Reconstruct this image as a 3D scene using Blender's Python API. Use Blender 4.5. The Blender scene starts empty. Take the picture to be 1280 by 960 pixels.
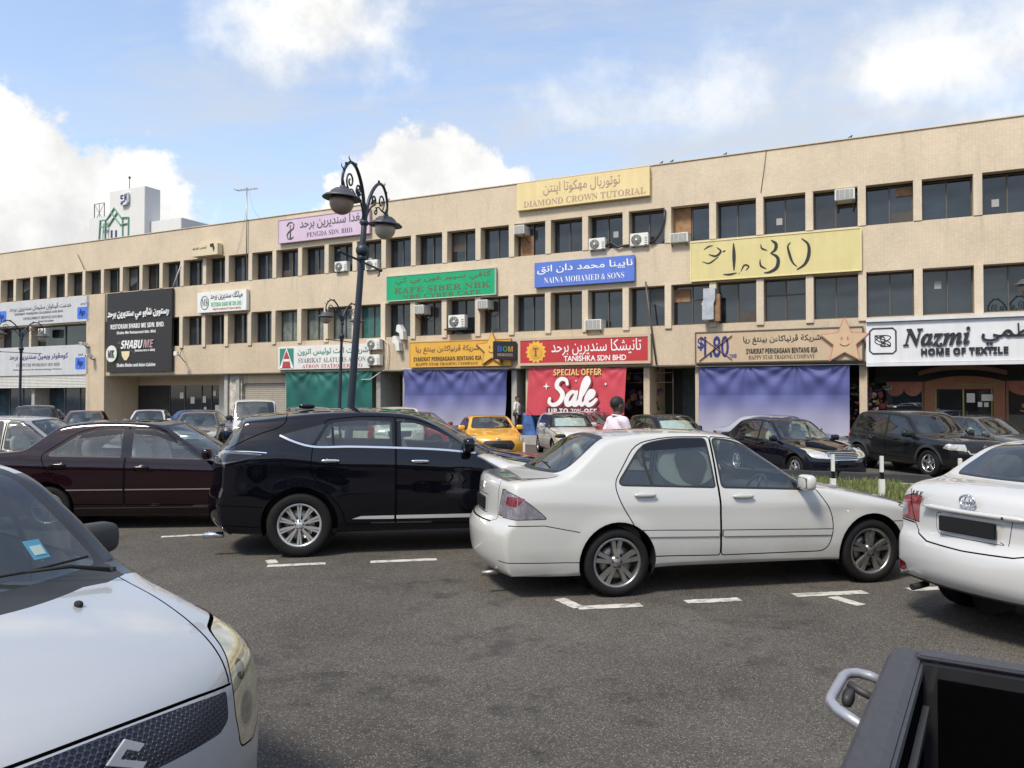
import bpy, bmesh, math, random
from mathutils import Vector, Matrix
random.seed(7)
D = bpy.data
SC = bpy.context.scene
COL = SC.collection
R = math.radians
PI = math.pi

# ------------------------------------------------------------------ camera
F_PX = 961.0
CAM_Z = 1.8
PITCH = math.atan(17 / F_PX)
cd = D.cameras.new('camera')
cam = D.objects.new('camera', cd); COL.objects.link(cam)
cam.location = (0, 0, CAM_Z)
cam.rotation_euler = (R(90) + PITCH, 0, 0)
cd.sensor_width = 36; cd.lens = F_PX / 1280 * 36
cd.clip_start = 0.05; cd.clip_end = 6000
SC.camera = cam

# ------------------------------------------------------------------ light
SUN_EL, SUN_AZ = R(54), R(-142)          # azimuth measured from +Y towards +X
SKY_STRENGTH = 0.13
SUN_STRENGTH = 2.4
EXPOSURE = 0.80
SC.view_settings.view_transform = 'Standard'
SC.view_settings.look = 'None'
SC.view_settings.exposure = EXPOSURE
SC.view_settings.gamma = 1.0
SC.view_settings.use_curve_mapping = False
SC.cycles.max_bounces = 8
SC.cycles.transparent_max_bounces = 16
SC.cycles.sample_clamp_indirect = 8.0
SC.cycles.caustics_reflective = False
SC.cycles.caustics_refractive = False
sl = D.lights.new('sun', 'SUN'); sl.energy = SUN_STRENGTH; sl.angle = R(11); sl.color = (1.0, 0.94, 0.83)
so = D.objects.new('sun', sl); COL.objects.link(so)
sd = Vector((math.sin(SUN_AZ) * math.cos(SUN_EL), math.cos(SUN_AZ) * math.cos(SUN_EL), math.sin(SUN_EL)))
so.rotation_euler = (-sd).to_track_quat('-Z', 'Y').to_euler()
so.location = (-20, 0, 40)

world = D.worlds.new('World'); SC.world = world; world.use_nodes = True
def build_sky():
    nt = world.node_tree; N = nt.nodes; L = nt.links
    for n in list(N): N.remove(n)
    out = N.new('ShaderNodeOutputWorld'); bg = N.new('ShaderNodeBackground')
    bg.inputs['Strength'].default_value = SKY_STRENGTH
    L.new(bg.outputs[0], out.inputs[0])
    sky = N.new('ShaderNodeTexSky'); sky.sky_type = 'NISHITA'; sky.sun_disc = False
    sky.sun_elevation = SUN_EL; sky.sun_rotation = SUN_AZ
    sky.air_density = 1.0; sky.dust_density = 1.0; sky.ozone_density = 1.2
    tc = N.new('ShaderNodeTexCoord')
    def math_(op, a, b=None, c=None, clamp=False):
        n = N.new('ShaderNodeMath'); n.operation = op; n.use_clamp = clamp
        for i, v in enumerate((a, b, c)):
            if v is None: continue
            if isinstance(v, (int, float)): n.inputs[i].default_value = v
            else: L.new(v, n.inputs[i])
        return n.outputs[0]
    def sstep(v, a, b):
        n = N.new('ShaderNodeMapRange'); n.interpolation_type = 'SMOOTHSTEP'
        L.new(v, n.inputs['Value']); n.inputs['From Min'].default_value = a; n.inputs['From Max'].default_value = b
        return n.outputs[0]
    sep = N.new('ShaderNodeSeparateXYZ'); L.new(tc.outputs['Generated'], sep.inputs[0])
    X, Y, Z = sep.outputs
    az = math_('ARCTAN2', X, Y)
    el = math_('ARCSINE', Z)
    # high thin cloud: noise stretched across the sky dome
    zc = math_('MAXIMUM', Z, 0.03)
    zc = math_('ADD', zc, 0.12)
    px = math_('DIVIDE', X, zc); py = math_('DIVIDE', Y, zc)
    comb = N.new('ShaderNodeCombineXYZ'); L.new(px, comb.inputs[0]); L.new(py, comb.inputs[1])
    def noise(vec, scale, detail, rough, dist=0.0, off=(0, 0, 0), sc=(1, 1, 1), rot=0.0):
        mp = N.new('ShaderNodeMapping'); mp.inputs['Location'].default_value = off
        mp.inputs['Scale'].default_value = sc; mp.inputs['Rotation'].default_value = (0, 0, rot)
        L.new(vec, mp.inputs[0])
        n = N.new('ShaderNodeTexNoise'); n.inputs['Scale'].default_value = scale
        n.inputs['Detail'].default_value = detail; n.inputs['Roughness'].default_value = rough
        n.inputs['Distortion'].default_value = dist
        L.new(mp.outputs[0], n.inputs['Vector']); return n.outputs[0]
    w1 = noise(comb.outputs[0], 0.55, 9, 0.62, 0.35, (3.1, 1.7, 0), (0.55, 1.25, 1), 0.5)
    w2 = noise(comb.outputs[0], 2.1, 10, 0.66, 0.9, (8.3, 2.2, 0), (0.7, 1.3, 1), -0.4)
    wsum = math_('ADD', math_('MULTIPLY', w1, 0.58), math_('MULTIPLY', w2, 0.42))
    thin = sstep(wsum, 0.40, 0.62)
    thin = math_('MULTIPLY_ADD', thin, 0.70, 0.17)
    hz = sstep(el, 0.42, 0.02)            # thicker veil low over the roofs
    thin = math_('MAXIMUM', thin, math_('MULTIPLY', hz, 0.62))
    # cumulus banks
    dn = N.new('ShaderNodeTexCoord')
    b1 = noise(tc.outputs['Generated'], 7.0, 8, 0.56, 0.0, (1.3, 0.4, 0.2))
    b2 = noise(tc.outputs['Generated'], 16.0, 6, 0.58, 0.0, (0.3, 2.4, 1.2))
    b3 = noise(tc.outputs['Generated'], 42.0, 5, 0.6, 0.0, (2.3, 0.4, 3.2))
    def blob(ca, ce, ra, re, lo, hi, namp=1.15):
        dx = math_('DIVIDE', math_('SUBTRACT', az, R(ca)), R(ra))
        dy = math_('DIVIDE', math_('SUBTRACT', el, R(ce)), R(re))
        d = math_('SQRT', math_('ADD', math_('MULTIPLY', dx, dx), math_('MULTIPLY', dy, dy)))
        nz = math_('ADD', math_('MULTIPLY', math_('SUBTRACT', b1, 0.5), namp), math_('MULTIPLY_ADD', math_('SUBTRACT', b2, 0.5), 0.75, math_('MULTIPLY', math_('SUBTRACT', b3, 0.5), 0.35)))
        v = math_('ADD', math_('SUBTRACT', 1.0, d), nz)
        return sstep(v, lo, hi)
    masks = [blob(-34, 10.5, 13, 8.5, 0.0, 0.16, .95), blob(-6.3, 13.8, 7.6, 6.2, 0.0, 0.14, .75),
             blob(-14, 26, 9, 7, 0.0, 0.85, 1.6), blob(27, 21, 26, 4.5, 0.0, 1.2, 1.6),
             blob(38, 15.5, 16, 3.5, 0.0, 0.9, 1.4), blob(-30, 29, 12, 4, 0.0, 1.0, 1.5)]
    cum = masks[0]
    for m in masks[1:]: cum = math_('MAXIMUM', cum, m)
    # shading inside the cumulus: billows brighter above, greyer in their folds and bases
    fold = sstep(math_('ADD', math_('MULTIPLY', b1, 0.6), math_('MULTIPLY', b2, 0.4)), 0.36, 0.60)
    top = sstep(el, R(5), R(17))
    lum = math_('ADD', math_('MULTIPLY', fold, 0.55), math_('MULTIPLY', top, 0.45))
    cr = N.new('ShaderNodeValToRGB'); e = cr.color_ramp.elements
    e[0].position = 0.05; e[0].color = (2.9, 2.95, 3.05, 1); e[1].position = 0.9; e[1].color = (4.9, 4.85, 4.7, 1)
    L.new(lum, cr.inputs[0])
    m1 = N.new('ShaderNodeMix'); m1.data_type = 'RGBA'
    gain = N.new('ShaderNodeMix'); gain.data_type = 'RGBA'; gain.blend_type = 'MULTIPLY'; gain.inputs['Factor'].default_value = 1
    L.new(sky.outputs[0], gain.inputs['A']); gain.inputs['B'].default_value = (1.25, 1.22, 1.2, 1)
    L.new(thin, m1.inputs['Factor']); L.new(gain.outputs['Result'], m1.inputs['A']); m1.inputs['B'].default_value = (3.05, 3.22, 3.45, 1)
    m2 = N.new('ShaderNodeMix'); m2.data_type = 'RGBA'
    L.new(cum, m2.inputs['Factor']); L.new(m1.outputs['Result'], m2.inputs['A']); L.new(cr.outputs[0], m2.inputs['B'])
    L.new(m2.outputs['Result'], bg.inputs['Color'])
build_sky()

# ------------------------------------------------------------------ picking points of the place
def ray(px, py):
    a = (px - 640) / F_PX; b = -(py - 480) / F_PX
    return Vector((a, math.cos(PITCH) - b * math.sin(PITCH), math.sin(PITCH) + b * math.cos(PITCH)))
def G(px, py, z=0.0):
    d = ray(px, py); t = (z - CAM_Z) / d.z
    return Vector((0, 0, CAM_Z)) + d * t
TH = R(26.0)
FE = Vector((math.cos(TH), -math.sin(TH), 0))      # along the terrace, to the right
FN = Vector((math.sin(TH), math.cos(TH), 0))       # into the terrace
FO = Vector((0, 34.0, 0))
FM = Matrix.Translation(FO) @ Matrix.Rotation(-TH, 4, 'Z')
def F(px, py, y=0.0):
    """facade coordinates (u, z) of the plane y metres behind the facade face"""
    d = ray(px, py); c = Vector((0, 0, CAM_Z)); q = FO + FN * y
    t = (q - c).dot(FN) / d.dot(FN); P = c + d * t
    return (P - FO).dot(FE), P.z
def FW(u, y, z): return FM @ Vector((u, y, z))

# ------------------------------------------------------------------ scene objects
def obj(name, me, parent=None, M=None):
    o = D.objects.new(name, me); COL.objects.link(o)
    if parent: o.parent = parent
    if M is not None: o.matrix_local = M
    return o
def tag(o, label=None, cat=None, group=None, kind=None):
    if label: o['label'] = label
    if cat: o['category'] = cat
    if group: o['group'] = group
    if kind: o['kind'] = kind
    return o
def thing(name, label, cat, loc=(0, 0, 0), rz=0.0, group=None, M=None):
    o = D.objects.new(name, None); COL.objects.link(o); o.empty_display_size = 0.2
    if M is not None: o.matrix_world = M
    else: o.location = loc; o.rotation_euler = (0, 0, rz)
    return tag(o, label, cat, group)
def copy_tree(o, parent=None):
    c = o.copy(); COL.objects.link(c)
    if parent: c.parent = parent
    for ch in [x for x in D.objects if x.parent == o]: copy_tree(ch, c)
    return c

class MB:
    """collects faces of one mesh"""
    def __init__(s): s.v = []; s.f = []; s.mi = []; s.sm = []
    def add(s, vs, fs, m=0, smooth=False):
        b = len(s.v); s.v += [tuple(v) for v in vs]
        for f in fs: s.f.append([b + i for i in f]); s.mi.append(m); s.sm.append(smooth)
        return s
    def box(s, x0, x1, y0, y1, z0, z1, m=0):
        return s.add([(x0, y0, z0), (x1, y0, z0), (x1, y1, z0), (x0, y1, z0), (x0, y0, z1), (x1, y0, z1), (x1, y1, z1), (x0, y1, z1)],
              [(0, 3, 2, 1), (4, 5, 6, 7), (0, 1, 5, 4), (1, 2, 6, 5), (2, 3, 7, 6), (3, 0, 4, 7)], m)
    def bar(s, a, b, w, h, m=0, up=(0, 0, 1)):
        a = Vector(a); b = Vector(b); t = (b - a).normalized(); u = Vector(up)
        r = t.cross(u)
        if r.length < 1e-4: r = t.cross(Vector((0, 1, 0)))
        r.normalize(); u = r.cross(t); r *= w / 2; u *= h / 2
        vs = [a - r - u, a + r - u, a + r + u, a - r + u, b - r - u, b + r - u, b + r + u, b - r + u]
        return s.add(vs, [(0, 1, 2, 3), (7, 6, 5, 4), (0, 4, 5, 1), (1, 5, 6, 2), (2, 6, 7, 3), (3, 7, 4, 0)], m)
    def tube(s, pts, r, n=8, m=0, cap=True, closed=False):
        pts = [Vector(p) for p in pts]; k = len(pts); rs = r if isinstance(r, (list, tuple)) else [r] * k
        vs = []; prev = None
        for i, p in enumerate(pts):
            a = pts[i - 1] if (i > 0 or closed) else p
            b = pts[(i + 1) % k] if (i < k - 1 or closed) else p
            t = (b - a)
            if t.length < 1e-9: t = Vector((0, 0, 1))
            t.normalize()
            if prev is None:
                x = t.cross(Vector((0, 0, 1)))
                if x.length < 1e-3: x = t.cross(Vector((0, 1, 0)))
            else:
                x = prev - t * prev.dot(t)
                if x.length < 1e-5: x = t.orthogonal()
            x.normalize(); prev = x; y = t.cross(x)
            for j in range(n):
                an = 2 * PI * j / n; vs.append(p + (x * math.cos(an) + y * math.sin(an)) * rs[i])
        fs = []
        for i in range(k if closed else k - 1):
            for j in range(n):
                i2 = (i + 1) % k
                fs.append((i * n + j, i * n + (j + 1) % n, i2 * n + (j + 1) % n, i2 * n + j))
        s.add(vs, fs, m, True)
        if cap and not closed:
            b = len(s.v) - k * n
            s.f.append([b + j for j in range(n)][::-1]); s.mi.append(m); s.sm.append(False)
            s.f.append([b + (k - 1) * n + j for j in range(n)]); s.mi.append(m); s.sm.append(False)
        return s
    def lathe(s, prof, n=24, m=0, c=(0, 0, 0), axis='z', smooth=True):
        vs = []; k = len(prof)
        for (r, h) in prof:
            for j in range(n):
                a = 2 * PI * j / n; p = (r * math.cos(a), r * math.sin(a), h)
                if axis == 'y': p = (p[0], h, p[1])
                if axis == 'x': p = (h, p[0], p[1])
                vs.append((p[0] + c[0], p[1] + c[1], p[2] + c[2]))
        fs = [(i * n + j, i * n + (j + 1) % n, (i + 1) * n + (j + 1) % n, (i + 1) * n + j) for i in range(k - 1) for j in range(n)]
        return s.add(vs, fs, m, smooth)
    def prism(s, poly, h0, h1, axis='y', m=0, smooth=False):
        """poly in the plane across axis, extruded from h0 to h1"""
        def P(a, b, h): return {'y': (a, h, b), 'x': (h, a, b), 'z': (a, b, h)}[axis]
        n = len(poly); vs = [P(a, b, h0) for a, b in poly] + [P(a, b, h1) for a, b in poly]
        fs = [(i, (i + 1) % n, n + (i + 1) % n, n + i) for i in range(n)]
        s.add(vs, fs, m, smooth)
        b = len(s.v) - 2 * n
        s.f.append([b + i for i in range(n)][::-1]); s.mi.append(m); s.sm.append(False)
        s.f.append([b + n + i for i in range(n)]); s.mi.append(m); s.sm.append(False)
        return s
    def sell(s, c, r, p=2.6, nu=16, nv=10, m=0, M=None):
        """superellipsoid"""
        def sg(v, e): return math.copysign(abs(v) ** e, v)
        e = 2.0 / p; vs = []
        for i in range(nv + 1):
            ph = -PI / 2 + PI * i / nv
            for j in range(nu):
                th = 2 * PI * j / nu
                v = Vector((r[0] * sg(math.cos(ph), e) * sg(math.cos(th), e), r[1] * sg(math.cos(ph), e) * sg(math.sin(th), e), r[2] * sg(math.sin(ph), e)))
                if M is not None: v = M @ v
                vs.append(v + Vector(c))
        fs = [(i * nu + j, i * nu + (j + 1) % nu, (i + 1) * nu + (j + 1) % nu, (i + 1) * nu + j) for i in range(nv) for j in range(nu)]
        return s.add(vs, fs, m, True)
    def mesh(s, name, mats, bevel=0.0, M=None):
        me = D.meshes.new(name); me.from_pydata(s.v, [], s.f)
        me.polygons.foreach_set('material_index', s.mi); me.polygons.foreach_set('use_smooth', s.sm)
        for m in (mats if isinstance(mats, (list, tuple)) else [mats]): me.materials.append(m)
        bm = bmesh.new(); bm.from_mesh(me)
        bmesh.ops.remove_doubles(bm, verts=bm.verts, dist=1e-5)
        bmesh.ops.recalc_face_normals(bm, faces=bm.faces)
        if bevel:
            ed = [e for e in bm.edges if len(e.link_faces) == 2 and e.calc_face_angle(0) > R(35)]
            bmesh.ops.bevel(bm, geom=ed, offset=bevel, segments=2, affect='EDGES', clamp_overlap=True)
        if M is not None: bm.transform(M)
        bm.to_mesh(me); bm.free(); return me
    def build(s, name, mats, parent=None, M=None, bevel=0.0):
        return obj(name, s.mesh(name, mats, bevel), parent, M)

# ------------------------------------------------------------------ materials
MATS = {}
def mat(name, col, rough=0.6, metal=0.0, coat=0.0, var=0.0, vscale=4.0, bump=0.0, bscale=60.0, spec=0.5, emit=0.0, streak=0.0, coatr=0.03, dirt=None):
    if name in MATS: return MATS[name]
    m = D.materials.new(name); m.use_nodes = True; nt = m.node_tree; N = nt.nodes; L = nt.links
    b = N['Principled BSDF']; b.inputs['Base Color'].default_value = (*col, 1); b.inputs['Roughness'].default_value = rough
    b.inputs['Metallic'].default_value = metal; b.inputs['Coat Weight'].default_value = coat; b.inputs['Coat Roughness'].default_value = coatr
    b.inputs['Specular IOR Level'].default_value = spec
    tc = N.new('ShaderNodeTexCoord')
    def nz(scale, det, sc=(1, 1, 1)):
        mp = N.new('ShaderNodeMapping'); mp.inputs['Scale'].default_value = sc; L.new(tc.outputs['Object'], mp.inputs[0])
        n = N.new('ShaderNodeTexNoise'); n.inputs['Scale'].default_value = scale; n.inputs['Detail'].default_value = det; n.inputs['Roughness'].default_value = 0.6
        L.new(mp.outputs[0], n.inputs['Vector']); return n.outputs[0]
    cur = None
    if var or streak:
        def mul(src, fac_out, lo, hi):
            r = N.new('ShaderNodeMapRange'); r.inputs['From Min'].default_value = 0.3; r.inputs['From Max'].default_value = 0.7
            r.inputs['To Min'].default_value = lo; r.inputs['To Max'].default_value = hi; L.new(fac_out, r.inputs['Value'])
            x = N.new('ShaderNodeMix'); x.data_type = 'RGBA'; x.blend_type = 'MULTIPLY'; x.inputs['Factor'].default_value = 1
            if src is None: x.inputs['A'].default_value = (*col, 1)
            else: L.new(src, x.inputs['A'])
            L.new(r.outputs[0], x.inputs['B']); return x.outputs['Result']
        if var: cur = mul(cur, nz(vscale, 6), 1 - var, 1 + var)
        if streak: cur = mul(cur, nz(2.2, 7, (1.6, 1.6, 0.12)), 1 - streak, 1 + streak * 0.4)
    if dirt:
        r = N.new('ShaderNodeMapRange'); r.inputs['From Min'].default_value = 0.5; r.inputs['From Max'].default_value = 0.72
        r.inputs['To Max'].default_value = dirt[3]; L.new(nz(dirt[4] if len(dirt) > 4 else 5, 10), r.inputs['Value'])
        x = N.new('ShaderNodeMix'); x.data_type = 'RGBA'; L.new(r.outputs[0], x.inputs['Factor'])
        if cur is None: x.inputs['A'].default_value = (*col, 1)
        else: L.new(cur, x.inputs['A'])
        x.inputs['B'].default_value = (*dirt[:3], 1); cur = x.outputs['Result']
    if cur is not None: L.new(cur, b.inputs['Base Color'])
    if bump:
        bp = N.new('ShaderNodeBump'); bp.inputs['Strength'].default_value = bump; bp.inputs['Distance'].default_value = 0.01
        L.new(nz(bscale, 4), bp.inputs['Height']); L.new(bp.outputs[0], b.inputs['Normal'])
    if emit:
        b.inputs['Emission Color'].default_value = (*col, 1); b.inputs['Emission Strength'].default_value = emit
    MATS[name] = m; return m

def glass(name, tint, trans=0.5, refl=1.0, rough=0.01):
    """tinted car or shop glass: see-through with mirror-like sky reflections"""
    if name in MATS: return MATS[name]
    m = D.materials.new(name); m.use_nodes = True; nt = m.node_tree; N = nt.nodes; L = nt.links
    for n in list(N): N.remove(n)
    out = N.new('ShaderNodeOutputMaterial')
    tr = N.new('ShaderNodeBsdfTransparent'); tr.inputs[0].default_value = (*[t * trans for t in tint], 1)
    gl = N.new('ShaderNodeBsdfGlossy'); gl.inputs['Roughness'].default_value = rough; gl.inputs[0].default_value = (refl, refl, refl, 1)
    fr = N.new('ShaderNodeFresnel'); IOR = 2.0
    ge = N.new('ShaderNodeNewGeometry'); io = N.new('ShaderNodeMapRange'); io.inputs['To Min'].default_value = IOR; io.inputs['To Max'].default_value = 1 / IOR
    L.new(ge.outputs['Backfacing'], io.inputs['Value']); L.new(io.outputs[0], fr.inputs[0])
    mx = N.new('ShaderNodeMixShader'); L.new(fr.outputs[0], mx.inputs[0]); L.new(tr.outputs[0], mx.inputs[1]); L.new(gl.outputs[0], mx.inputs[2])
    # a film of dust
    df = N.new('ShaderNodeBsdfDiffuse'); df.inputs[0].default_value = (0.35, 0.36, 0.36, 1)
    tc = N.new('ShaderNodeTexCoord'); nz = N.new('ShaderNodeTexNoise'); nz.inputs['Scale'].default_value = 3.0; nz.inputs['Detail'].default_value = 6
    L.new(tc.outputs['Object'], nz.inputs['Vector'])
    mr = N.new('ShaderNodeMapRange'); mr.inputs['From Min'].default_value = 0.35; mr.inputs['From Max'].default_value = 0.75; mr.inputs['To Min'].default_value = 0.008; mr.inputs['To Max'].default_value = 0.045
    L.new(nz.outputs[0], mr.inputs['Value'])
    m2 = N.new('ShaderNodeMixShader'); L.new(mr.outputs[0], m2.inputs[0]); L.new(mx.outputs[0], m2.inputs[1]); L.new(df.outputs[0], m2.inputs[2])
    L.new(m2.outputs[0], out.inputs[0])
    MATS[name] = m; return m

def node_mat(name):
    m = D.materials.new(name); m.use_nodes = True; MATS[name] = m
    return m, m.node_tree.nodes, m.node_tree.links, m.node_tree.nodes['Principled BSDF']

def asphalt():
    m, N, L, b = node_mat('asphalt')
    tc = N.new('ShaderNodeTexCoord')
    def noise(s, d=6, r=0.6):
        n = N.new('ShaderNodeTexNoise'); n.inputs['Scale'].default_value = s; n.inputs['Detail'].default_value = d; n.inputs['Roughness'].default_value = r
        L.new(tc.outputs['Object'], n.inputs['Vector']); return n.outputs[0]
    def vor(s):
        n = N.new('ShaderNodeTexVoronoi'); n.inputs['Scale'].default_value = s; L.new(tc.outputs['Object'], n.inputs['Vector']); return n
    v = vor(95)
    grain = N.new('ShaderNodeMapRange'); L.new(v.outputs['Color'], grain.inputs['Value'])
    grain.inputs['To Min'].default_value = 0.50; grain.inputs['To Max'].default_value = 1.45
    big = N.new('ShaderNodeMapRange'); L.new(noise(0.45, 7, 0.62), big.inputs['Value'])
    big.inputs['From Min'].default_value = 0.3; big.inputs['From Max'].default_value = 0.7; big.inputs['To Min'].default_value = 0.58; big.inputs['To Max'].default_value = 1.2
    mul = N.new('ShaderNodeMath'); mul.operation = 'MULTIPLY'; L.new(grain.outputs[0], mul.inputs[0]); L.new(big.outputs[0], mul.inputs[1])
    c = N.new('ShaderNodeMix'); c.data_type = 'RGBA'; c.blend_type = 'MULTIPLY'; c.inputs['Factor'].default_value = 1
    c.inputs['A'].default_value = (0.090, 0.080, 0.068, 1); L.new(mul.outputs[0], c.inputs['B'])
    # pale aggregate chips
    v2 = vor(80); ch = N.new('ShaderNodeMapRange'); ch.interpolation_type = 'SMOOTHSTEP'
    L.new(v2.outputs['Distance'], ch.inputs['Value']); ch.inputs['From Min'].default_value = 0.40; ch.inputs['From Max'].default_value = 0.22
    sp = N.new('ShaderNodeSeparateColor'); L.new(v2.outputs['Color'], sp.inputs[0])
    pick = N.new('ShaderNodeMath'); pick.operation = 'GREATER_THAN'; pick.inputs[1].default_value = 0.66; L.new(sp.outputs[0], pick.inputs[0])
    cm = N.new('ShaderNodeMath'); cm.operation = 'MULTIPLY'; L.new(ch.outputs[0], cm.inputs[0]); L.new(pick.outputs[0], cm.inputs[1])
    cm2 = N.new('ShaderNodeMath'); cm2.operation = 'MULTIPLY'; cm2.inputs[1].default_value = 0.6; L.new(cm.outputs[0], cm2.inputs[0])
    x = N.new('ShaderNodeMix'); x.data_type = 'RGBA'; L.new(cm2.outputs[0], x.inputs['Factor']); L.new(c.outputs['Result'], x.inputs['A']); x.inputs['B'].default_value = (0.33, 0.31, 0.26, 1)
    # oil drips and dark wear
    st = N.new('ShaderNodeMapRange'); st.interpolation_type = 'SMOOTHSTEP'; L.new(noise(1.7, 5, 0.55), st.inputs['Value']); st.inputs['From Min'].default_value = 0.58; st.inputs['From Max'].default_value = 0.72; st.inputs['To Max'].default_value = 0.6
    y = N.new('ShaderNodeMix'); y.data_type = 'RGBA'; L.new(st.outputs[0], y.inputs['Factor']); L.new(x.outputs['Result'], y.inputs['A']); y.inputs['B'].default_value = (0.030, 0.028, 0.026, 1)
    # hairline cracks
    wn = N.new('ShaderNodeTexNoise'); wn.inputs['Scale'].default_value = 1.2; wn.inputs['Detail'].default_value = 6; L.new(tc.outputs['Object'], wn.inputs['Vector'])
    va = N.new('ShaderNodeMix'); va.data_type = 'RGBA'; va.blend_type = 'ADD'; va.inputs['Factor'].default_value = 0.9; L.new(tc.outputs['Object'], va.inputs['A']); L.new(wn.outputs['Color'], va.inputs['B'])
    cv = N.new('ShaderNodeTexVoronoi'); cv.feature = 'DISTANCE_TO_EDGE'; cv.inputs['Scale'].default_value = 0.42; L.new(va.outputs['Result'], cv.inputs['Vector'])
    ck = N.new('ShaderNodeMapRange'); L.new(cv.outputs['Distance'], ck.inputs['Value']); ck.inputs['From Min'].default_value = 0.0; ck.inputs['From Max'].default_value = 0.006; ck.inputs['To Min'].default_value = 0.30; ck.inputs['To Max'].default_value = 0.0
    z = N.new('ShaderNodeMix'); z.data_type = 'RGBA'; L.new(ck.outputs[0], z.inputs['Factor']); L.new(y.outputs['Result'], z.inputs['A']); z.inputs['B'].default_value = (0.022, 0.020, 0.019, 1)
    L.new(z.outputs['Result'], b.inputs['Base Color'])
    b.inputs['Roughness'].default_value = 0.85; b.inputs['Specular IOR Level'].default_value = 0.3
    bp = N.new('ShaderNodeBump'); bp.inputs['Strength'].default_value = 0.55; bp.inputs['Distance'].default_value = 0.006
    L.new(v.outputs['Distance'], bp.inputs['Height']); L.new(bp.outputs[0], b.inputs['Normal'])
    return m

def tile_wall(name, col, mortar, streak=0.18):
    """small mosaic tiles on the terrace front, with rain streaks"""
    m, N, L, b = node_mat(name)
    tc = N.new('ShaderNodeTexCoord')
    sp = N.new('ShaderNodeSeparateXYZ'); L.new(tc.outputs['Object'], sp.inputs[0])
    ad = N.new('ShaderNodeMath'); L.new(sp.outputs[0], ad.inputs[0]); L.new(sp.outputs[1], ad.inputs[1])
    cb = N.new('ShaderNodeCombineXYZ'); L.new(ad.outputs[0], cb.inputs[0]); L.new(sp.outputs[2], cb.inputs[1])
    br = N.new('ShaderNodeTexBrick'); br.offset = 0.0; br.inputs['Scale'].default_value = 1.0
    br.inputs['Brick Width'].default_value = 0.11; br.inputs['Row Height'].default_value = 0.065; br.inputs['Mortar Size'].default_value = 0.006
    br.inputs['Mortar Smooth'].default_value = 0.3; br.inputs['Bias'].default_value = 0.0
    br.inputs['Color1'].default_value = (*col, 1); br.inputs['Color2'].default_value = (*[c * 0.9 for c in col], 1); br.inputs['Mortar'].default_value = (*mortar, 1)
    L.new(cb.outputs[0], br.inputs['Vector'])
    def noise(s, sc, d=7):
        mp = N.new('ShaderNodeMapping'); mp.inputs['Scale'].default_value = sc; L.new(tc.outputs['Object'], mp.inputs[0])
        n = N.new('ShaderNodeTexNoise'); n.inputs['Scale'].default_value = s; n.inputs['Detail'].default_value = d; n.inputs['Roughness'].default_value = 0.62
        L.new(mp.outputs[0], n.inputs['Vector']); return n.outputs[0]
    def mr(v, a, bb, lo, hi):
        r = N.new('ShaderNodeMapRange'); L.new(v, r.inputs['Value'])
        for k, q in zip(('From Min', 'From Max', 'To Min', 'To Max'), (a, bb, lo, hi)): r.inputs[k].default_value = q
        return r.outputs[0]
    def mix(a, fac, col2, mode='MIX'):
        x = N.new('ShaderNodeMix'); x.data_type = 'RGBA'; x.blend_type = mode
        if isinstance(fac, float): x.inputs['Factor'].default_value = fac
        else: L.new(fac, x.inputs['Factor'])
        L.new(a, x.inputs['A'])
        if isinstance(col2, tuple): x.inputs['B'].default_value = (*col2, 1)
        else: L.new(col2, x.inputs['B'])
        return x.outputs['Result']
    c = mix(br.outputs['Color'], 1.0, mr(noise(0.5, (1, 1, 1)), 0.3, 0.7, 0.88, 1.08), 'MULTIPLY')
    c = mix(c, mr(noise(3.0, (1, 1, 0.1)), 0.56, 0.78, 0.0, streak * 2.2), tuple(q * 0.45 for q in col))
    c = mix(c, mr(noise(1.1, (1, 1, 0.5), 9), 0.60, 0.80, 0.0, streak * 1.6), (0.20, 0.15, 0.10))
    L.new(c, b.inputs['Base Color']); b.inputs['Roughness'].default_value = 0.6
    bp = N.new('ShaderNodeBump'); bp.inputs['Strength'].default_value = 0.25; bp.inputs['Distance'].default_value = 0.004
    L.new(br.outputs['Fac'], bp.inputs['Height']); bp.invert = True; L.new(bp.outputs[0], b.inputs['Normal'])
    return m

def grass_mat():
    m, N, L, b = node_mat('grass')
    tc = N.new('ShaderNodeTexCoord'); n = N.new('ShaderNodeTexNoise'); n.inputs['Scale'].default_value = 2.5; n.inputs['Detail'].default_value = 8
    L.new(tc.outputs['Object'], n.inputs['Vector'])
    cr = N.new('ShaderNodeValToRGB'); e = cr.color_ramp.elements
    e[0].position = 0.42; e[0].color = (0.07, 0.10, 0.025, 1); e[1].position = 0.72; e[1].color = (0.19, 0.165, 0.07, 1)
    L.new(n.outputs[0], cr.inputs[0]); L.new(cr.outputs[0], b.inputs['Base Color']); b.inputs['Roughness'].default_value = 0.9
    return m

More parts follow.
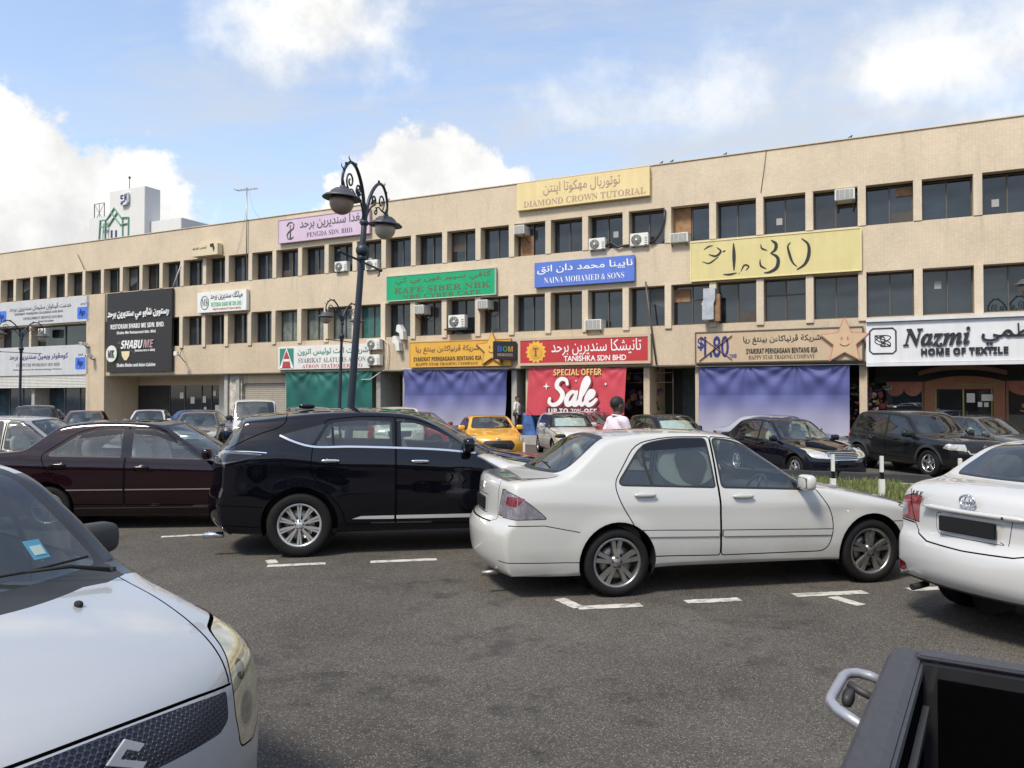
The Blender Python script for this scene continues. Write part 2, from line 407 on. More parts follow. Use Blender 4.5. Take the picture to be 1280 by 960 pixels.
def paint(name, col, metal=0.0, dust=1.0, rough=0.32, coat=1.0, spec=0.5):
    """car paint with clear coat and a little road dust"""
    m, N, L, b = node_mat(name)
    b.inputs['Metallic'].default_value = metal; b.inputs['Roughness'].default_value = rough
    b.inputs['Coat Weight'].default_value = coat; b.inputs['Coat Roughness'].default_value = 0.025; b.inputs['Specular IOR Level'].default_value = spec
    tc = N.new('ShaderNodeTexCoord'); n = N.new('ShaderNodeTexNoise'); n.inputs['Scale'].default_value = 2.3; n.inputs['Detail'].default_value = 8; n.inputs['Roughness'].default_value = 0.65
    L.new(tc.outputs['Object'], n.inputs['Vector'])
    sp = N.new('ShaderNodeSeparateXYZ'); L.new(tc.outputs['Object'], sp.inputs[0])
    lo = N.new('ShaderNodeMapRange'); L.new(sp.outputs[2], lo.inputs['Value'])
    for k, q in zip(('From Min', 'From Max', 'To Min', 'To Max'), (0.55, 0.15, 0.0, 0.30 * dust)): lo.inputs[k].default_value = q
    d = N.new('ShaderNodeMapRange'); L.new(n.outputs[0], d.inputs['Value'])
    for k, q in zip(('From Min', 'From Max', 'To Min', 'To Max'), (0.38, 0.72, 0.2, 1.0)): d.inputs[k].default_value = q
    ad = N.new('ShaderNodeMath'); ad.operation = 'MULTIPLY'; L.new(lo.outputs[0], ad.inputs[0]); L.new(d.outputs[0], ad.inputs[1])
    ad2 = N.new('ShaderNodeMath'); ad2.operation = 'MULTIPLY_ADD'; L.new(d.outputs[0], ad2.inputs[0]); ad2.inputs[1].default_value = 0.02 * dust; L.new(ad.outputs[0], ad2.inputs[2])
    x = N.new('ShaderNodeMix'); x.data_type = 'RGBA'; L.new(ad2.outputs[0], x.inputs['Factor']); x.inputs['A'].default_value = (*col, 1); x.inputs['B'].default_value = (0.16, 0.135, 0.105, 1)
    L.new(x.outputs['Result'], b.inputs['Base Color'])
    return m
# ------------------------------------------------------------------ lettering
AR = {'ا': 'FE8D FE8E', 'ب': 'FE8F FE90 FE91 FE92', 'ت': 'FE95 FE96 FE97 FE98', 'ة': 'FE93 FE94', 'ج': 'FE9D FE9E FE9F FEA0', 'ح': 'FEA1 FEA2 FEA3 FEA4',
      'خ': 'FEA5 FEA6 FEA7 FEA8', 'د': 'FEA9 FEAA', 'ر': 'FEAD FEAE', 'ز': 'FEAF FEB0', 'س': 'FEB1 FEB2 FEB3 FEB4', 'ش': 'FEB5 FEB6 FEB7 FEB8', 'ظ': 'FEC5 FEC6 FEC7 FEC8',
      'ع': 'FEC9 FECA FECB FECC', 'غ': 'FECD FECE FECF FED0', 'ف': 'FED1 FED2 FED3 FED4', 'ق': 'FED5 FED6 FED7 FED8', 'ك': 'FED9 FEDA FEDB FEDC', 'ل': 'FEDD FEDE FEDF FEE0',
      'م': 'FEE1 FEE2 FEE3 FEE4', 'ن': 'FEE5 FEE6 FEE7 FEE8', 'ه': 'FEE9 FEEA FEEB FEEC', 'و': 'FEED FEEE', 'ي': 'FEF1 FEF2 FEF3 FEF4', 'ڤ': 'FB6A FB6B FB6C FB6D', 'ء': 'FE80'}
AR = {k: [chr(int(x, 16)) for x in v.split()] for k, v in AR.items()}
def jawi(s):
    """joined letter forms, right to left"""
    out = []
    for i, ch in enumerate(s):
        if ch not in AR: out.append(ch); continue
        f = AR[ch]; pv = s[i - 1] if i else ''; nx = s[i + 1] if i + 1 < len(s) else ''
        jp = pv in AR and len(AR[pv]) == 4; jn = len(f) == 4 and nx in AR and nx != 'ء'
        if len(f) == 1: out.append(f[0])
        elif jp and jn: out.append(f[3])
        elif jp: out.append(f[1])
        elif jn: out.append(f[2])
        else: out.append(f[0])
    return ''.join(reversed(out))
def styled(s, st):
    """bold serif or script letters, from the mathematical alphabets of the built-in font"""
    o = ''
    for ch in s:
        if st == 'serif' and 'A' <= ch <= 'Z': o += chr(0x1D400 + ord(ch) - 65)
        elif st == 'serif' and 'a' <= ch <= 'z': o += chr(0x1D41A + ord(ch) - 97)
        elif st == 'serif' and ch.isdigit(): o += chr(0x1D7CE + int(ch))
        elif st == 'script' and 'A' <= ch <= 'Z': o += chr(0x1D4D0 + ord(ch) - 65)
        elif st == 'script' and 'a' <= ch <= 'z': o += chr(0x1D4EA + ord(ch) - 97)
        elif st == 'itserif' and 'A' <= ch <= 'Z': o += chr(0x1D468 + ord(ch) - 65)
        elif st == 'itserif' and 'a' <= ch <= 'z': o += chr(0x1D482 + ord(ch) - 97)
        elif st == 'bold' and 'A' <= ch <= 'Z': o += chr(0x1D5D4 + ord(ch) - 65)
        elif st == 'bold' and 'a' <= ch <= 'z': o += chr(0x1D5EE + ord(ch) - 97)
        else: o += ch
    return o
def text_mesh(s, size=1.0, extrude=.01, shear=0.0, bold=0.0, style=None):
    c = D.curves.new('lettering', 'FONT'); c.body = styled(s, style) if style else s
    c.size = size; c.extrude = extrude; c.shear = shear; c.offset = bold * size; c.resolution_u = 3
    o = D.objects.new('lettering', c); COL.objects.link(o)
    bpy.context.view_layer.update()
    me = D.meshes.new_from_object(o.evaluated_get(bpy.context.evaluated_depsgraph_get()))
    D.objects.remove(o); D.curves.remove(c)
    return me
def place_text(me, name, m, parent, M, w=None, h=None):
    xs = [v.co.x for v in me.vertices]; ys = [v.co.y for v in me.vertices]
    cx, cy = (min(xs) + max(xs)) / 2, (min(ys) + max(ys)) / 2; sx = w / (max(xs) - min(xs)) if w else None; sy = h / (max(ys) - min(ys)) if h else None
    if sx is None: sx = sy or 1
    if sy is None: sy = sx
    for v in me.vertices: v.co = Vector(((v.co.x - cx) * sx, (v.co.y - cy) * sy, v.co.z))
    me.materials.clear(); me.materials.append(m)
    return obj(name, me, parent, M)
RX90 = Matrix.Rotation(R(90), 4, 'X')
# ------------------------------------------------------------------ car body builder
def interp(tab, x):
    if x <= tab[0][0]: return tab[0][1]
    for (a, b), (c, d) in zip(tab, tab[1:]):
        if x <= c: return b + (d - b) * (x - a) / (c - a)
    return tab[-1][1]
def smooth_tab(tab, n=160, win=9):
    a, b = tab[0][0], tab[-1][0]
    v = [interp(tab, a + (b - a) * i / n) for i in range(n + 1)]
    for _ in range(2):
        v = [sum(v[max(0, min(n, i + k))] for k in range(-win, win + 1)) / (2 * win + 1) for i in range(n + 1)]
    def f(x):
        t = max(0.0, min(1.0, (x - a) / (b - a))) * n; i = min(n - 1, int(t)); return v[i] + (v[i + 1] - v[i]) * (t - i)
    return f
def crom(P, ds):
    """centripetal Catmull-Rom through tuples; first two entries are x, z"""
    n = len(P); out = []; marks = []
    kn = [0.0]
    for a, b in zip(P, P[1:]): kn.append(kn[-1] + max(1e-4, math.hypot(a[0] - b[0], a[1] - b[1])) ** 0.5)
    for i in range(n - 1):
        p1, p2 = P[i], P[i + 1]
        p0 = P[i - 1] if i else tuple(2 * a - b for a, b in zip(p1, p2)); p3 = P[i + 2] if i + 2 < n else tuple(2 * a - b for a, b in zip(p2, p1))
        t1, t2 = kn[i], kn[i + 1]; t0 = kn[i - 1] if i else t1 - (t2 - t1); t3 = kn[i + 2] if i + 2 < n else t2 + (t2 - t1)
        k = max(1, round(math.hypot(p1[0] - p2[0], p1[1] - p2[1]) / ds)); marks.append(len(out))
        for j in range(k):
            t = t1 + (t2 - t1) * j / k
            def L(a, b, ta, tb): return tuple(((tb - t) * x + (t - ta) * y) / (tb - ta) for x, y in zip(a, b))
            A1 = L(p0, p1, t0, t1); A2 = L(p1, p2, t1, t2); A3 = L(p2, p3, t2, t3)
            B1 = L(A1, A2, t0, t2); B2 = L(A2, A3, t1, t3); out.append(L(B1, B2, t1, t2))
    marks.append(len(out)); out.append(P[-1])
    return out, marks
def rnd(poly, r, n=4):
    """round the corners of a polygon"""
    out = []; k = len(poly)
    for i in range(k):
        p = Vector(poly[i]); a = Vector(poly[i - 1]) - p; b = Vector(poly[(i + 1) % k]) - p
        rr = r[i] if isinstance(r, (list, tuple)) else r
        d = min(rr, a.length * 0.48, b.length * 0.48)
        if d < 1e-4: out.append(tuple(p)); continue
        A = p + a.normalized() * d; B = p + b.normalized() * d
        for j in range(n + 1):
            t = j / n; out.append(tuple(A * (1 - t) ** 2 + p * 2 * t * (1 - t) + B * t * t))
    return out
def grow(poly, d):
    """offset a polygon outward by d"""
    k = len(poly); ar = sum(poly[i - 1][0] * poly[i][1] - poly[i][0] * poly[i - 1][1] for i in range(k)); s = 1 if ar > 0 else -1
    out = []
    for i in range(k):
        p = Vector(poly[i]); a = (p - Vector(poly[i - 1])); b = (Vector(poly[(i + 1) % k]) - p)
        if a.length < 1e-7: a = b
        if b.length < 1e-7: b = a
        a.normalize(); b.normalize()
        na = Vector((a.y, -a.x)) * s; nb = Vector((b.y, -b.x)) * s; m = (na + nb)
        if m.length < 1e-5: m = na
        m.normalize(); c = max(0.4, m.dot(na)); out.append(tuple(p + m * (d / c)))
    return out
def spline2(pts, ds=0.06):
    return [(p[0], p[1]) for p in crom(pts, ds)[0]]
def disc(c, r, n=32, ry=None): return [(c[0] + r * math.cos(2 * PI * k / n), c[1] + (ry or r) * math.sin(2 * PI * k / n)) for k in range(n)]
def inside(poly, x, y):
    r = False; k = len(poly); j = k - 1
    for i in range(k):
        xi, yi = poly[i]; xj, yj = poly[j]
        if (yi > y) != (yj > y) and x < (xj - xi) * (y - yi) / (yj - yi) + xi: r = not r
        j = i
    return r

class Body:
    def __init__(s, c):
        s.c = c; s.build_surface(); s.tags = {0: ('body', c['paint'])}; s.names = {}
    def build_surface(s):
        c = s.c; W = c['W'] / 2; Lc = c['L']; zbelt = smooth_tab(c['belt'], 120, 5); zb0 = c.get('zb', 0.19); H = c['H']
        low = smooth_tab(c.get('low', [(0, .90), (.10, .945), (.28, .985), (.52, 1.0), (.74, .99), (.86, .985), (.95, .96), (1, .945)]), 160, 5)
        wb = low(1.0); tr = c.get('tum', .80); Lf, af, Lr, ar = c.get('plan', (1.1, .16, .9, .12)); pf = c.get('planpow', 2.6)
        axl = c['axles']; wr = c['wheel_r']
        def S(x, z):
            b = zbelt(x)
            if z <= b:
                q_ = (z - zb0) / (b - zb0); w = low(q_) + c.get('crease', .006) * math.exp(-((q_ - .80) / .045) ** 2)
            else:
                p = min(1.0, (z - b) / max(.05, H - b)); w = wb - .012 * min(1, p * 12) - (wb - .012 - tr) * (.72 * p + .28 * p * p)
            tf = max(0.0, (x - (Lc - Lf)) / Lf); t2 = max(0.0, (Lr - x) / Lr)
            w *= (1 - af * tf ** pf) * (1 - ar * t2 ** pf)
            fl = 0.0
            for ax in axl:
                d = math.hypot(x - ax, z - wr); fl += c.get('flare', .012) * math.exp(-((d - wr - .05) / .09) ** 2)
            return W * w + fl
        s.S = S
        P, mk = crom(c['prof'], c.get('ds', .05)); s.P = P
        n = len(P); hf, cw, dk, rr_ = [mk[i] for i in c['marks']]     # hood front, cowl, deck start, deck rear
        E = []
        for (x, z, sw, cr, r) in P: E.append((x + sw, z - cr))
        arc = [0.0]
        for a, b in zip(E, E[1:]): arc.append(arc[-1] + math.hypot(a[0] - b[0], a[1] - b[1]))
        xf, xr = E[0][0] - .02, E[-1][0] + .02
        fanF, fanR = c.get('fan', (.32, .30))
        key = [(arc[0], xf), (arc[hf], xf - fanF), (arc[cw], E[cw][0]), (arc[dk], E[dk][0]), (arc[rr_], xr + fanR), (arc[-1], xr)]
        fanR = max(.01, min(fanR, E[dk][0] - xr - .03)); key[4] = (arc[rr_], xr + fanR)
        nt, na, ns = c.get('res', (8, 5, 16))
        zbt = smooth_tab(c['sill'], 80, 3) if 'sill' in c else (lambda x: zb0)
        bm = bmesh.new(); rings = []
        for i in range(n):
            x, z, sw, cr, r = P[i]; ex, ez = E[i]
            if cw <= i <= dk: bx = ex
            else: bx = interp(key, arc[i])
            bz = min(zbt(bx), ez - .01); w = S(ex, ez)
            Ept = Vector((ex, w, ez)); v1 = 1 - r / w
            pts = []
            for k in range(nt + 1):
                v = v1 * k / nt; pts.append(Vector((x + sw * v * v, v * w, z - cr * v * v)))
            ln = math.hypot(ex - bx, ez - bz); ts = min(.45, r / max(ln, 1e-3))
            def side(t): X = ex + (bx - ex) * t; Z = ez + (bz - ez) * t; return Vector((X, S(X, Z), Z))
            A = pts[-1]; C = side(ts)
            for k in range(1, na + 1):
                t = k / (na + 1); pts.append(A * (1 - t) ** 2 + Ept * 2 * t * (1 - t) + C * t * t)
            for k in range(ns + 1): pts.append(side(ts + (1 - ts) * k / ns))
            pts.append(Vector((bx, w * .45, bz - .02))); pts.append(Vector((bx, 0, bz - .02)))
            ring = [bm.verts.new(p) for p in pts]
            ring += [bm.verts.new((p.x, -p.y, p.z)) for p in reversed(pts[1:-1])]
            rings.append(ring)
        m = len(rings[0])
        for a, b in zip(rings, rings[1:]):
            for k in range(m):
                bm.faces.new((a[k], a[(k + 1) % m], b[(k + 1) % m], b[k]))
        bm.faces.new(rings[0]); bm.faces.new(list(reversed(rings[-1])))
        bmesh.ops.recalc_face_normals(bm, faces=bm.faces)
        bm.normal_update()
        for f in bm.faces: f.smooth = True
        s.bm = bm; s.ly = bm.faces.layers.int.new('tag'); s.ln = bm.verts.layers.float_vector.new('nrm')
        for v in bm.verts: v[s.ln] = v.normal
        bm.faces.ensure_lookup_table()
    AX = {'y': (0, 2), 'x': (1, 2), 'z': (0, 1)}
    def cut(s, poly, axis='y', filt=None):
        i0, i1 = s.AX[axis]; ai = 'xyz'.index(axis)
        xs = [p[0] for p in poly]; ys = [p[1] for p in poly]; bb = (min(xs) - .002, max(xs) + .002, min(ys) - .002, max(ys) + .002)
        def fb(f):
            u = [v.co[i0] for v in f.verts]; w = [v.co[i1] for v in f.verts]; return min(u), max(u), min(w), max(w)
        cand = set()
        for f in s.bm.faces:
            if filt and not filt(f): continue
            a, b, c_, d = fb(f)
            if b < bb[0] or a > bb[1] or d < bb[2] or c_ > bb[3]: continue
            cand.add(f)
        k = len(poly)
        for i in range(k):
            p, q = poly[i], poly[(i + 1) % k]
            ex, ey = q[0] - p[0], q[1] - p[1]
            if math.hypot(ex, ey) < 1e-5: continue
            e = (min(p[0], q[0]) - .001, max(p[0], q[0]) + .001, min(p[1], q[1]) - .001, max(p[1], q[1]) + .001)
            sub = []
            for f in cand:
                if not f.is_valid: continue
                a, b, c_, d = fb(f)
                if b < e[0] or a > e[1] or d < e[2] or c_ > e[3]: continue
                sub.append(f)
            if not sub: continue
            co = [0, 0, 0]; no = [0, 0, 0]; co[i0], co[i1] = p; no[i0], no[i1] = -ey, ex
            geom = set(sub)
            for f in sub: geom.update(f.edges); geom.update(f.verts)
            r = bmesh.ops.bisect_plane(s.bm, geom=list(geom), dist=1e-5, plane_co=co, plane_no=Vector(no).normalized())
            for g in r['geom']:
                if isinstance(g, bmesh.types.BMFace): cand.add(g)
        res = []
        for f in cand:
            if not f.is_valid: continue
            c_ = f.calc_center_median()
            if inside(poly, c_[i0], c_[i1]): res.append(f)
        return res
    def mark(s, name, mt, poly, axis='y', filt=None, over=True):
        if name not in s.names:
            s.names[name] = len(s.tags); s.tags[s.names[name]] = (name, mt)
        t = s.names[name]
        for f in s.cut(poly, axis, filt):
            if over or f[s.ly] == 0: f[s.ly] = t
    def seam(s, pts, w=.009, axis='y', filt=None, name='body:seam', mt=None, closed=False):
        mt = mt or M_SEAM; k = len(pts)
        for i in range(k if closed else k - 1):
            p = Vector(pts[i]); q = Vector(pts[(i + 1) % k]); d = (q - p)
            if d.length < 1e-5: continue
            d.normalize(); nn = Vector((-d.y, d.x)) * w / 2; p = p - d * w * .3; q = q + d * w * .3
            s.mark(name, mt, [tuple(p + nn), tuple(q + nn), tuple(q - nn), tuple(p - nn)], axis, filt)
    def hole(s, poly, axis='y', filt=None):
        fs = s.cut(poly, axis, filt); bmesh.ops.delete(s.bm, geom=fs, context='FACES')
    def emit(s, root):
        """split the tagged surface into the body and its parts"""
        s.bm.verts.ensure_lookup_table(); groups = {}
        for f in s.bm.faces:
            nm, mt = s.tags[f[s.ly]]
            base = nm.split(':')[0]; side = 0
            if base in s.c.get('sided', ('window', 'door', 'rear_door', 'headlight', 'tail_light', 'window_trim', 'sill_trim', 'door_strip', 'fog_lamp', 'quarter_window', 'visor', 'reflector', 'fender')): side = 1 if f.calc_center_median().y > 0 else -1
            groups.setdefault((base, side), []).append((f, nm, mt))
        objs = {}
        for (base, side), fl in sorted(groups.items(), key=lambda t: t[0][0] != 'body'):
            mats = []; vm = {}; vs = []; ns = []; fs = []; mi = []
            for f, nm, mt in fl:
                if mt not in mats: mats.append(mt)
                idx = []
                for v in f.verts:
                    if v not in vm: vm[v] = len(vs); vs.append(v.co + v[s.ln] * (.010 if base == 'door_strip' else 0)); ns.append(v[s.ln].copy())
                    idx.append(vm[v])
                fs.append(idx); mi.append(mats.index(mt))
            me = D.meshes.new(base); me.from_pydata([tuple(v) for v in vs], [], fs)
            for m in mats: me.materials.append(m)
            me.polygons.foreach_set('material_index', mi); me.polygons.foreach_set('use_smooth', [True] * len(fs))
            me.normals_split_custom_set_from_vertices([tuple(n.normalized()) if n.length > 0 else (0, 0, 1) for n in ns])
            o = obj(base, me, root); objs[(base, side)] = o
        s.bm.free(); s.bm = None; return objs

def fside(f): return abs(f.normal.y) > .35
def ffront(x0): return lambda f: f.normal.x > .12 and f.calc_center_median().x > x0
def frear(x1): return lambda f: f.normal.x < -.12 and f.calc_center_median().x < x1
def ftop(f): return f.normal.z > .25
def mirr(poly): return [(-a, b) for a, b in poly]

def make_wheel(root, c, x, y, side):
    """tyre and rim; side -1 is the right-hand side of the car (local -y)"""
    r, w = c['wheel_r'], c.get('tyre_w', .195); rr = c.get('rim_r', r * .68); sp = c.get('spokes', dict(n=5, pair=.16, w0=.03, w1=.034))
    w2 = w / 2
    e = thing('wheel', None, None); del_props(e); e.parent = root; e.location = (x, y, r)
    if side > 0: e.rotation_euler = (0, 0, PI)
    mb = MB()
    mb.lathe([(rr, -w2 * .72), (rr + .006, -w2 * .9), (rr + .02, -w2), (r - .05, -w2 * 1.03), (r - .02, -w2 * .95), (r - .004, -w2 * .78), (r, -w2 * .6), (r, w2 * .6), (r - .004, w2 * .78), (r - .03, w2), (rr, w2 * .8), (rr, -w2 * .72)], 40, 0, axis='y')
    for k in (-.32, 0, .32): mb.lathe([(r + .001, k * w2 - .004), (r - .006, k * w2), (r + .001, k * w2 + .004)], 40, 1, axis='y')
    mb.build('tyre', [M_TYRE, M_SEAM], e)
    rb = MB(); f = -w2 * .80
    rb.lathe([(rr + .004, f - .004), (rr - .004, f - .008), (rr - .016, f - .004), (rr - .022, f + .015), (rr - .03, f + .10), (rr - .03, w2 * .7)], 40, 0, axis='y')
    rb.lathe([(.0, f - .006), (.028, f - .006), (.036, f + .002), (.06, f + .004), (.065, f + .03), (.065, f + .09)], 24, 0, axis='y')
    rb.lathe([(0, f + .085), (rr - .03, f + .085)], 32, 1, axis='y')
    rb.lathe([(.08, f + .060), (rr * .68, f + .060), (rr * .68, f + .078)], 32, 2, axis='y')
    def spoke(a, w0, w1):
        r0, r1 = .045, rr - .012; vs = []
        for (q, ww, yf, yb) in ((r0, w0, f + .0, f + .03), ((r0 + r1) / 2, (w0 + w1) / 2, f + .006, f + .03), (r1, w1, f + .004, f + .035)):
            for (dy, k) in ((yb, .5), (yf, .34), (yf, -.34), (yb, -.5)):
                vs.append((q * math.cos(a) - ww * k * math.sin(a), dy, q * math.sin(a) + ww * k * math.cos(a)))
        fs = []
        for i in (0, 4):
            for j in range(3): fs.append((i + j, i + j + 1, i + j + 5, i + j + 4))
        rb.add(vs, fs, 0, False)
    for k in range(sp['n']):
        a = 2 * PI * k / sp['n'] + sp.get('rot', PI / 2)
        if sp.get('pair'):
            spoke(a - sp['pair'], sp['w0'], sp['w1']); spoke(a + sp['pair'], sp['w0'], sp['w1'])
        else: spoke(a, sp['w0'], sp['w1'])
    for k in range(5):
        a = 2 * PI * k / 5 + .3; rb.lathe([(0, f - .004), (.008, f - .004), (.008, f + .01)], 8, 1, c=(.045 * math.cos(a), 0, .045 * math.sin(a)), axis='y')
    rb.build('rim', [c.get('rim_mat', M_RIM), M_DARK, M_DISC], e)
    return e
def del_props(o):
    for k in list(o.keys()): del o[k]

def surf_y(B, x, z): return B.S(x, z)

def make_car(c, name, label, cat, group=None):
    root = thing(name, label, cat, group=group)
    B = Body(c); W = c['W'] / 2; wr = c['wheel_r']
    # wheel arches
    for ax in c['axles']:
        ra = c.get('arch_r', wr + .055); cz = wr + c.get('arch_dz', .01)
        poly = [(ax + ra * math.cos(2 * PI * k / 36), cz + ra * math.sin(2 * PI * k / 36)) for k in range(36)]
        B.hole(poly, 'y', lambda f: abs(f.calc_center_median().y) > W - .42)
    for p in c.get('parts', []): p(B)
    objs = B.emit(root)
    # arch liners
    for ax in c['axles']:
        ra = c.get('arch_r', wr + .055); cz = wr + c.get('arch_dz', .01)
        for sg in (1, -1):
            al = MB(); vs = []; n = 18
            for k in range(n + 1):
                a = -.35 + (PI + .7) * k / n; x = ax + ra * math.cos(a); z = cz + ra * math.sin(a)
                y = B.S(x, max(z, .2)) - .004; vs += [(x, sg * y, z), (x, sg * (W - .40), z)]
            fs = [(2 * k, 2 * k + 1, 2 * k + 3, 2 * k + 2) for k in range(n)]
            al.add(vs, fs, 0, True)
            al.add([(ax + ra * math.cos(2 * PI * k / 20), sg * (W - .40), cz + ra * math.sin(2 * PI * k / 20)) for k in range(20)], [list(range(20))], 0)
            al.build('wheel_arch', [M_BLACKPL], root)
    tw = c.get('track', W - .015)
    for ax in c['axles']:
        for sg in (-1, 1): make_wheel(root, c, ax, sg * (tw - c.get('tyre_w', .195) / 2), sg)
    # cabin
    cb = c.get('cabin', {})
    fs = cb.get('front_seat', c['axles'][1] - 1.45); rs = cb.get('rear_seat', c['axles'][0] + .15); sz = cb.get('z', .55)
    ms = cb.get('mat', M_SEAT)
    for (x, yy) in ((fs, .36), (fs, -.36), (rs, .36), (rs, -.36)):
        q = MB(); q.sell((x + .22, yy, sz), (.27, .25, .10), 3.4)
        q.sell((x - .05, yy, sz + .30), (.09, .24, .33), 3.2, M=Matrix.Rotation(R(-14), 3, 'Y'))
        q.sell((x - .15, yy, sz + .68), (.05, .13, .10), 3, M=Matrix.Rotation(R(-10), 3, 'Y'))
        q.build('seat', ms, root)
    dx = cb.get('dash', c['axles'][1] - .62); dz = cb.get('dash_z', .88)
    q = MB(); q.sell((dx, 0, dz - .12), (.28, W * .80, .14), 4, nu=20); q.build('dashboard', M_BLACKPL, root)
    st = MB(); sy = cb.get('wheel_y', -.36)
    Mx = Matrix.Translation((dx - .36, sy, dz - .02)) @ Matrix.Rotation(R(-65), 4, 'Y')
    st.tube([Mx @ Vector((.18 * math.cos(a), .18 * math.sin(a), 0)) for a in [2 * PI * k / 24 for k in range(24)]], .014, 6, closed=True)
    for a in (0.2, PI - .2, -PI / 2): st.tube([Mx @ Vector((0, 0, -.02)), Mx @ Vector((.18 * math.cos(a + PI / 2), .18 * math.sin(a + PI / 2), 0))], .014, 5)
    st.build('steering_wheel', M_BLACKPL, root)
    fl = MB(); fl.box(c['axles'][0] - .1, c['axles'][1] - .45, -W * .86, W * .86, .26, .30); fl.build('cabin_floor', M_BLACKPL, root)
    # mirrors
    if 'mirror' in c:
        x, z, sx = c['mirror'][:3]; sc = c.get('mirror_scale', 1.0)
        for sg in (-1, 1):
            y = B.S(x, z)
            q = MB(); q.sell((x, sg * (y + .115 * sc), z + .045 * sc), (.055 * sc, .105 * sc, .075 * sc), 3.4, 18, 10, 0)
            q.add([(x - .05 * sc, sg * (y + .03 * sc), z - .012 * sc), (x - .05 * sc, sg * (y + .195 * sc), z - .0 * sc), (x - .052 * sc, sg * (y + .195 * sc), z + .09 * sc), (x - .05 * sc, sg * (y + .03 * sc), z + .10 * sc)], [(0, 1, 2, 3)], 1)
            q.bar((x, sg * (y - .02), z), (x, sg * (y + .06 * sc), z + .015), .05, .03, 2)
            q.build('side_mirror', [c.get('mirror_mat', c['paint']), M_MIRROR, M_BLACKPL], root)
    # handles
    for (x, z) in c.get('handles', []):
        for sg in (-1, 1):
            y = B.S(x, z); q = MB()
            q.sell((x + .02, sg * (y + .0), z + .0), (.085, .006, .042), 2.4, 16, 8, 1)
            q.sell((x, sg * (y + .028), z + .012), (.105, .014, .018), 3, 14, 8, 0)
            q.sell((x - .085, sg * (y + .012), z + .012), (.016, .022, .014), 3, 10, 6, 0); q.sell((x + .08, sg * (y + .012), z + .012), (.016, .022, .014), 3, 10, 6, 0)
            q.build('door_handle', [c.get('handle_mat', c['paint']), c.get('handle_cup', c['paint'])], objs.get(('body', 0), root))
    # plates
    for (x, z, w, h, tl, nm) in c.get('plates', []):
        q = MB(); q.box(-.012, .012, -w / 2, w / 2, -h / 2, h / 2)
        q.build('number_plate', [M_PLATE], root, Matrix.Translation((x, 0, z)) @ Matrix.Rotation(R(tl), 4, 'Y'), bevel=.006)
    for fn in c.get('extras', []): fn(root, B, objs)
    root['_c'] = 0; del root['_c']
    return root, B, objs

def place(root, x, y, deg): root.location = (x, y, 0); root.rotation_euler = (0, 0, R(deg))
def repaint(root, old, new):
    """give one copy of a car its own paint"""
    def walk(o):
        for ch in o.children_recursive: yield ch
    for o in walk(root):
        if o.type != 'MESH': continue
        for sl_ in o.material_slots:
            if sl_.material == old: sl_.link = 'OBJECT'; sl_.material = new

M_SEAM = mat('gap_black', (.002, .002, .002), .9, spec=0)
M_TYRE = mat('tyre_rubber', (.0085, .0085, .0085), .8, spec=.25, var=.25, vscale=6, bump=.15, bscale=90)
M_RIM = mat('alloy_grey', (.36, .35, .33), .32, metal=.85, dirt=(.12, .10, .08, .6))
M_CHROME = mat('chrome', (.82, .82, .82), .16, metal=1.0)
M_DISC = mat('brake_disc', (.30, .28, .26), .4, metal=.9)
M_DARK = mat('matt_black', (.008, .008, .008), .8)  # plain black for wheel backs, wipers, lenses and small fittings
M_BLACKPL = mat('black_plastic', (.017, .017, .018), .5, var=.2)
M_GREYPL = mat('grey_black_plastic', (.035, .034, .036), .55, var=.15)
M_GLOSSBL = mat('gloss_black_trim', (.006, .006, .007), .12)
M_SEAT = mat('seat_cloth_grey', (.34, .33, .30), .9, var=.2)
M_SEATL = mat('seat_cloth_light', (.30, .28, .25), .9, var=.15)
M_PLATE = mat('plate_black', (.004, .004, .004), .5)
M_MIRROR = mat('mirror_glass', (.75, .78, .8), .03, metal=1.0)
M_GLASS = glass('tinted_glass', (.62, .72, .70), .42, .9)
M_GLASSD = glass('dark_glass', (.6, .68, .70), .12, .75)
M_GLASSL = glass('clear_glass', (.88, .98, .92), .90, .85)
M_LAMP = mat('lamp_clear', (.62, .60, .54), .12, metal=.55, coat=1, var=.35, vscale=14)
M_LAMPIN = mat('lamp_bowl', (.22, .20, .15), .12, metal=.5, coat=1, var=.6, vscale=40)
M_LAMPY = mat('lamp_yellowed', (.60, .54, .36), .15, metal=.45, coat=1, var=.3, vscale=9)
M_RED = mat('lamp_red', (.24, .012, .018), .12, coat=1, var=.3, vscale=20)
M_AMBER = mat('lamp_amber', (.75, .25, .03), .15, coat=1)
M_TAILDK = mat('lamp_tail_smoked', (.10, .095, .11), .12, metal=.3, coat=1, var=.4, vscale=18)
M_TAILCLR = mat('lamp_tail_clear', (.34, .32, .36), .12, metal=.4, coat=1, var=.4, vscale=18)
# ------------------------------------------------------------------ the cars
P_WHITE = paint('paint_white', (.50, .495, .465), dust=1.5)
P_PEARL = paint('paint_pearl_white', (.50, .495, .485))
P_SILVERW = paint('paint_silver_white', (.40, .41, .425), metal=.2, rough=.38, dust=.4)
P_BLACK = paint('paint_black', (.0022, .0022, .005), rough=.25, dust=.04, spec=0)
P_BLACK2 = paint('paint_dull_black', (.008, .009, .010), rough=.35, dust=.12, spec=.1)
P_MAROON = paint('paint_maroon', (.0095, .0018, .0038), metal=0, dust=.05, spec=0)
P_NAVY = paint('paint_navy', (.004, .005, .012), metal=0, dust=.06, spec=0)

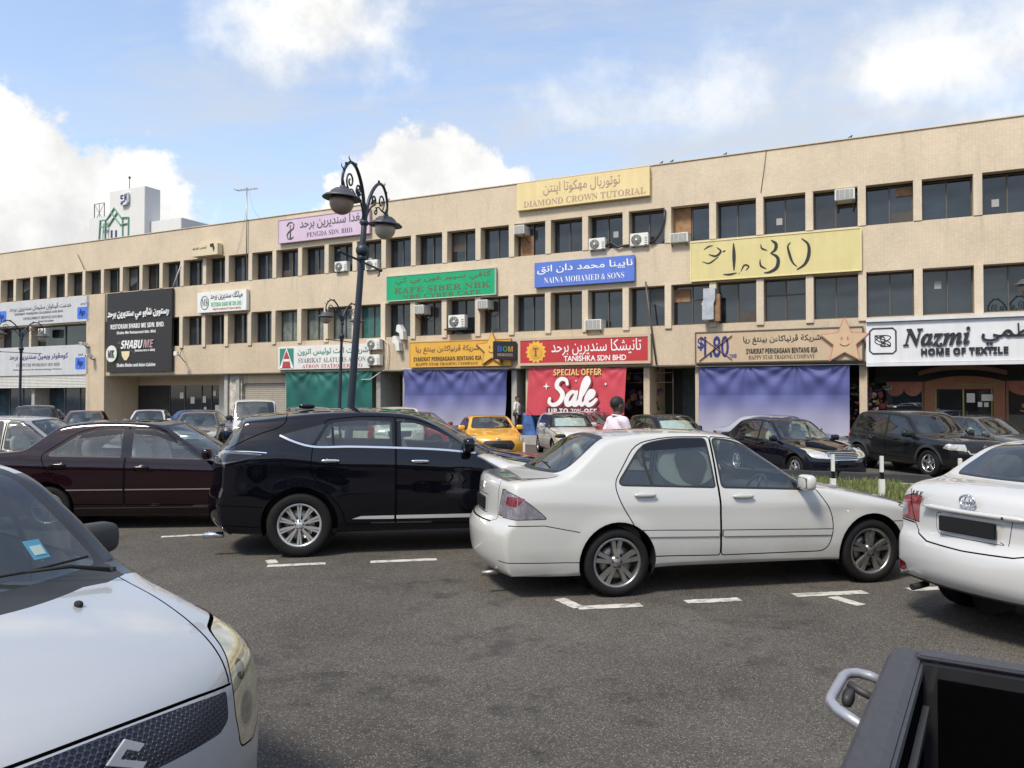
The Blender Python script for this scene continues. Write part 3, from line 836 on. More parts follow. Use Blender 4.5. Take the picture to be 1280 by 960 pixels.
def window_set(rear, front, trim=.016, gl=None, gr=None, visor=None):
    """rear and front door glass with black rubber and an optional tinted rain visor along the top"""
    def f(B):
        for nm, poly, g in (('rear', rear, gr or gl or M_GLASS), ('front', front, gl or M_GLASS)):
            B.mark('window_trim', M_BLACKPL, grow(poly, trim), 'y', fside)
        for poly, g in ((rear, gr or gl or M_GLASS), (front, gl or M_GLASS)):
            B.mark('window', g, poly, 'y', fside)
    return f
def screens(front, rear, fx, rx, gf=None, gr=None, trim=.022, axis='x'):
    def f(B):
        if front:
            B.mark('windscreen_trim', M_BLACKPL, grow(front, trim), axis, ffront(fx)); B.mark('windscreen', gf or M_GLASSL, front, axis, ffront(fx))
        if rear:
            B.mark('rear_window_trim', M_BLACKPL, grow(rear, trim), axis, frear(rx)); B.mark('rear_window', gr or M_GLASS, rear, axis, frear(rx))
    return f
def doors(rear, front, names=('rear_door', 'door')):
    """door skins cut from the body side, with their shut lines"""
    def f(B):
        for nm, poly in zip(names, (rear, front)):
            B.mark(nm, B.c['paint'], poly, 'y', fside, over=True)
        for poly in (rear, front): B.seam(poly, .010, 'y', fside, closed=True)
    return f
def lamp(name, m, side=None, face=None, fx=None, rear=False, x1=1.0):
    def f(B):
        if face:
            f0 = frear(x1) if rear else ffront(fx)
            ff = (lambda f: f0(f) and abs(f.normal.y) <= .3) if side else f0
            for po in (face, mirr(face)):
                B.mark('body:seam', M_SEAM, grow(po, .008), 'x', ff); B.mark(name, m, po, 'x', ff)
        if side:
            fs = lambda f: abs(f.normal.y) > .3
            B.mark('body:seam', M_SEAM, grow(side, .007), 'y', fs, over=False); B.mark(name, m, side, 'y', fs)
    return f
def face(name, m, poly, fx, rear=False, edge=None, edge_m=None):
    def f(B):
        ff = frear(fx) if rear else ffront(fx)
        if edge: B.mark(name + '_surround', edge_m or M_CHROME, grow(poly, edge), 'x', ff)
        B.mark(name, m, poly, 'x', ff)
    return f
def seamx(pts, fx, rear=False, w=.008):
    return lambda B: B.seam(pts, w, 'x', frear(fx) if rear else ffront(fx))
def seamy(pts, w=.008): return lambda B: B.seam(pts, w, 'y', fside)
def trap(z0, z1, y0, y1, r=.08, dip=0.0):
    """screen outline across the car: half-width y0 at z0, y1 at z1"""
    return rnd([(-y0, z0), (0, z0 + dip), (y0, z0), (y1, z1), (0, z1 + .03), (-y1, z1)], [r, .5, r, r, .5, r], 5)

M_REDP = mat('lamp_red_pale', (.20, .035, .05), .12, coat=1, var=.6, vscale=30)
# white saloon in the middle
def saloon_spec(paint_, **kw):
    c = dict(paint=paint_, L=4.53, W=1.695, H=1.475, wheel_r=.308, axles=(1.10, 3.70), tyre_w=.19, rim_r=.205,
        prof=[(4.40, .20, -.10, 0, .03), (4.50, .27, -.22, 0, .05), (4.535, .45, -.26, 0, .08), (4.52, .58, -.27, 0, .08), (4.46, .68, -.27, .01, .08),
              (4.36, .735, -.22, .02, .08), (4.10, .80, -.12, .03, .08), (3.70, .885, -.10, .035, .07), (3.42, .94, -.14, .03, .05), (3.33, .955, -.20, .03, .03),
              (3.22, .985, -.22, .03, .03), (2.85, 1.20, -.17, .03, .045), (2.50, 1.41, -.12, .03, .045), (2.38, 1.447, -.09, .028, .045), (2.1, 1.472, -.04, .026, .045),
              (1.7, 1.482, 0, .026, .045), (1.3, 1.467, .04, .026, .045), (1.05, 1.435, .07, .028, .045), (.95, 1.405, .08, .03, .045), (.70, 1.245, .13, .03, .045),
              (.50, 1.12, .16, .03, .05), (.42, 1.095, .15, .03, .05), (.20, 1.075, .10, .03, .06), (.05, 1.05, .12, .02, .06), (.02, 1.00, .14, 0, .06),
              (.0, .80, .16, 0, .06), (-.01, .69, .17, 0, .05), (-.065, .66, .18, 0, .05), (-.098, .60, .18, 0, .06), (-.10, .45, .18, 0, .06), (-.07, .30, .17, 0, .05), (0, .22, .12, 0, .03)],
        marks=(5, 10, 20, 23), belt=[(0, 1.02), (.5, 1.02), (1.1, .985), (2.1, .955), (3.0, .925), (3.4, .90), (4.5, .86)], tum=.70, plan=(1.2, .15, 1.0, .10),
        cabin=dict(), mirror=(2.95, .955, 0), handles=[(1.36, .905), (2.33, .87)])
    c['low'] = [(0, .925), (.10, .962), (.28, .99), (.52, 1.0), (.74, .996), (.86, .99), (.95, .965), (1, .945)]
    c['res'] = (10, 6, 26)
    c.update(kw); return c
LAN_R = rnd([(1.13, 1.015), (2.06, .975), (2.04, 1.398), (1.70, 1.402), (1.40, 1.352)], [.05, .02, .03, .15, .12])
LAN_F = rnd([(2.15, .972), (3.00, .935), (2.90, 1.045), (2.62, 1.24), (2.34, 1.375), (2.13, 1.398)], [.02, .03, .1, .2, .1, .03])
LAN_RD = rnd([(1.36, .36), (2.10, .34), (2.09, 1.425), (1.66, 1.43), (1.33, 1.37), (1.08, 1.02), (1.12, .86), (1.30, .56)], [.06, .03, .03, .2, .12, .1, .1, .2])
LAN_FD = rnd([(2.11, .34), (3.20, .335), (3.27, .50), (3.26, .70), (3.10, .94), (2.94, 1.065), (2.64, 1.27), (2.36, 1.405), (2.10, 1.427)], [.03, .10, .1, .2, .08, .1, .2, .1, .03])
def build_lancer():
    c = saloon_spec(P_WHITE, rim_r=.222, spokes=dict(n=5, pair=.17, w0=.042, w1=.058), sill=[(0, .22), (.7, .20), (1.5, .26), (3.3, .25), (4.5, .19)],
        plates=[(-.006, .80, .36, .12, 0, 0)])
    c['parts'] = [
        doors(LAN_RD, LAN_FD),
        lambda B: [B.mark('door_strip', P_WHITE, rnd(p, .01), 'y', fside) for p in ([(1.36, .535), (2.085, .515), (2.085, .575), (1.33, .600)], [(2.12, .514), (3.25, .487), (3.26, .545), (2.12, .574)])],
        lambda B: [B.seam(p, .006, 'y', fside, closed=True) for p in ([(1.36, .535), (2.085, .515), (2.085, .575), (1.33, .600)], [(2.12, .514), (3.25, .487), (3.26, .545), (2.12, .574)])],
        lambda B: B.mark('window_trim', M_BLACKPL, grow(LAN_R, .02), 'y', fside),
        lambda B: B.mark('window_trim', M_BLACKPL, grow(LAN_F, .02), 'y', fside),
        lambda B: B.mark('window', M_GLASSL, LAN_R, 'y', fside), lambda B: B.mark('window', M_GLASSL, LAN_F, 'y', fside),
        lambda B: B.mark('visor', M_GLOSSBL, [(1.39, 1.30), (2.05, 1.335), (2.042, 1.406), (1.70, 1.41), (1.41, 1.362)], 'y', fside),
        lambda B: B.seam([(1.45, 1.0), (1.40, 1.17), (1.30, 1.30)][:2] + [(1.40, 1.31)], .03, 'y', fside, 'window_trim', M_BLACKPL),
        lambda B: B.mark('body:seam', M_BLACKPL, rnd([(2.98, .93), (3.10, .925), (2.90, 1.075), (2.86, 1.07)], .01), 'y', fside),
        screens(trap(.99, 1.395, .66, .53), trap(1.125, 1.40, .61, .51), 2.3, 1.1, M_GLASSL, M_GLASSL),
        lamp('tail_light', M_TAILCLR, side=rnd([(-.05, .72), (.44, .725), (.36, .80), (.23, .90), (.10, .965), (-.05, .97)], [0, .02, .1, .1, .04, 0]), face=[(.52, .735), (.86, .72), (.86, .97), (.58, .965)], rear=True, x1=.4),
        lambda B: [B.mark('tail_light:core', M_REDP, rnd([(-.05, .835), (.13, .84), (.10, .90), (.01, .925), (-.05, .925)], .03), 'y', fside)],
        lambda B: [B.mark('tail_light:core', M_REDP, rnd(po, .03), 'x', frear(.3)) for po in ([(.64, .83), (.80, .83), (.80, .92), (.66, .91)], [(-.64, .83), (-.80, .83), (-.80, .92), (-.66, .91)])],
        seamx([(-.50, 1.03), (-.50, .70), (-.45, .665), (.45, .665), (.50, .70), (.50, 1.03)], .3, True),
        seamy([(-.05, .665), (.42, .665), (.74, .60)]), seamy([(-.05, .34), (.30, .335), (.78, .33)]),
        face('plate_recess', P_WHITE, rnd([(-.24, .715), (.24, .715), (.24, .885), (-.24, .885)], .03), .3, True),
        seamx(rnd([(-.24, .715), (.24, .715), (.24, .885), (-.24, .885), (-.24, .715)], .0), .3, True, .006),
        lamp('headlight', M_LAMP, side=rnd([(4.02, .74), (4.5, .60), (4.5, .70), (4.3, .76)], .03), face=rnd([(.36, .60), (.80, .62), (.80, .76), (.36, .70)], .03), fx=3.9),
        face('grille', M_BLACKPL, rnd([(-.30, .60), (.30, .60), (.32, .68), (-.32, .68)], .02), 4.2),
        face('lower_grille', M_BLACKPL, rnd([(-.45, .28), (.45, .28), (.40, .42), (-.40, .42)], .04), 4.2),
        seamy([(3.78, .60), (4.5, .575)]), seamy([(4.02, .80), (3.65, .875), (3.30, .94)]),
    ]
    def extra(root, B, objs):
        # boot spoiler: a blade on two long side fins
        q = MB(); n = 16; vs = []
        for k in range(n + 1):
            y = -.655 + 1.31 * k / n; t = abs(y) / .655; z = 1.215 - .05 * t ** 2.2; x = .10 + .08 * t ** 2.5
            vs += [(x + a_, y, z + b_) for a_, b_ in ((-.108, -.012), (-.104, .010), (-.04, .026), (.06, .018), (.125, -.014), (.06, -.030), (-.06, -.028))]
        q.add(vs, [(i * 7 + j, i * 7 + (j + 1) % 7, (i + 1) * 7 + (j + 1) % 7, (i + 1) * 7 + j) for i in range(n) for j in range(7)] + [list(range(7)), list(range(n * 7, n * 7 + 7))], 0, True)
        q.build('spoiler', [P_WHITE], root)
        for s in (1, -1):
            q = MB(); out = [(.66, 1.085), (.52, 1.112), (.38, 1.138), (.24, 1.164), (.10, 1.172), (.06, 1.160), (.13, 1.135), (.20, 1.09), (.24, 1.06), (.50, 1.06)]
            q.prism(out, s * .615, s * .668, 'y'); q.build('spoiler_fin', [P_WHITE], root, bevel=.014)
        q = MB()       # three-diamond badge
        for a in (90, 210, 330):
            d = Vector((math.cos(R(a)), math.sin(R(a)))); nn = Vector((-d.y, d.x)); s = .034
            poly = [Vector((0, 0)), d * s * .58 + nn * s * .32, d * s * 1.15, d * s * .58 - nn * s * .32]
            q.prism([(v.x, v.y + .955) for v in poly], -.022, -.004, 'x')
        q.build('badge', [M_CHROME], root, Matrix.Translation((.012, 0, 0)))
        q = MB(); q.tube([(.86, .30, 1.40), (.45, .30, 1.73)], [.004, .002], 6); q.sell((.88, .30, 1.40), (.06, .02, .022)); q.build('antenna', [M_BLACKPL], root)
        q = MB(); q.lathe([(0, .0), (.018, 0), (.016, .006), (0, .008)], 14, 0, c=(3.44, -B.S(3.44, .70), .70), axis='y'); q.build('side_repeater', [M_LAMP], root)
        # round sun shade stuck inside the rear door glass
        q = MB(); n = 28
        for sg in (-1,):
            ring = []
            for k in range(n):
                a = 2 * PI * k / n; rr = 1 + .06 * math.sin(3 * a) + .04 * math.sin(5 * a + 1)
                x = 1.87 + .155 * rr * math.cos(a); z = 1.165 + .165 * rr * math.sin(a); ring.append((x, sg * (B.S(x, z) - .024), z))
            q.add(ring, [list(range(n))], 0)  # wavy dark patch stands in for a reflection over the middle of the shade
            ring = []
            outer = []
            for k in range(n):
                a = 2 * PI * k / n; x = 1.83 + .30 * math.cos(a); z = 1.155 + .185 * math.sin(a); ring.append((x, sg * (B.S(x, z) - .035), z))
            q.tube(ring, .006, 5, 1, closed=True)
            q.add([(a_, b_ + .006, c_) for a_, b_, c_ in ring], [list(range(n))], 2)
        q.build('sunshade', [M_DARK, M_GREYPL, mat('shade_film', (.13, .14, .135), .8, var=.15)], root)
        q = MB(); q.bar((.62, .10, 1.165), (.50, .02, 1.135), .02, .012); q.bar((.60, .09, 1.165), (.58, -.32, 1.18), .012, .012); q.build('rear_wiper', [M_BLACKPL], root)
        q = MB(); q.tube([(.12, -.45, .20), (-.08, -.45, .19)], .024, 10); q.build('exhaust_pipe', [M_DISC], root)
    c['extras'] = [extra]
    return make_car(c, 'parked_car', 'white saloon with a boot spoiler and a round dark shade in its rear door window', 'car')
# black crossover
HAR_Q = rnd([(.80, 1.375), (1.15, 1.262), (1.30, 1.50)], [.03, .03, .04])
HAR_R = rnd([(1.195, 1.258), (2.055, 1.235), (2.045, 1.515), (1.70, 1.535), (1.34, 1.500)], [.03, .02, .02, .15, .06])
HAR_F = rnd([(2.16, 1.230), (3.00, 1.165), (2.86, 1.265), (2.52, 1.435), (2.30, 1.505), (2.15, 1.520)], [.02, .03, .1, .2, .1, .03])
M_BRIGHT = mat('bright_strip', (.66, .66, .67), .3, metal=.25)
def build_harrier():
    c = dict(paint=P_BLACK, res=(10, 6, 24), L=4.72, W=1.835, H=1.672, wheel_r=.362, axles=(1.02, 3.68), tyre_w=.225, rim_r=.242, arch_r=.425, rim_mat=mat('alloy_bright', (.66, .65, .64), .25, metal=.7),
        spokes=dict(n=10, pair=.075, w0=.019, w1=.034), zb=.24,
        prof=[(4.60, .24, -.12, 0, .03), (4.69, .34, -.24, 0, .06), (4.72, .55, -.30, 0, .08), (4.68, .76, -.30, .01, .08), (4.57, .90, -.26, .02, .09),
              (4.45, .955, -.22, .03, .09), (4.20, 1.01, -.15, .04, .08), (3.80, 1.08, -.12, .05, .07), (3.48, 1.13, -.18, .05, .05), (3.40, 1.145, -.24, .04, .03),
              (3.32, 1.165, -.25, .04, .03), (2.85, 1.43, -.18, .04, .05), (2.50, 1.585, -.12, .04, .06), (2.30, 1.635, -.08, .045, .07), (1.90, 1.668, -.03, .05, .07),
              (1.40, 1.668, 0, .05, .07), (.95, 1.645, .03, .055, .06), (.60, 1.612, .07, .06, .05), (.29, 1.578, .12, .06, .03), (.265, 1.552, .125, .05, .03), (.27, 1.525, .115, .04, .04),
              (.18, 1.42, .18, .03, .05), (.075, 1.26, .24, .02, .05), (.02, 1.20, .25, .01, .06), (-.04, 1.12, .26, 0, .06), (-.06, .95, .26, 0, .06),
              (-.07, .78, .26, 0, .06), (-.10, .68, .26, 0, .06), (-.11, .50, .26, 0, .07), (-.06, .36, .24, 0, .05), (.04, .27, .20, 0, .03)],
        marks=(5, 10, 19, 22), belt=[(0, 1.22), (.5, 1.30), (.9, 1.33), (1.3, 1.235), (2.1, 1.215), (3.0, 1.15), (3.4, 1.10), (4.7, 1.02)], tum=.72, plan=(1.3, .16, 1.2, .12),
        low=[(0, .88), (.08, .94), (.22, .975), (.45, 1.0), (.62, .992), (.76, .998), (.88, .985), (.96, .955), (1, .94)],
        sill=[(0, .30), (.55, .25), (1.5, .27), (3.3, .27), (4.7, .24)], cabin=dict(z=.72, dash_z=1.08, front_seat=2.25, rear_seat=1.25), mirror=(2.93, 1.20, 0), mirror_scale=1.15,
        handles=[(1.36, 1.075), (2.37, 1.055)], handle_mat=M_CHROME, handle_cup=P_BLACK, plates=[(4.72, .52, .45, .11, 0, 0)])
    def chrome(B):
        B.seam(spline2([(.80, 1.372), (.95, 1.305), (1.15, 1.248), (1.6, 1.240), (2.10, 1.222), (2.60, 1.195), (3.02, 1.152)]), .021, 'y', fside, 'sill_trim', M_CHROME)
        B.seam(spline2([(.66, 1.182), (.45, 1.198), (.10, 1.20)]), .010, 'y', fside, 'body:chrome', M_CHROME)
        for p in ([(1.60, .42), (2.075, .412), (2.075, .452), (1.70, .452)], [(2.10, .412), (3.26, .405), (3.26, .449), (2.10, .453)]):
            B.mark('door_strip', M_BRIGHT, p, 'y', fside)
    c['parts'] = [
        doors(rnd([(1.16, 1.25), (1.14, .95), (1.32, .74), (1.50, .52), (1.52, .36), (2.085, .35), (2.085, 1.57), (1.70, 1.585), (1.30, 1.545)], [.02, .08, .1, .1, .05, .02, .02, .2, .06]),
              rnd([(2.10, .35), (3.26, .34), (3.30, .60), (3.24, .95), (3.08, 1.17), (2.88, 1.29), (2.55, 1.47), (2.32, 1.545), (2.10, 1.57)], [.02, .06, .2, .1, .05, .1, .2, .1, .02])),
        lambda B: [B.mark('window_trim', M_GLOSSBL, grow(p, g), 'y', fside) for p, g in ((HAR_Q, .012), (HAR_R, .03), (HAR_F, .03))],
        lambda B: [B.mark('quarter_window', M_GLASSD, HAR_Q, 'y', fside), B.mark('window', M_GLASSL, HAR_R, 'y', fside), B.mark('window', M_GLASSL, HAR_F, 'y', fside)],
        lambda B: B.seam([(1.39, 1.25), (1.37, 1.51)], .028, 'y', fside, 'window_trim', M_BLACKPL),
        lambda B: B.mark('visor', M_GLASSD, [(1.36, 1.465), (2.04, 1.485), (2.04, 1.52), (1.70, 1.54), (1.38, 1.51)], 'y', fside),
        screens(trap(1.17, 1.57, .72, .58), trap(1.27, 1.53, .62, .56, .06), 2.4, .6, M_GLASSL, M_GLASSL),
        chrome,
        lamp('tail_light', M_TAILDK, side=rnd([(-.1, 1.20), (.30, 1.205), (.64, 1.165), (.40, 1.10), (.18, 1.05), (-.1, 1.04)], [0, .05, .05, .1, .03, 0]), face=rnd([(.40, 1.06), (1.3, 1.05), (1.3, 1.19), (.42, 1.18)], .03), rear=True, x1=.45),
        lambda B: B.mark('tail_light:core', M_GLOSSBL, [(.12, 1.07), (.36, 1.095), (.60, 1.155), (.30, 1.175), (.12, 1.175)], 'y', fside),
        seamy([(-.1, .66), (.10, .60), (.62, .575)]), seamy([(-.1, .40), (.2, .37), (.58, .345)]), lambda B: B.seam(spline2([(.24, 1.225), (.40, 1.31), (.60, 1.40), (.78, 1.46), (.86, 1.54), (.84, 1.62)], .05), .011, 'y', lambda f: abs(f.normal.y) > .12),
        lamp('headlight', M_LAMP, side=rnd([(4.05, .93), (4.5, .75), (4.6, .84), (4.3, .97)], .03), face=rnd([(.40, .76), (.85, .80), (.85, .93), (.40, .86)], .03), fx=3.9),
        face('grille', M_BLACKPL, rnd([(-.35, .62), (.35, .62), (.42, .82), (-.42, .82)], .03), 4.2),
    ]
    def extra(root, B, objs):
        q = MB(); q.tube([(.16, -.62, .24), (-.06, -.62, .235)], .035, 12); q.build('exhaust_pipe', [M_CHROME], root)
        q = MB(); q.bar((2.10, -B.S(2.10, 1.53) - .004, 1.535), (2.20, -B.S(2.20, 1.53) - .004, 1.535), .006, .014); q.build('visor_clip', [M_CHROME], root)
        q = MB(); q.sell((1.02, 0, 1.69), (.10, .02, .03)); q.build('antenna', [P_BLACK], root)
    c['extras'] = [extra]
    return make_car(c, 'parked_car', 'glossy black crossover with chrome strip along its doors, beside the maroon saloon', 'car')

# dark maroon saloon
def build_maroon():
    WR = rnd([(.98, 1.02), (1.92, 1.00), (1.905, 1.345), (1.62, 1.345), (1.36, 1.28)], [.05, .02, .02, .15, .15]); WF = rnd([(2.06, .995), (3.02, .965), (2.90, 1.06), (2.58, 1.245), (2.30, 1.335), (2.05, 1.345)], [.02, .03, .1, .2, .1, .03])
    c = saloon_spec(P_MAROON, belt=[(0, 1.03), (.5, 1.035), (1.1, 1.005), (2.1, .975), (3.0, .945), (3.4, .92), (4.5, .86)], wheel_r=.30, handles=[(1.12, .875), (2.20, .835)], H=1.48, axles=(.98, 3.58), mirror=(3.10, .99, 0))
    c['parts'] = [
        doors(rnd([(1.20, .36), (1.975, .34), (1.975, 1.405), (1.60, 1.405), (1.30, 1.32), (.88, 1.02), (.94, .86), (1.18, .60)], [.06, .03, .03, .2, .12, .06, .1, .15]), rnd([(1.995, .34), (3.15, .335), (3.22, .50), (3.22, .70), (3.10, .95), (2.94, 1.08), (2.62, 1.27), (2.34, 1.38), (1.99, 1.405)], [.03, .1, .1, .2, .08, .1, .2, .1, .03])),
        lambda B: [B.mark('window_trim', M_BLACKPL, grow(p, .02), 'y', fside) for p in (WR, WF)],
        lambda B: [B.mark('body:seam2', M_GLOSSBL, [(1.92, .98), (2.06, .98), (2.05, 1.36), (1.905, 1.36)], 'y', fside)],
        lambda B: [B.mark('window', M_GLASSL, p, 'y', fside) for p in (WR, WF)],
        lambda B: B.seam([(1.30, 1.01), (1.32, 1.27)], .03, 'y', fside, 'window_trim', M_BLACKPL),
        lambda B: [B.mark('visor', M_GLOSSBL, p, 'y', fside) for p in ([(1.34, 1.235), (1.905, 1.30), (1.90, 1.36), (1.60, 1.36), (1.36, 1.29)], [(2.06, 1.30), (2.34, 1.275), (2.66, 1.16), (2.60, 1.25), (2.32, 1.345), (2.05, 1.355)])],
        lambda B: [B.seam(p, .016, 'y', fside, 'door_strip', M_CHROME) for p in ([(1.22, .55), (1.965, .55)], [(2.005, .55), (3.16, .55)])],
        lambda B: B.seam([(1.2, .30), (3.3, .30)], .014, 'y', fside, 'body:edge', M_GREYPL),
        screens(trap(.99, 1.385, .66, .52), trap(1.13, 1.385, .60, .50), 2.3, 1.1, M_GLASSL, M_GLASS),
        lamp('tail_light', M_RED, side=rnd([(-.05, .75), (.36, .78), (.28, .93), (-.05, .97)], .03), face=rnd([(.45, .75), (.80, .74), (.80, .95), (.50, .94)], .03), rear=True, x1=.4),
        lamp('headlight', M_LAMP, side=rnd([(4.02, .74), (4.5, .60), (4.5, .70), (4.3, .76)], .03), face=rnd([(.36, .60), (.80, .62), (.80, .76), (.36, .70)], .03), fx=3.9)]
    return make_car(c, 'parked_car', 'dark maroon saloon parked between the silver hatchback nose and the black crossover tail', 'car')

# white saloon seen from its tail, at the right edge
def build_vios():
    c = saloon_spec(P_PEARL, L=4.30, H=1.47, W=1.70, wheel_r=.295, axles=(.93, 3.48), spokes=dict(n=7, w0=.03, w1=.03), plan=(1.2, .15, 1.1, .14), tum=.70,
        prof=[(4.20, .20, -.10, 0, .03), (4.28, .30, -.26, 0, .06), (4.30, .48, -.32, 0, .08), (4.26, .64, -.32, 0, .08), (4.18, .76, -.28, .01, .09),
              (4.05, .82, -.24, .02, .09), (3.80, .88, -.15, .03, .08), (3.45, .96, -.12, .035, .07), (3.20, 1.02, -.16, .03, .05), (3.12, 1.035, -.20, .03, .03),
              (3.03, 1.06, -.22, .03, .03), (2.65, 1.27, -.17, .03, .045), (2.35, 1.41, -.12, .035, .05), (2.2, 1.445, -.09, .035, .05), (1.95, 1.465, -.04, .035, .055),
              (1.6, 1.47, 0, .035, .055), (1.25, 1.45, .04, .035, .055), (1.02, 1.415, .07, .035, .05), (.94, 1.39, .08, .035, .05), (.70, 1.265, .13, .03, .045),
              (.50, 1.165, .16, .03, .05), (.42, 1.15, .15, .03, .06), (.22, 1.13, .12, .04, .08), (.09, 1.085, .16, .04, .09), (.045, 1.02, .19, .02, .08),
              (.025, .87, .20, 0, .07), (.01, .735, .21, 0, .07), (-.05, .67, .22, 0, .08), (-.075, .54, .23, 0, .08), (-.055, .42, .21, 0, .06), (.02, .345, .15, 0, .03)],
        belt=[(0, 1.08), (.5, 1.08), (1.1, 1.02), (2.1, .985), (3.0, .95), (3.3, .93), (4.3, .88)], mirror=(2.72, .99, 0), handles=[(1.28, .93), (2.16, .90)], plates=[(-.0, .842, .46, .115, 0, 0)], sill=[(0, .335), (.45, .33), (.75, .26), (1.3, .25), (3.2, .24), (4.3, .2)])
    WR = rnd([(1.05, 1.05), (1.92, 1.02), (1.90, 1.37), (1.60, 1.375), (1.32, 1.33)], [.05, .02, .02, .15, .12]); WF = rnd([(2.03, 1.015), (2.85, .985), (2.76, 1.08), (2.45, 1.27), (2.2, 1.36), (2.02, 1.37)], [.02, .03, .1, .2, .1, .03])
    c['parts'] = [doors(rnd([(1.25, .36), (1.95, .34), (1.95, 1.41), (1.55, 1.415), (1.26, 1.36), (.98, 1.05), (1.0, .86), (1.2, .58)], [.06, .03, .03, .2, .12, .06, .1, .15]), rnd([(1.965, .34), (3.0, .335), (3.06, .50), (3.05, .75), (2.92, .98), (2.78, 1.10), (2.48, 1.29), (2.22, 1.395), (1.96, 1.41)], [.03, .1, .1, .2, .08, .1, .2, .1, .03])),
        lambda B: [B.mark('window_trim', M_BLACKPL, grow(p, .018), 'y', fside) for p in (WR, WF)], lambda B: [B.mark('window', M_GLASS, p, 'y', fside) for p in (WR, WF)],
        screens(trap(1.07, 1.39, .66, .52), trap(1.175, 1.40, .61, .52, .07), 2.2, 1.1, M_GLASSL, M_GLASS, trim=.014),
        lamp('tail_light', M_RED, side=rnd([(-.05, .80), (.30, .81), (.24, .96), (.12, 1.035), (-.05, 1.035)], [0, .05, .06, .05, 0]), face=rnd([(.60, .795), (.9, .80), (.9, 1.04), (.75, 1.04)], [.03, 0, 0, .05]), rear=True, x1=.45),
        lambda B: [B.mark('tail_light:core', M_TAILCLR, rnd(po, .03), 'x', frear(.4)) for po in ([(.66, .83), (.76, .83), (.76, .92), (.68, .93)], [(-.66, .83), (-.76, .83), (-.76, .92), (-.68, .93)])],
        seamx([(-.66, 1.05), (-.58, .85), (-.545, .78), (-.48, .715), (-.35, .68), (0, .67), (.35, .68), (.48, .715), (.545, .78), (.58, .85), (.66, 1.05)], .4, True, .010),
        face('plate_recess', P_PEARL, rnd([(-.30, .745), (.30, .745), (.32, .93), (-.32, .93)], .05), .4, True), seamx(rnd([(-.29, .750), (.29, .750), (.31, .925)], .06), .4, True, .005), seamx([(-.29, .75), (-.31, .925)], .4, True, .005),
        lamp('reflector', M_RED, face=rnd([(.60, .38), (.76, .39), (.76, .46), (.62, .45)], .01), rear=True, x1=.5),
        seamy([(-.1, .79), (.3, .79), (.55, .66)]), seamx([(-.8, .785), (-.56, .785)], .4, True, .008), seamx([(.56, .785), (.8, .785)], .4, True, .008),
        lambda B: B.mark('lower_lip', M_GREYPL, [(-.72, .30), (.72, .30), (.70, .365), (-.70, .365)], 'x', frear(.4)),
        lamp('headlight', M_LAMP, side=rnd([(3.85, .78), (4.25, .66), (4.25, .76), (4.1, .82)], .03), face=rnd([(.36, .66), (.80, .68), (.80, .80), (.36, .76)], .03), fx=3.7)]
    def extra(root, B, objs):
        q = MB(); n = 20; vs = []
        for k in range(n + 1):
            y = -.42 + .84 * k / n; t = max(0, (abs(y) - .34) / .08); x = .03 + .10 * (y / .42) ** 2 * .5; h = .022 * (1 - t * t * .8)
            for a, b in ((.02, .935 + h), (-.03, .935 + h * .75), (-.036, .935 - h * .2), (-.012, .935 - h), (.02, .935 - h)): vs.append((x + a - .01, y, b + .012))
        q.add(vs, [(i * 5 + j, i * 5 + (j + 1) % 5, (i + 1) * 5 + (j + 1) % 5, (i + 1) * 5 + j) for i in range(n) for j in range(5)] + [list(range(5)), list(range(n * 5, n * 5 + 5))], 0, True)
        q.build('boot_garnish', [P_PEARL], root)
        q = MB(); q.lathe([(0, -.004), (.010, -.004), (.010, .006)], 12, 0, c=(.008, -.27, .945), axis='x'); q.build('boot_lock', [M_DARK], root)
        q = MB()           # three-ring oval badge
        def ell(cy, cz, a, b): return [(0, cy + a * math.cos(2 * PI * k / 28), cz + b * math.sin(2 * PI * k / 28)) for k in range(28)]
        q.tube(ell(0, 0, .062, .043), .0075, 6, closed=True); q.tube(ell(0, .012, .050, .018), .006, 6, closed=True); q.tube(ell(0, -.003, .019, .038), .006, 6, closed=True)
        q.build('badge', [M_CHROME], root, Matrix.Translation((.010, 0, 1.035)))
        q = text_mesh('1.5 E', .05, .004, shear=.3, bold=.012); place_text(q, 'lettering', M_GREYPL, root, Matrix.Translation((.088, .50, 1.03)) @ Matrix.Rotation(R(-90 - 14), 4, 'Z') @ Matrix.Rotation(R(90 - 10), 4, 'X'), w=.13, h=.04)
        q = MB(); q.tube([(.18, .50, .30), (.02, .50, .285)], .026, 12); q.build('exhaust_pipe', [M_DARK], root)
    c['extras'] = [extra]
    return make_car(c, 'parked_car', 'white saloon seen from its tail at the right edge, oval ring badge above its plate', 'car')

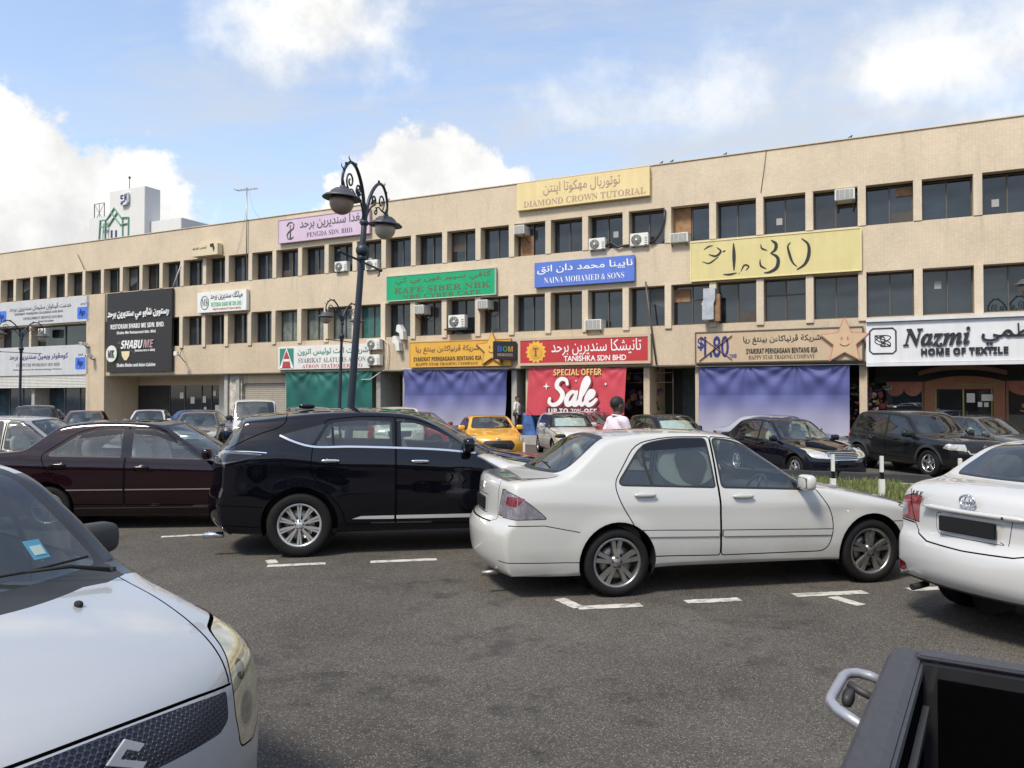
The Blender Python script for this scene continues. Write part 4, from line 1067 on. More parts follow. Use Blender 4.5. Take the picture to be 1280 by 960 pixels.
# silver hatchback whose bonnet fills the lower left
SW_R = rnd([(.62, 1.06), (1.36, 1.03), (1.36, 1.36), (.90, 1.38), (.68, 1.33)], [.05, .02, .03, .1, .1]); SW_F = rnd([(1.44, 1.025), (2.36, .99), (2.20, 1.12), (1.86, 1.32), (1.66, 1.37), (1.44, 1.365)], [.02, .03, .1, .2, .1, .03])
def hatch_spec(paint_, **kw):
    c = dict(paint=paint_, L=3.695, W=1.69, H=1.505, wheel_r=.30, axles=(.555, 2.945), tyre_w=.185, rim_r=.205, ds=.04,
        prof=[(3.55, .20, -.12, 0, .03), (3.66, .30, -.30, 0, .06), (3.692, .46, -.36, 0, .08), (3.69, .58, -.37, 0, .08), (3.665, .70, -.36, .005, .08), (3.61, .785, -.33, .015, .08),
              (3.52, .845, -.29, .03, .09), (3.30, .915, -.21, .05, .10), (3.0, .975, -.16, .06, .10), (2.75, 1.01, -.19, .05, .07), (2.67, 1.022, -.22, .04, .04),
              (2.58, 1.05, -.24, .035, .03), (2.25, 1.26, -.17, .035, .05), (1.95, 1.425, -.11, .035, .05), (1.80, 1.468, -.08, .035, .06), (1.5, 1.498, -.03, .035, .06),
              (1.1, 1.505, 0, .035, .06), (.7, 1.49, .03, .035, .06), (.38, 1.46, .07, .035, .05), (.25, 1.43, .10, .035, .04), (.23, 1.40, .11, .03, .04),
              (.12, 1.20, .15, .02, .05), (.03, 1.02, .17, .01, .06), (.0, .95, .18, 0, .06), (-.0, .80, .19, 0, .07), (-.03, .66, .2, 0, .07), (-.04, .48, .2, 0, .07), (-.01, .32, .18, 0, .05), (.06, .22, .12, 0, .03)],
        marks=(6, 11, 20, 22), belt=[(0, 1.08), (.5, 1.07), (1.4, 1.01), (2.3, .97), (2.7, .93), (3.7, .86)], tum=.72, plan=(1.0, .12, .9, .12), planpow=2.4,
        low=[(0, .90), (.10, .945), (.28, .98), (.52, 1.0), (.76, .995), (.90, .99), (.97, .975), (1, .955)],
        cabin=dict(front_seat=1.35, rear_seat=.45, dash=2.18, dash_z=.93), mirror=(1.87, 1.0, 0), mirror_mat=M_GREYPL, mirror_scale=1.12, handles=[(.75, .93), (1.62, .90)], plates=[(3.70, .475, .44, .11, 0, 0)])
    c.update(kw)
    c['parts'] = [
        doors(rnd([(.95, .36), (1.40, .34), (1.40, 1.42), (.85, 1.43), (.58, 1.36), (.55, 1.05), (.60, .88), (.86, .62)], [.06, .03, .03, .2, .12, .06, .1, .15]), rnd([(1.415, .34), (2.42, .335), (2.50, .50), (2.50, .80), (2.42, .97), (2.22, 1.14), (1.88, 1.35), (1.68, 1.405), (1.41, 1.42)], [.03, .1, .1, .2, .08, .1, .2, .1, .03])),
        lambda B: [B.mark('window_trim', M_GLOSSBL, p, 'y', lambda f: abs(f.normal.y) > .06 and f.calc_center_median().z > .9 and abs(f.calc_center_median().y) > .45) for p in (rnd([(.60, 1.04), (2.46, .965), (2.62, 1.02), (2.32, 1.28), (2.02, 1.43), (1.80, 1.425), (1.66, 1.40), (.88, 1.41), (.64, 1.36)], [.05, .02, .03, .1, .1, .05, .1, .1, .1]),)],
        lambda B: [B.mark('window', M_GLASS, p, 'y', fside) for p in (SW_R, SW_F)],
        lambda B: B.mark('cowl', M_BLACKPL, [(2.72, 0), (2.70, .3), (2.63, .56), (2.53, .70), (2.40, .70), (2.40, -.70), (2.53, -.70), (2.63, -.56), (2.70, -.3)], 'z', lambda f: f.normal.z > .2 and f.calc_center_median().z > .85),
        lambda B: B.mark('windscreen_trim', M_BLACKPL, grow(trap(1.035, 1.425, .665, .53, .04), .035), 'x', ffront(1.7)),
        lambda B: B.mark('windscreen', M_GLASSL, trap(1.035, 1.425, .655, .525, .06), 'x', ffront(1.7)),
        lambda B: B.mark('rear_window', M_GLASS, trap(1.08, 1.40, .58, .52, .08), 'x', frear(.5)),
        lambda B: B.seam(spline2([(2.56, .655), (2.85, .635), (3.10, .60), (3.30, .565), (3.44, .535)], .08) + [(3.50, .52)], .008, 'z', ftop), lambda B: B.seam(spline2([(2.56, -.655), (2.85, -.635), (3.10, -.60), (3.30, -.565), (3.44, -.535)], .08) + [(3.50, -.52)], .008, 'z', ftop),
        lambda B: B.mark('body:seam', M_SEAM, spline2([(-.53, .735), (-.30, .769), (0, .784), (.30, .769), (.53, .735)], .05) + spline2([(.53, .727), (.30, .760), (0, .775), (-.30, .760), (-.53, .727)], .05), 'x', ffront(3.1)),
        lambda B: B.mark('grille', M_GRILLE, rnd(spline2([(-.49, .722), (-.25, .758), (0, .770), (.25, .758), (.49, .722)], .05) + [(.475, .63)] + spline2([(.42, .608), (.2, .624), (0, .629), (-.2, .624), (-.42, .608)], .05) + [(-.475, .63)], .015), 'x', ffront(3.0)),
        lambda B: B.mark('lower_grille', M_BLACKPL, rnd([(-.42, .26), (.42, .26), (.36, .36), (-.36, .36)], .03), 'x', ffront(3.2)),
        lamp('headlight', M_LAMPY, side=rnd([(2.98, .90), (3.24, .85), (3.42, .72), (3.52, .585), (3.52, .50), (3.40, .475), (3.31, .545), (3.20, .70), (3.08, .80)], [.02, .1, .1, .06, .03, .03, .08, .1, .1]), face=None),
        lambda B: [B.mark('body:seam', M_SEAM, grow(p, .007), 'x', ffront(3.05), over=False) for p in (rnd(HLF, .03), mirr(rnd(HLF, .03)))] + [B.mark('headlight', M_LAMPY, p, 'x', ffront(3.05)) for p in (rnd(HLF, .03), mirr(rnd(HLF, .03)))],
        lambda B: [B.mark('headlight:ring', M_CHROME, disc((s * y, z), r, 20), 'x', ffront(3.05)) for s in (1, -1) for y, z, r in ((.635, .60, .072),)] + [B.mark('headlight:bowl', M_LAMPIN, disc((s * y, z), r, 20), 'x', ffront(3.05)) for s in (1, -1) for y, z, r in ((.635, .60, .058), (.625, .745, .036))],
        lambda B: [B.mark('fog_lamp', M_BLACKPL, rnd(p, .02), 'x', ffront(3.2)) for p in ([(.50, .28), (.62, .30), (.62, .38), (.50, .36)], [(-.50, .28), (-.62, .30), (-.62, .38), (-.50, .36)])],
        lamp('tail_light', M_RED, side=rnd([(-.05, .72), (.28, .76), (.22, 1.0), (-.05, 1.02)], .03), face=rnd([(.50, .72), (.80, .72), (.80, 1.02), (.60, 1.0)], .03), rear=True, x1=.4),
        seamy([(3.30, .50), (3.0, .56), (2.95, .70)]) if False else (lambda B: B.seam([(3.28, .56), (3.18, .52), (3.13, .46)], .007, 'y', fside)),
    ]
    return c
M_GRILLE = None
HLF = [(.79, .88), (.615, .865), (.545, .76), (.53, .63), (.565, .49), (.70, .455), (.80, .55)]
def honeycomb():
    m, N, L, b = node_mat('grille_mesh')
    tc = N.new('ShaderNodeTexCoord'); sp = N.new('ShaderNodeSeparateXYZ'); L.new(tc.outputs['Object'], sp.inputs[0]); cb = N.new('ShaderNodeCombineXYZ'); L.new(sp.outputs[1], cb.inputs[0]); L.new(sp.outputs[2], cb.inputs[1])
    def mt(op, a_, b_=None):
        n = N.new('ShaderNodeMath'); n.operation = op
        for i_, q_ in enumerate((a_, b_)):
            if q_ is None: continue
            if isinstance(q_, (int, float)): n.inputs[i_].default_value = q_
            else: L.new(q_, n.inputs[i_])
        return n.outputs[0]
    row = mt('DIVIDE', sp.outputs[2], .0150); rf = mt('FLOOR', row); sh = mt('MULTIPLY', mt('MODULO', mt('ADD', rf, 1000), 2), .5)
    cx = mt('SUBTRACT', mt('FRACT', mt('ADD', mt('DIVIDE', sp.outputs[1], .0215), mt('ADD', sh, 100))), .5); cz = mt('MULTIPLY', mt('SUBTRACT', mt('FRACT', row), .5), .86)
    dd = mt('SQRT', mt('ADD', mt('MULTIPLY', cx, cx), mt('MULTIPLY', cz, cz)))
    r_ = N.new('ShaderNodeMapRange'); r_.interpolation_type = 'SMOOTHSTEP'; L.new(dd, r_.inputs['Value']); r_.inputs['From Min'].default_value = .30; r_.inputs['From Max'].default_value = .42
    x = N.new('ShaderNodeMix'); x.data_type = 'RGBA'; L.new(r_.outputs[0], x.inputs['Factor']); x.inputs['A'].default_value = (.004, .005, .011, 1); x.inputs['B'].default_value = (.026, .032, .055, 1)
    L.new(x.outputs['Result'], b.inputs['Base Color']); b.inputs['Roughness'].default_value = .4
    bp = N.new('ShaderNodeBump'); bp.inputs['Strength'].default_value = .8; bp.inputs['Distance'].default_value = .006; L.new(r_.outputs[0], bp.inputs['Height']); L.new(bp.outputs[0], b.inputs['Normal'])
    return m
M_GRILLE = honeycomb()
def s_badge(root, M, s=1.0, m=None):
    """angular S emblem"""
    q = MB()
    half = [(.055, .012), (.030, .046), (.004, .070), (-.058, .022), (.012, -.030), (.030, -.014), (-.018, .020), (.008, .040), (.024, .022)]
    up = [(-.062, .016), (0.0, .072), (.062, .040), (.040, .022), (.004, .040), (-.022, .018), (.022, -.012), (.062, -.012 + .0)]
    poly = [(.060, .040), (.004, .074), (-.064, .020), (.018, -.028), (-.010, -.042), (-.044, -.018), (-.064, -.036)]
    poly = poly + [(-a, -b) for a, b in poly]
    poly = [(-.062, .018), (.002, .072), (.062, .036), (.040, .020), (.004, .040), (-.018, .020), (.062, -.018), (-.002, -.072), (-.062, -.036), (-.040, -.020), (-.004, -.040), (.018, -.020)]
    q.prism([(a * s, b * s) for a, b in poly], -.004, .006, 'x')
    q.build('badge', [m or M_CHROME], root, M, bevel=.0015)
def build_swift():
    c = hatch_spec(P_SILVERW, res=(14, 6, 20))
    def extra(root, B, objs):
        s_badge(root, Matrix.Translation((3.698, 0, .695)) @ Matrix.Rotation(R(-12), 4, 'Y'), 1.0, mat('badge_silver', (.70, .70, .72), .3, metal=.6))
        for y in (.30, -.30):
            q = MB(); q.sell((2.88, y, .990), (.022, .014, .014), 2.4, 12, 8); q.build('washer_nozzle', [M_DARK], root)
        for (y0, y1, x1, dz) in ((.60, -.02, 2.40, 0), (-.02, -.58, 2.42, 0)):     # wipers parked along the cowl
            q = MB(); b0 = Vector((2.60, y0, 1.035)); tip = Vector((2.545, y1, 1.085)); mid = b0.lerp(tip, .55) + Vector((-.02, 0, .02))
            q.tube([b0, b0.lerp(mid, .5) + Vector((0, 0, .02)), mid], [.012, .009, .006], 6)
            a = mid.lerp(tip, -1.0) + Vector((-.04, 0, .015)); q.tube([a, mid, tip], .0065, 5); q.lathe([(0, .02), (.016, .016), (.018, 0)], 10, 0, c=(b0.x, b0.y, b0.z - .005)); q.build('wiper', [M_DARK], root)
        q = MB(); zz = lambda z: 2.58 - (z - 1.05) * .33 / .21
        def ws(y, z): return (zz(z) - .24 * (y / .60) ** 2 - .055, y, z - .035 * (y / .6) ** 2 - .0)
        vs = [ws(.40, 1.10), ws(.50, 1.10), ws(.50, 1.17), ws(.40, 1.17), ws(.415, 1.113), ws(.485, 1.113), ws(.485, 1.147), ws(.415, 1.147)]
        vs[4:] = [(a + .002, b, c_ + .003) for a, b, c_ in vs[4:]]
        q.add(vs[:4], [(0, 1, 2, 3)], 0); q.add(vs[4:], [(0, 1, 2, 3)], 1); q.build('permit_sticker', [mat('sticker_blue', (.05, .36, .62), .4), mat('sticker_white', (.75, .78, .78), .4)], root)
    c['extras'] = [extra]
    return make_car(c, 'parked_car', 'silver white hatchback in the lower left foreground with honeycomb grille and yellowed headlight', 'car')

# boxy black off-roader
def suv_spec(paint_, **kw):
    c = dict(paint=paint_, L=4.47, W=1.81, H=1.70, wheel_r=.345, axles=(.95, 3.59), tyre_w=.22, rim_r=.225, ds=.06, res=(6, 5, 12), zb=.30, flare=.018,
        spokes=dict(n=5, w0=.085, w1=.055), rim_mat=mat('alloy_silver', (.62, .62, .62), .25, metal=.9),
        prof=[(4.36, .30, -.10, 0, .03), (4.45, .40, -.18, 0, .06), (4.47, .58, -.20, 0, .06), (4.46, .72, -.20, 0, .06), (4.44, .85, -.19, .01, .06), (4.36, .925, -.17, .03, .07),
              (4.1, .975, -.12, .035, .07), (3.7, 1.02, -.10, .035, .06), (3.44, 1.05, -.13, .035, .05), (3.36, 1.06, -.16, .03, .03), (3.28, 1.08, -.17, .03, .03),
              (2.98, 1.36, -.12, .03, .05), (2.76, 1.56, -.09, .035, .05), (2.60, 1.625, -.06, .035, .06), (2.3, 1.665, -.02, .035, .06), (1.7, 1.68, 0, .035, .06), (1.2, 1.67, .03, .035, .06),
              (.90, 1.64, .06, .035, .05), (.80, 1.60, .07, .03, .05), (.62, 1.36, .09, .02, .05), (.48, 1.08, .11, .01, .06), (.45, 1.0, .12, 0, .06), (.43, .85, .13, 0, .06), (.38, .72, .14, 0, .06), (.37, .50, .14, 0, .06), (.42, .34, .12, 0, .03)],
        marks=(5, 10, 18, 20), belt=[(0, 1.08), (.5, 1.08), (1.5, 1.05), (3.1, 1.0), (3.5, .98), (4.5, .92)], tum=.75, plan=(.8, .08, .9, .08),
        low=[(0, .90), (.12, .96), (.3, .98), (.5, .985), (.65, 1.0), (.85, .995), (.95, .97), (1, .955)],
        cabin=dict(z=.70, dash_z=.98, front_seat=2.15, rear_seat=1.3), mirror=(3.0, 1.02, 0), mirror_scale=1.25, handles=[(1.55, .93), (2.45, .91)], plates=[(4.475, .50, .45, .11, 0, 0)])
    c.update(kw)
    Q = rnd([(.74, 1.11), (1.16, 1.09), (1.16, 1.53), (.92, 1.51)], .05); RR = rnd([(1.24, 1.085), (2.02, 1.06), (2.02, 1.54), (1.26, 1.54)], .04); FF = rnd([(2.12, 1.055), (3.08, 1.02), (2.88, 1.25), (2.66, 1.47), (2.12, 1.54)], [.02, .03, .1, .08, .03])
    c['parts'] = [doors(rnd([(1.30, .48), (2.06, .45), (2.06, 1.58), (1.20, 1.585), (1.19, 1.0), (1.35, .75)], [.06, .03, .03, .08, .1, .1]), rnd([(2.075, .45), (3.14, .44), (3.20, .70), (3.13, 1.01), (2.92, 1.27), (2.70, 1.51), (2.075, 1.58)], [.03, .08, .1, .05, .1, .08, .03])),
        lambda B: [B.mark('window_trim', M_BLACKPL, grow(p, .02), 'y', fside) for p in (Q, RR, FF)],
        lambda B: [B.mark('window', M_GLASSD, p, 'y', fside) for p in (Q, RR)], lambda B: B.mark('window', M_GLASS, FF, 'y', fside),
        screens(trap(1.10, 1.56, .70, .60, .06), trap(1.12, 1.56, .60, .54, .06), 2.5, .9, M_GLASSL, M_GLASS),
        lamp('headlight', M_LAMP, side=rnd([(4.08, .76), (4.5, .68), (4.5, .84), (4.2, .88)], .03), face=rnd([(.46, .68), (.86, .71), (.86, .865), (.50, .86)], .03), fx=3.9),
        face('grille', M_BLACKPL, rnd([(-.38, .64), (.38, .64), (.43, .85), (-.43, .85)], .03), 4.2), seamx([(-.46, .86), (-.40, .625), (.40, .625), (.46, .86)], 4.2, False, .03) if False else (lambda B: B.seam([(-.44, .70), (-.39, .625), (.39, .625), (.44, .70)], .028, 'x', ffront(4.1), 'grille_surround', M_CHROME)),
        face('lower_grille', M_BLACKPL, rnd([(-.5, .36), (.5, .36), (.45, .5), (-.45, .5)], .04), 4.2),
        lamp('tail_light', M_RED, side=rnd([(.3, .82), (.62, .84), (.66, 1.10), (.3, 1.10)], .03), face=rnd([(.62, .82), (.9, .82), (.9, 1.10), (.66, 1.10)], .03), rear=True, x1=.7),
        lambda B: [B.mark('body:flare', M_GREYPL, [(ax + r_ * math.cos(PI * k / 14), .355 + r_ * math.sin(PI * k / 14)) for r_, ks in ((.47, range(15)), (.395, range(14, -1, -1))) for k in ks], 'y', fside) for ax in (.95, 3.59)]]
    return c

def coupe_spec(paint_):
    c = hatch_spec(paint_, L=4.22, W=1.79, H=1.40, wheel_r=.325, axles=(.78, 3.43), tyre_w=.21, rim_r=.23, ds=.06, res=(6, 5, 12),
        prof=[(4.08, .20, -.12, 0, .03), (4.18, .30, -.30, 0, .06), (4.22, .46, -.36, 0, .08), (4.21, .58, -.37, 0, .08), (4.17, .68, -.36, .005, .08), (4.10, .75, -.33, .015, .08),
              (3.98, .80, -.29, .03, .09), (3.70, .86, -.21, .05, .10), (3.35, .92, -.16, .06, .10), (3.05, .965, -.19, .05, .07), (2.97, .98, -.22, .04, .04),
              (2.87, 1.005, -.24, .035, .03), (2.50, 1.19, -.17, .035, .05), (2.20, 1.32, -.11, .035, .05), (2.02, 1.365, -.08, .035, .06), (1.7, 1.395, -.03, .035, .06),
              (1.3, 1.40, 0, .035, .06), (.9, 1.38, .03, .035, .06), (.48, 1.33, .07, .035, .05), (.33, 1.29, .10, .035, .04), (.30, 1.26, .11, .03, .04),
              (.18, 1.12, .15, .02, .05), (.06, 1.0, .17, .01, .06), (.0, .93, .18, 0, .06), (-.0, .80, .19, 0, .07), (-.03, .66, .2, 0, .07), (-.04, .48, .2, 0, .07), (-.01, .32, .18, 0, .05), (.06, .22, .12, 0, .03)],
        belt=[(0, 1.06), (.5, 1.05), (1.4, .98), (2.5, .93), (3.0, .90), (4.2, .80)], mirror=(2.42, .95, 0), mirror_mat=paint_, cabin=dict(front_seat=1.55, rear_seat=.7, dash=2.5, dash_z=.88), plates=[(4.225, .50, .44, .11, 0, 0)], handles=[(1.7, .88)])
    WR = rnd([(.75, 1.06), (1.30, 1.02), (1.30, 1.26), (.95, 1.27)], .05); WF = rnd([(1.40, 1.0), (2.66, .95), (2.44, 1.12), (2.1, 1.26), (1.40, 1.29)], [.02, .03, .1, .1, .03])
    c['parts'] = [doors(rnd([(1.0, .36), (1.35, .34), (1.35, 1.32), (.9, 1.32), (.66, 1.06), (.9, .75)], .06), rnd([(1.365, .34), (2.72, .335), (2.80, .55), (2.72, .92), (2.46, 1.14), (2.12, 1.29), (1.36, 1.32)], .05)),
        lambda B: [B.mark('window_trim', M_GLOSSBL, grow(p, .02), 'y', fside) for p in (WR, WF)], lambda B: [B.mark('window', M_GLASSD, p, 'y', fside) for p in (WR, WF)],
        screens(trap(1.01, 1.315, .68, .55, .06), trap(1.1, 1.28, .55, .5, .06), 1.9, .5, M_GLASSL, M_GLASS),
        lamp('headlight', M_LAMP, side=rnd([(3.45, .86), (3.8, .62), (3.98, .62), (3.88, .74), (3.62, .84)], .03), face=rnd([(.55, .60), (.84, .66), (.84, .80), (.70, .80), (.52, .66)], .03), fx=3.3),
        face('grille', M_BLACKPL, rnd([(-.36, .22), (.36, .22), (.54, .52), (.42, .66), (-.42, .66), (-.54, .52)], .06), 3.6),
        lamp('tail_light', M_RED, side=rnd([(-.05, .72), (.28, .76), (.22, .98), (-.05, 1.0)], .03), face=rnd([(.50, .72), (.80, .72), (.80, 1.0), (.60, .98)], .03), rear=True, x1=.4)]
    return c
def van_spec(paint_):
    c = suv_spec(paint_, L=4.4, W=1.70, H=1.96, wheel_r=.30, axles=(.75, 3.35), tyre_w=.18, flare=.01, zb=.25, spokes=dict(n=8, w0=.05, w1=.04),
        prof=[(4.30, .25, -.10, 0, .03), (4.38, .35, -.16, 0, .06), (4.40, .55, -.18, 0, .06), (4.38, .75, -.18, 0, .06), (4.33, .90, -.17, .01, .07), (4.24, .99, -.15, .02, .07),
              (4.14, 1.04, -.13, .02, .06), (4.06, 1.08, -.13, .02, .05), (4.02, 1.10, -.14, .02, .04), (3.98, 1.125, -.15, .02, .03), (3.94, 1.15, -.15, .02, .03),
              (3.70, 1.50, -.11, .03, .05), (3.48, 1.80, -.08, .035, .05), (3.36, 1.89, -.06, .04, .06), (3.0, 1.94, -.02, .04, .07), (2.2, 1.96, 0, .04, .07), (.9, 1.95, .03, .04, .07),
              (.20, 1.92, .06, .04, .06), (.10, 1.88, .07, .03, .06), (.06, 1.60, .08, .02, .05), (.03, 1.15, .09, .01, .06), (.02, 1.05, .09, 0, .06), (.02, .85, .1, 0, .06), (-.02, .72, .1, 0, .06), (-.03, .50, .1, 0, .06), (.02, .30, .1, 0, .03)],
        belt=[(0, 1.15), (2, 1.13), (3.6, 1.10), (4.4, 1.0)], tum=.86, mirror=(3.72, 1.20, 0), cabin=dict(z=.85, dash_z=1.08, front_seat=2.7, rear_seat=1.6, dash=3.75), handles=[(2.4, .95)], plates=[(4.405, .45, .45, .11, 0, 0)], mirror_mat=M_BLACKPL)
    FF = rnd([(2.75, 1.16), (3.80, 1.15), (3.66, 1.42), (3.46, 1.72), (2.75, 1.75)], .04); RR = rnd([(1.3, 1.17), (2.65, 1.16), (2.65, 1.75), (1.3, 1.76)], .06)
    c['parts'] = [doors(rnd([(1.2, .40), (2.68, .40), (2.68, 1.80), (1.2, 1.80)], .05), rnd([(2.70, .40), (3.0, .40), (3.1, .75), (3.88, 1.05), (3.82, 1.18), (3.50, 1.76), (2.70, 1.80)], .04)),
        lambda B: [B.mark('window_trim', M_BLACKPL, grow(p, .02), 'y', fside) for p in (RR, FF)], lambda B: [B.mark('window', M_GLASSD, p, 'y', fside) for p in (RR, FF)],
        screens(trap(1.17, 1.83, .72, .66, .07), trap(1.2, 1.8, .62, .6, .06), 3.0, .4, M_GLASSL, M_GLASS),
        lamp('headlight', M_LAMP, side=rnd([(4.02, .72), (4.4, .72), (4.4, .92), (4.1, .95)], .03), face=rnd([(.40, .72), (.84, .72), (.84, .95), (.46, .93)], .03), fx=3.7),
        face('grille', M_BLACKPL, rnd([(-.34, .76), (.34, .76), (.36, .86), (-.36, .86)], .02), 3.9),
        face('lower_grille', M_BLACKPL, rnd([(-.5, .32), (.5, .32), (.45, .45), (-.45, .45)], .04), 3.9),
        lamp('tail_light', M_RED, side=rnd([(-.05, .85), (.12, .87), (.12, 1.35), (-.05, 1.35)], .03), face=rnd([(.68, .85), (.9, .85), (.9, 1.35), (.70, 1.35)], .03), rear=True, x1=.3)]
    return c
def bg_saloon_spec(paint_):
    c = saloon_spec(paint_, ds=.06, res=(6, 5, 12), H=1.475, plates=[(4.54, .50, .45, .11, 0, 0)], rim_mat=mat('alloy_silver', (.62, .62, .62), .25, metal=.9))
    c['parts'] = [doors(LAN_RD, LAN_FD), lambda B: [B.mark('window_trim', M_BLACKPL, grow(p, .02), 'y', fside) for p in (LAN_R, LAN_F)],
        lambda B: [B.mark('window', M_GLASSL, p, 'y', fside) for p in (LAN_R, LAN_F)], screens(trap(.99, 1.385, .66, .52), trap(1.13, 1.385, .60, .50), 2.3, 1.1, M_GLASSL, M_GLASS),
        lamp('tail_light', M_RED, side=rnd([(-.05, .75), (.36, .78), (.28, .93), (-.05, .97)], .03), face=rnd([(.45, .75), (.80, .74), (.80, .95), (.50, .94)], .03), rear=True, x1=.4),
        lamp('headlight', M_LAMP, side=rnd([(3.98, .80), (4.30, .60), (4.5, .58), (4.5, .72), (4.3, .80)], .03), face=rnd([(.42, .57), (.84, .58), (.84, .82), (.60, .80), (.42, .72)], .03), fx=3.8),
        face('grille', mat('grille_bars', (.5, .5, .5), .2, metal=.9), rnd([(-.36, .56), (.36, .56), (.40, .72), (-.40, .72)], .03), 4.0, edge=.012),
        lambda B: [B.mark('grille:gap', M_DARK, [(-.36, z), (.36, z), (.36, z + .024), (-.36, z + .024)], 'x', ffront(4.0)) for z in (.575, .615, .655, .69)],
        face('lower_grille', M_BLACKPL, rnd([(-.5, .27), (.5, .27), (.45, .38), (-.45, .38)], .04), 4.0)]
    return c
# ------------------------------------------------------------------ ground
M_ASPH = asphalt()
g = MB(); S_ = 1500
LZ = -.22      # the far side of the lot lies a little lower, past a gentle fall
rows = [(-S_, 0), (10.6, 0), (11.4, -.03), (13.4, LZ + .03), (14.2, LZ), (S_, LZ)]
g.add([(x, n, z) for n, z in rows for x in (-S_, S_)], [(2 * k, 2 * k + 1, 2 * k + 3, 2 * k + 2) for k in range(len(rows) - 1)])
tag(g.build('ground', [M_ASPH], None, Matrix.Rotation(-TH, 4, 'Z')), kind='structure')

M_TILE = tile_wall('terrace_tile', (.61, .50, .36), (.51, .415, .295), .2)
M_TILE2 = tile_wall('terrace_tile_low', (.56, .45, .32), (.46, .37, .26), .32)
M_PILLAR = tile_wall('pillar_tile', (.63, .53, .395), (.52, .435, .32), .2)
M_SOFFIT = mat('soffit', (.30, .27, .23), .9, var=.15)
M_SHOPDARK = mat('shop_dark', (.018, .017, .017), .7, var=.4, vscale=2)
M_WALLGREY = mat('plaster_grey', (.36, .35, .32), .9, var=.12, streak=.2)
M_FRAME = mat('window_frame_bronze', (.085, .07, .055), .5)
M_PANE = []
for i, (c_, ro) in enumerate([((.014, .019, .025), .03), ((.018, .024, .030), .05), ((.012, .020, .026), .02), ((.022, .023, .024), .06)]):
    M_PANE.append(mat('pane_dark_%s' % 'abcd'[i], c_, ro, spec=.75, var=.3, vscale=1.2))
M_CURTAIN = mat('pane_curtain', (.13, .15, .14), .15, spec=.5, var=.4, vscale=2.5)
M_BLIND = mat('pane_green_blind', (.03, .11, .10), .12, spec=.5, var=.2)
M_CURTAIN2 = mat('blind_grey', (.075, .08, .085), .35, var=.2, vscale=2); M_CURTAIN3 = mat('blind_brown', (.06, .05, .042), .4, var=.3, vscale=2); M_PAPERW = mat('window_paper', (.32, .32, .31), .7)
M_PLY = mat('plywood', (.27, .15, .075), .8, var=.3, vscale=5)
M_CONC = mat('concrete', (.33, .31, .28), .9, var=.2, vscale=3, streak=.2)
M_WHITEPL = mat('white_enamel', (.68, .67, .62), .4, var=.06, streak=.12)
M_ACDARK = mat('ac_grille', (.05, .05, .05), .5)
M_PVC = mat('pipe_white', (.62, .60, .55), .5)

Z_CAN, Z_S2, Z_H2, Z_S3, Z_H3, Z_TOP = 3.10, 4.70, 6.33, 8.03, 9.48, 11.25
UL, UR = -47.0, 27.0
PX3 = [18, 39, 60, 82, 104, 127, 150.5, 175, 200, 226, 254, 282, 311, 341, 373, 406, 441, 477, 514, 553, 594.5, 636.25, 681.75, 728, 778.5, 831, 886.75, 945.3, 1007, 1072.4, 1142, 1217]
US = [F(x, 300)[0] for x in PX3]
US = [US[0] - 1.63 * k for k in (6, 5, 4, 3, 2, 1)] + US + [US[-1] + 1.80 * k for k in (1, 2, 3, 4, 5)]

opp = thing('shophouse_terrace', 'unseen plain beige shop terrace added behind the viewpoint for reflections in glass and paint', 'building', M=Matrix.Rotation(-TH, 4, 'Z') @ Matrix.Translation((0, -38, 0)))  # unseen terrace, added so windows and car paint have something to reflect
q = MB(); q.box(-70, 60, -12, 0, 0, 9.6); q.build('wall', [mat('opposite_wall', (.26, .23, .19), .9, var=.1, streak=.15)], opp)
for k in range(26):
    for z_ in (3.6, 6.7): q = MB(); q.box(-68 + 4.9 * k, -64.2 + 4.9 * k, .02, .06, z_, z_ + 1.7); q.build('window', [mat('opposite_window', (.03, .035, .04), .1)], opp)
    q = MB(); q.box(-68 + 4.9 * k, -64.0 + 4.9 * k, .02, .06, .2, 2.7); q.build('shopfront', [mat('opposite_shop_%s' % 'abc'[k % 3], ((.05, .05, .05), (.16, .10, .07), (.06, .09, .12))[k % 3], .6)], opp)
bld = thing('shophouse_terrace', 'long three storey beige tiled shop terrace with rows of dark recessed windows', 'building', M=FM)
q = MB(); q.box(UL, UR, .0, .35, Z_H3, Z_TOP); q.box(UL, UR, -.04, .40, Z_TOP, Z_TOP + .05); q.build('parapet', [M_TILE], bld, bevel=.01)
q = MB(); q.box(UL, UR, .0, .9, Z_H2, Z_S3); q.build('upper_spandrel', [M_TILE], bld, bevel=.01)
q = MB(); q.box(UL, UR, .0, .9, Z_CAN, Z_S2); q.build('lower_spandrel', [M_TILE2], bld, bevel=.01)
q = MB(); q.box(UL, UR, .9, 13, Z_CAN + .02, 10.9); q.build('wall', [M_SHOPDARK], bld)
q = MB(); q.box(UL, UR, .36, 13, 10.9, 11.02); q.build('roof', [M_CONC], bld)
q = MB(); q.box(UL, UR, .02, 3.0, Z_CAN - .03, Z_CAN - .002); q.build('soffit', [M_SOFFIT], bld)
q = MB(); q.box(UL - .3, UL, .0, 13, -.4, Z_TOP); q.box(UR, UR + .3, .0, 13, -.4, Z_TOP); q.build('end_wall', [M_TILE], bld)
rw = random.Random(4)
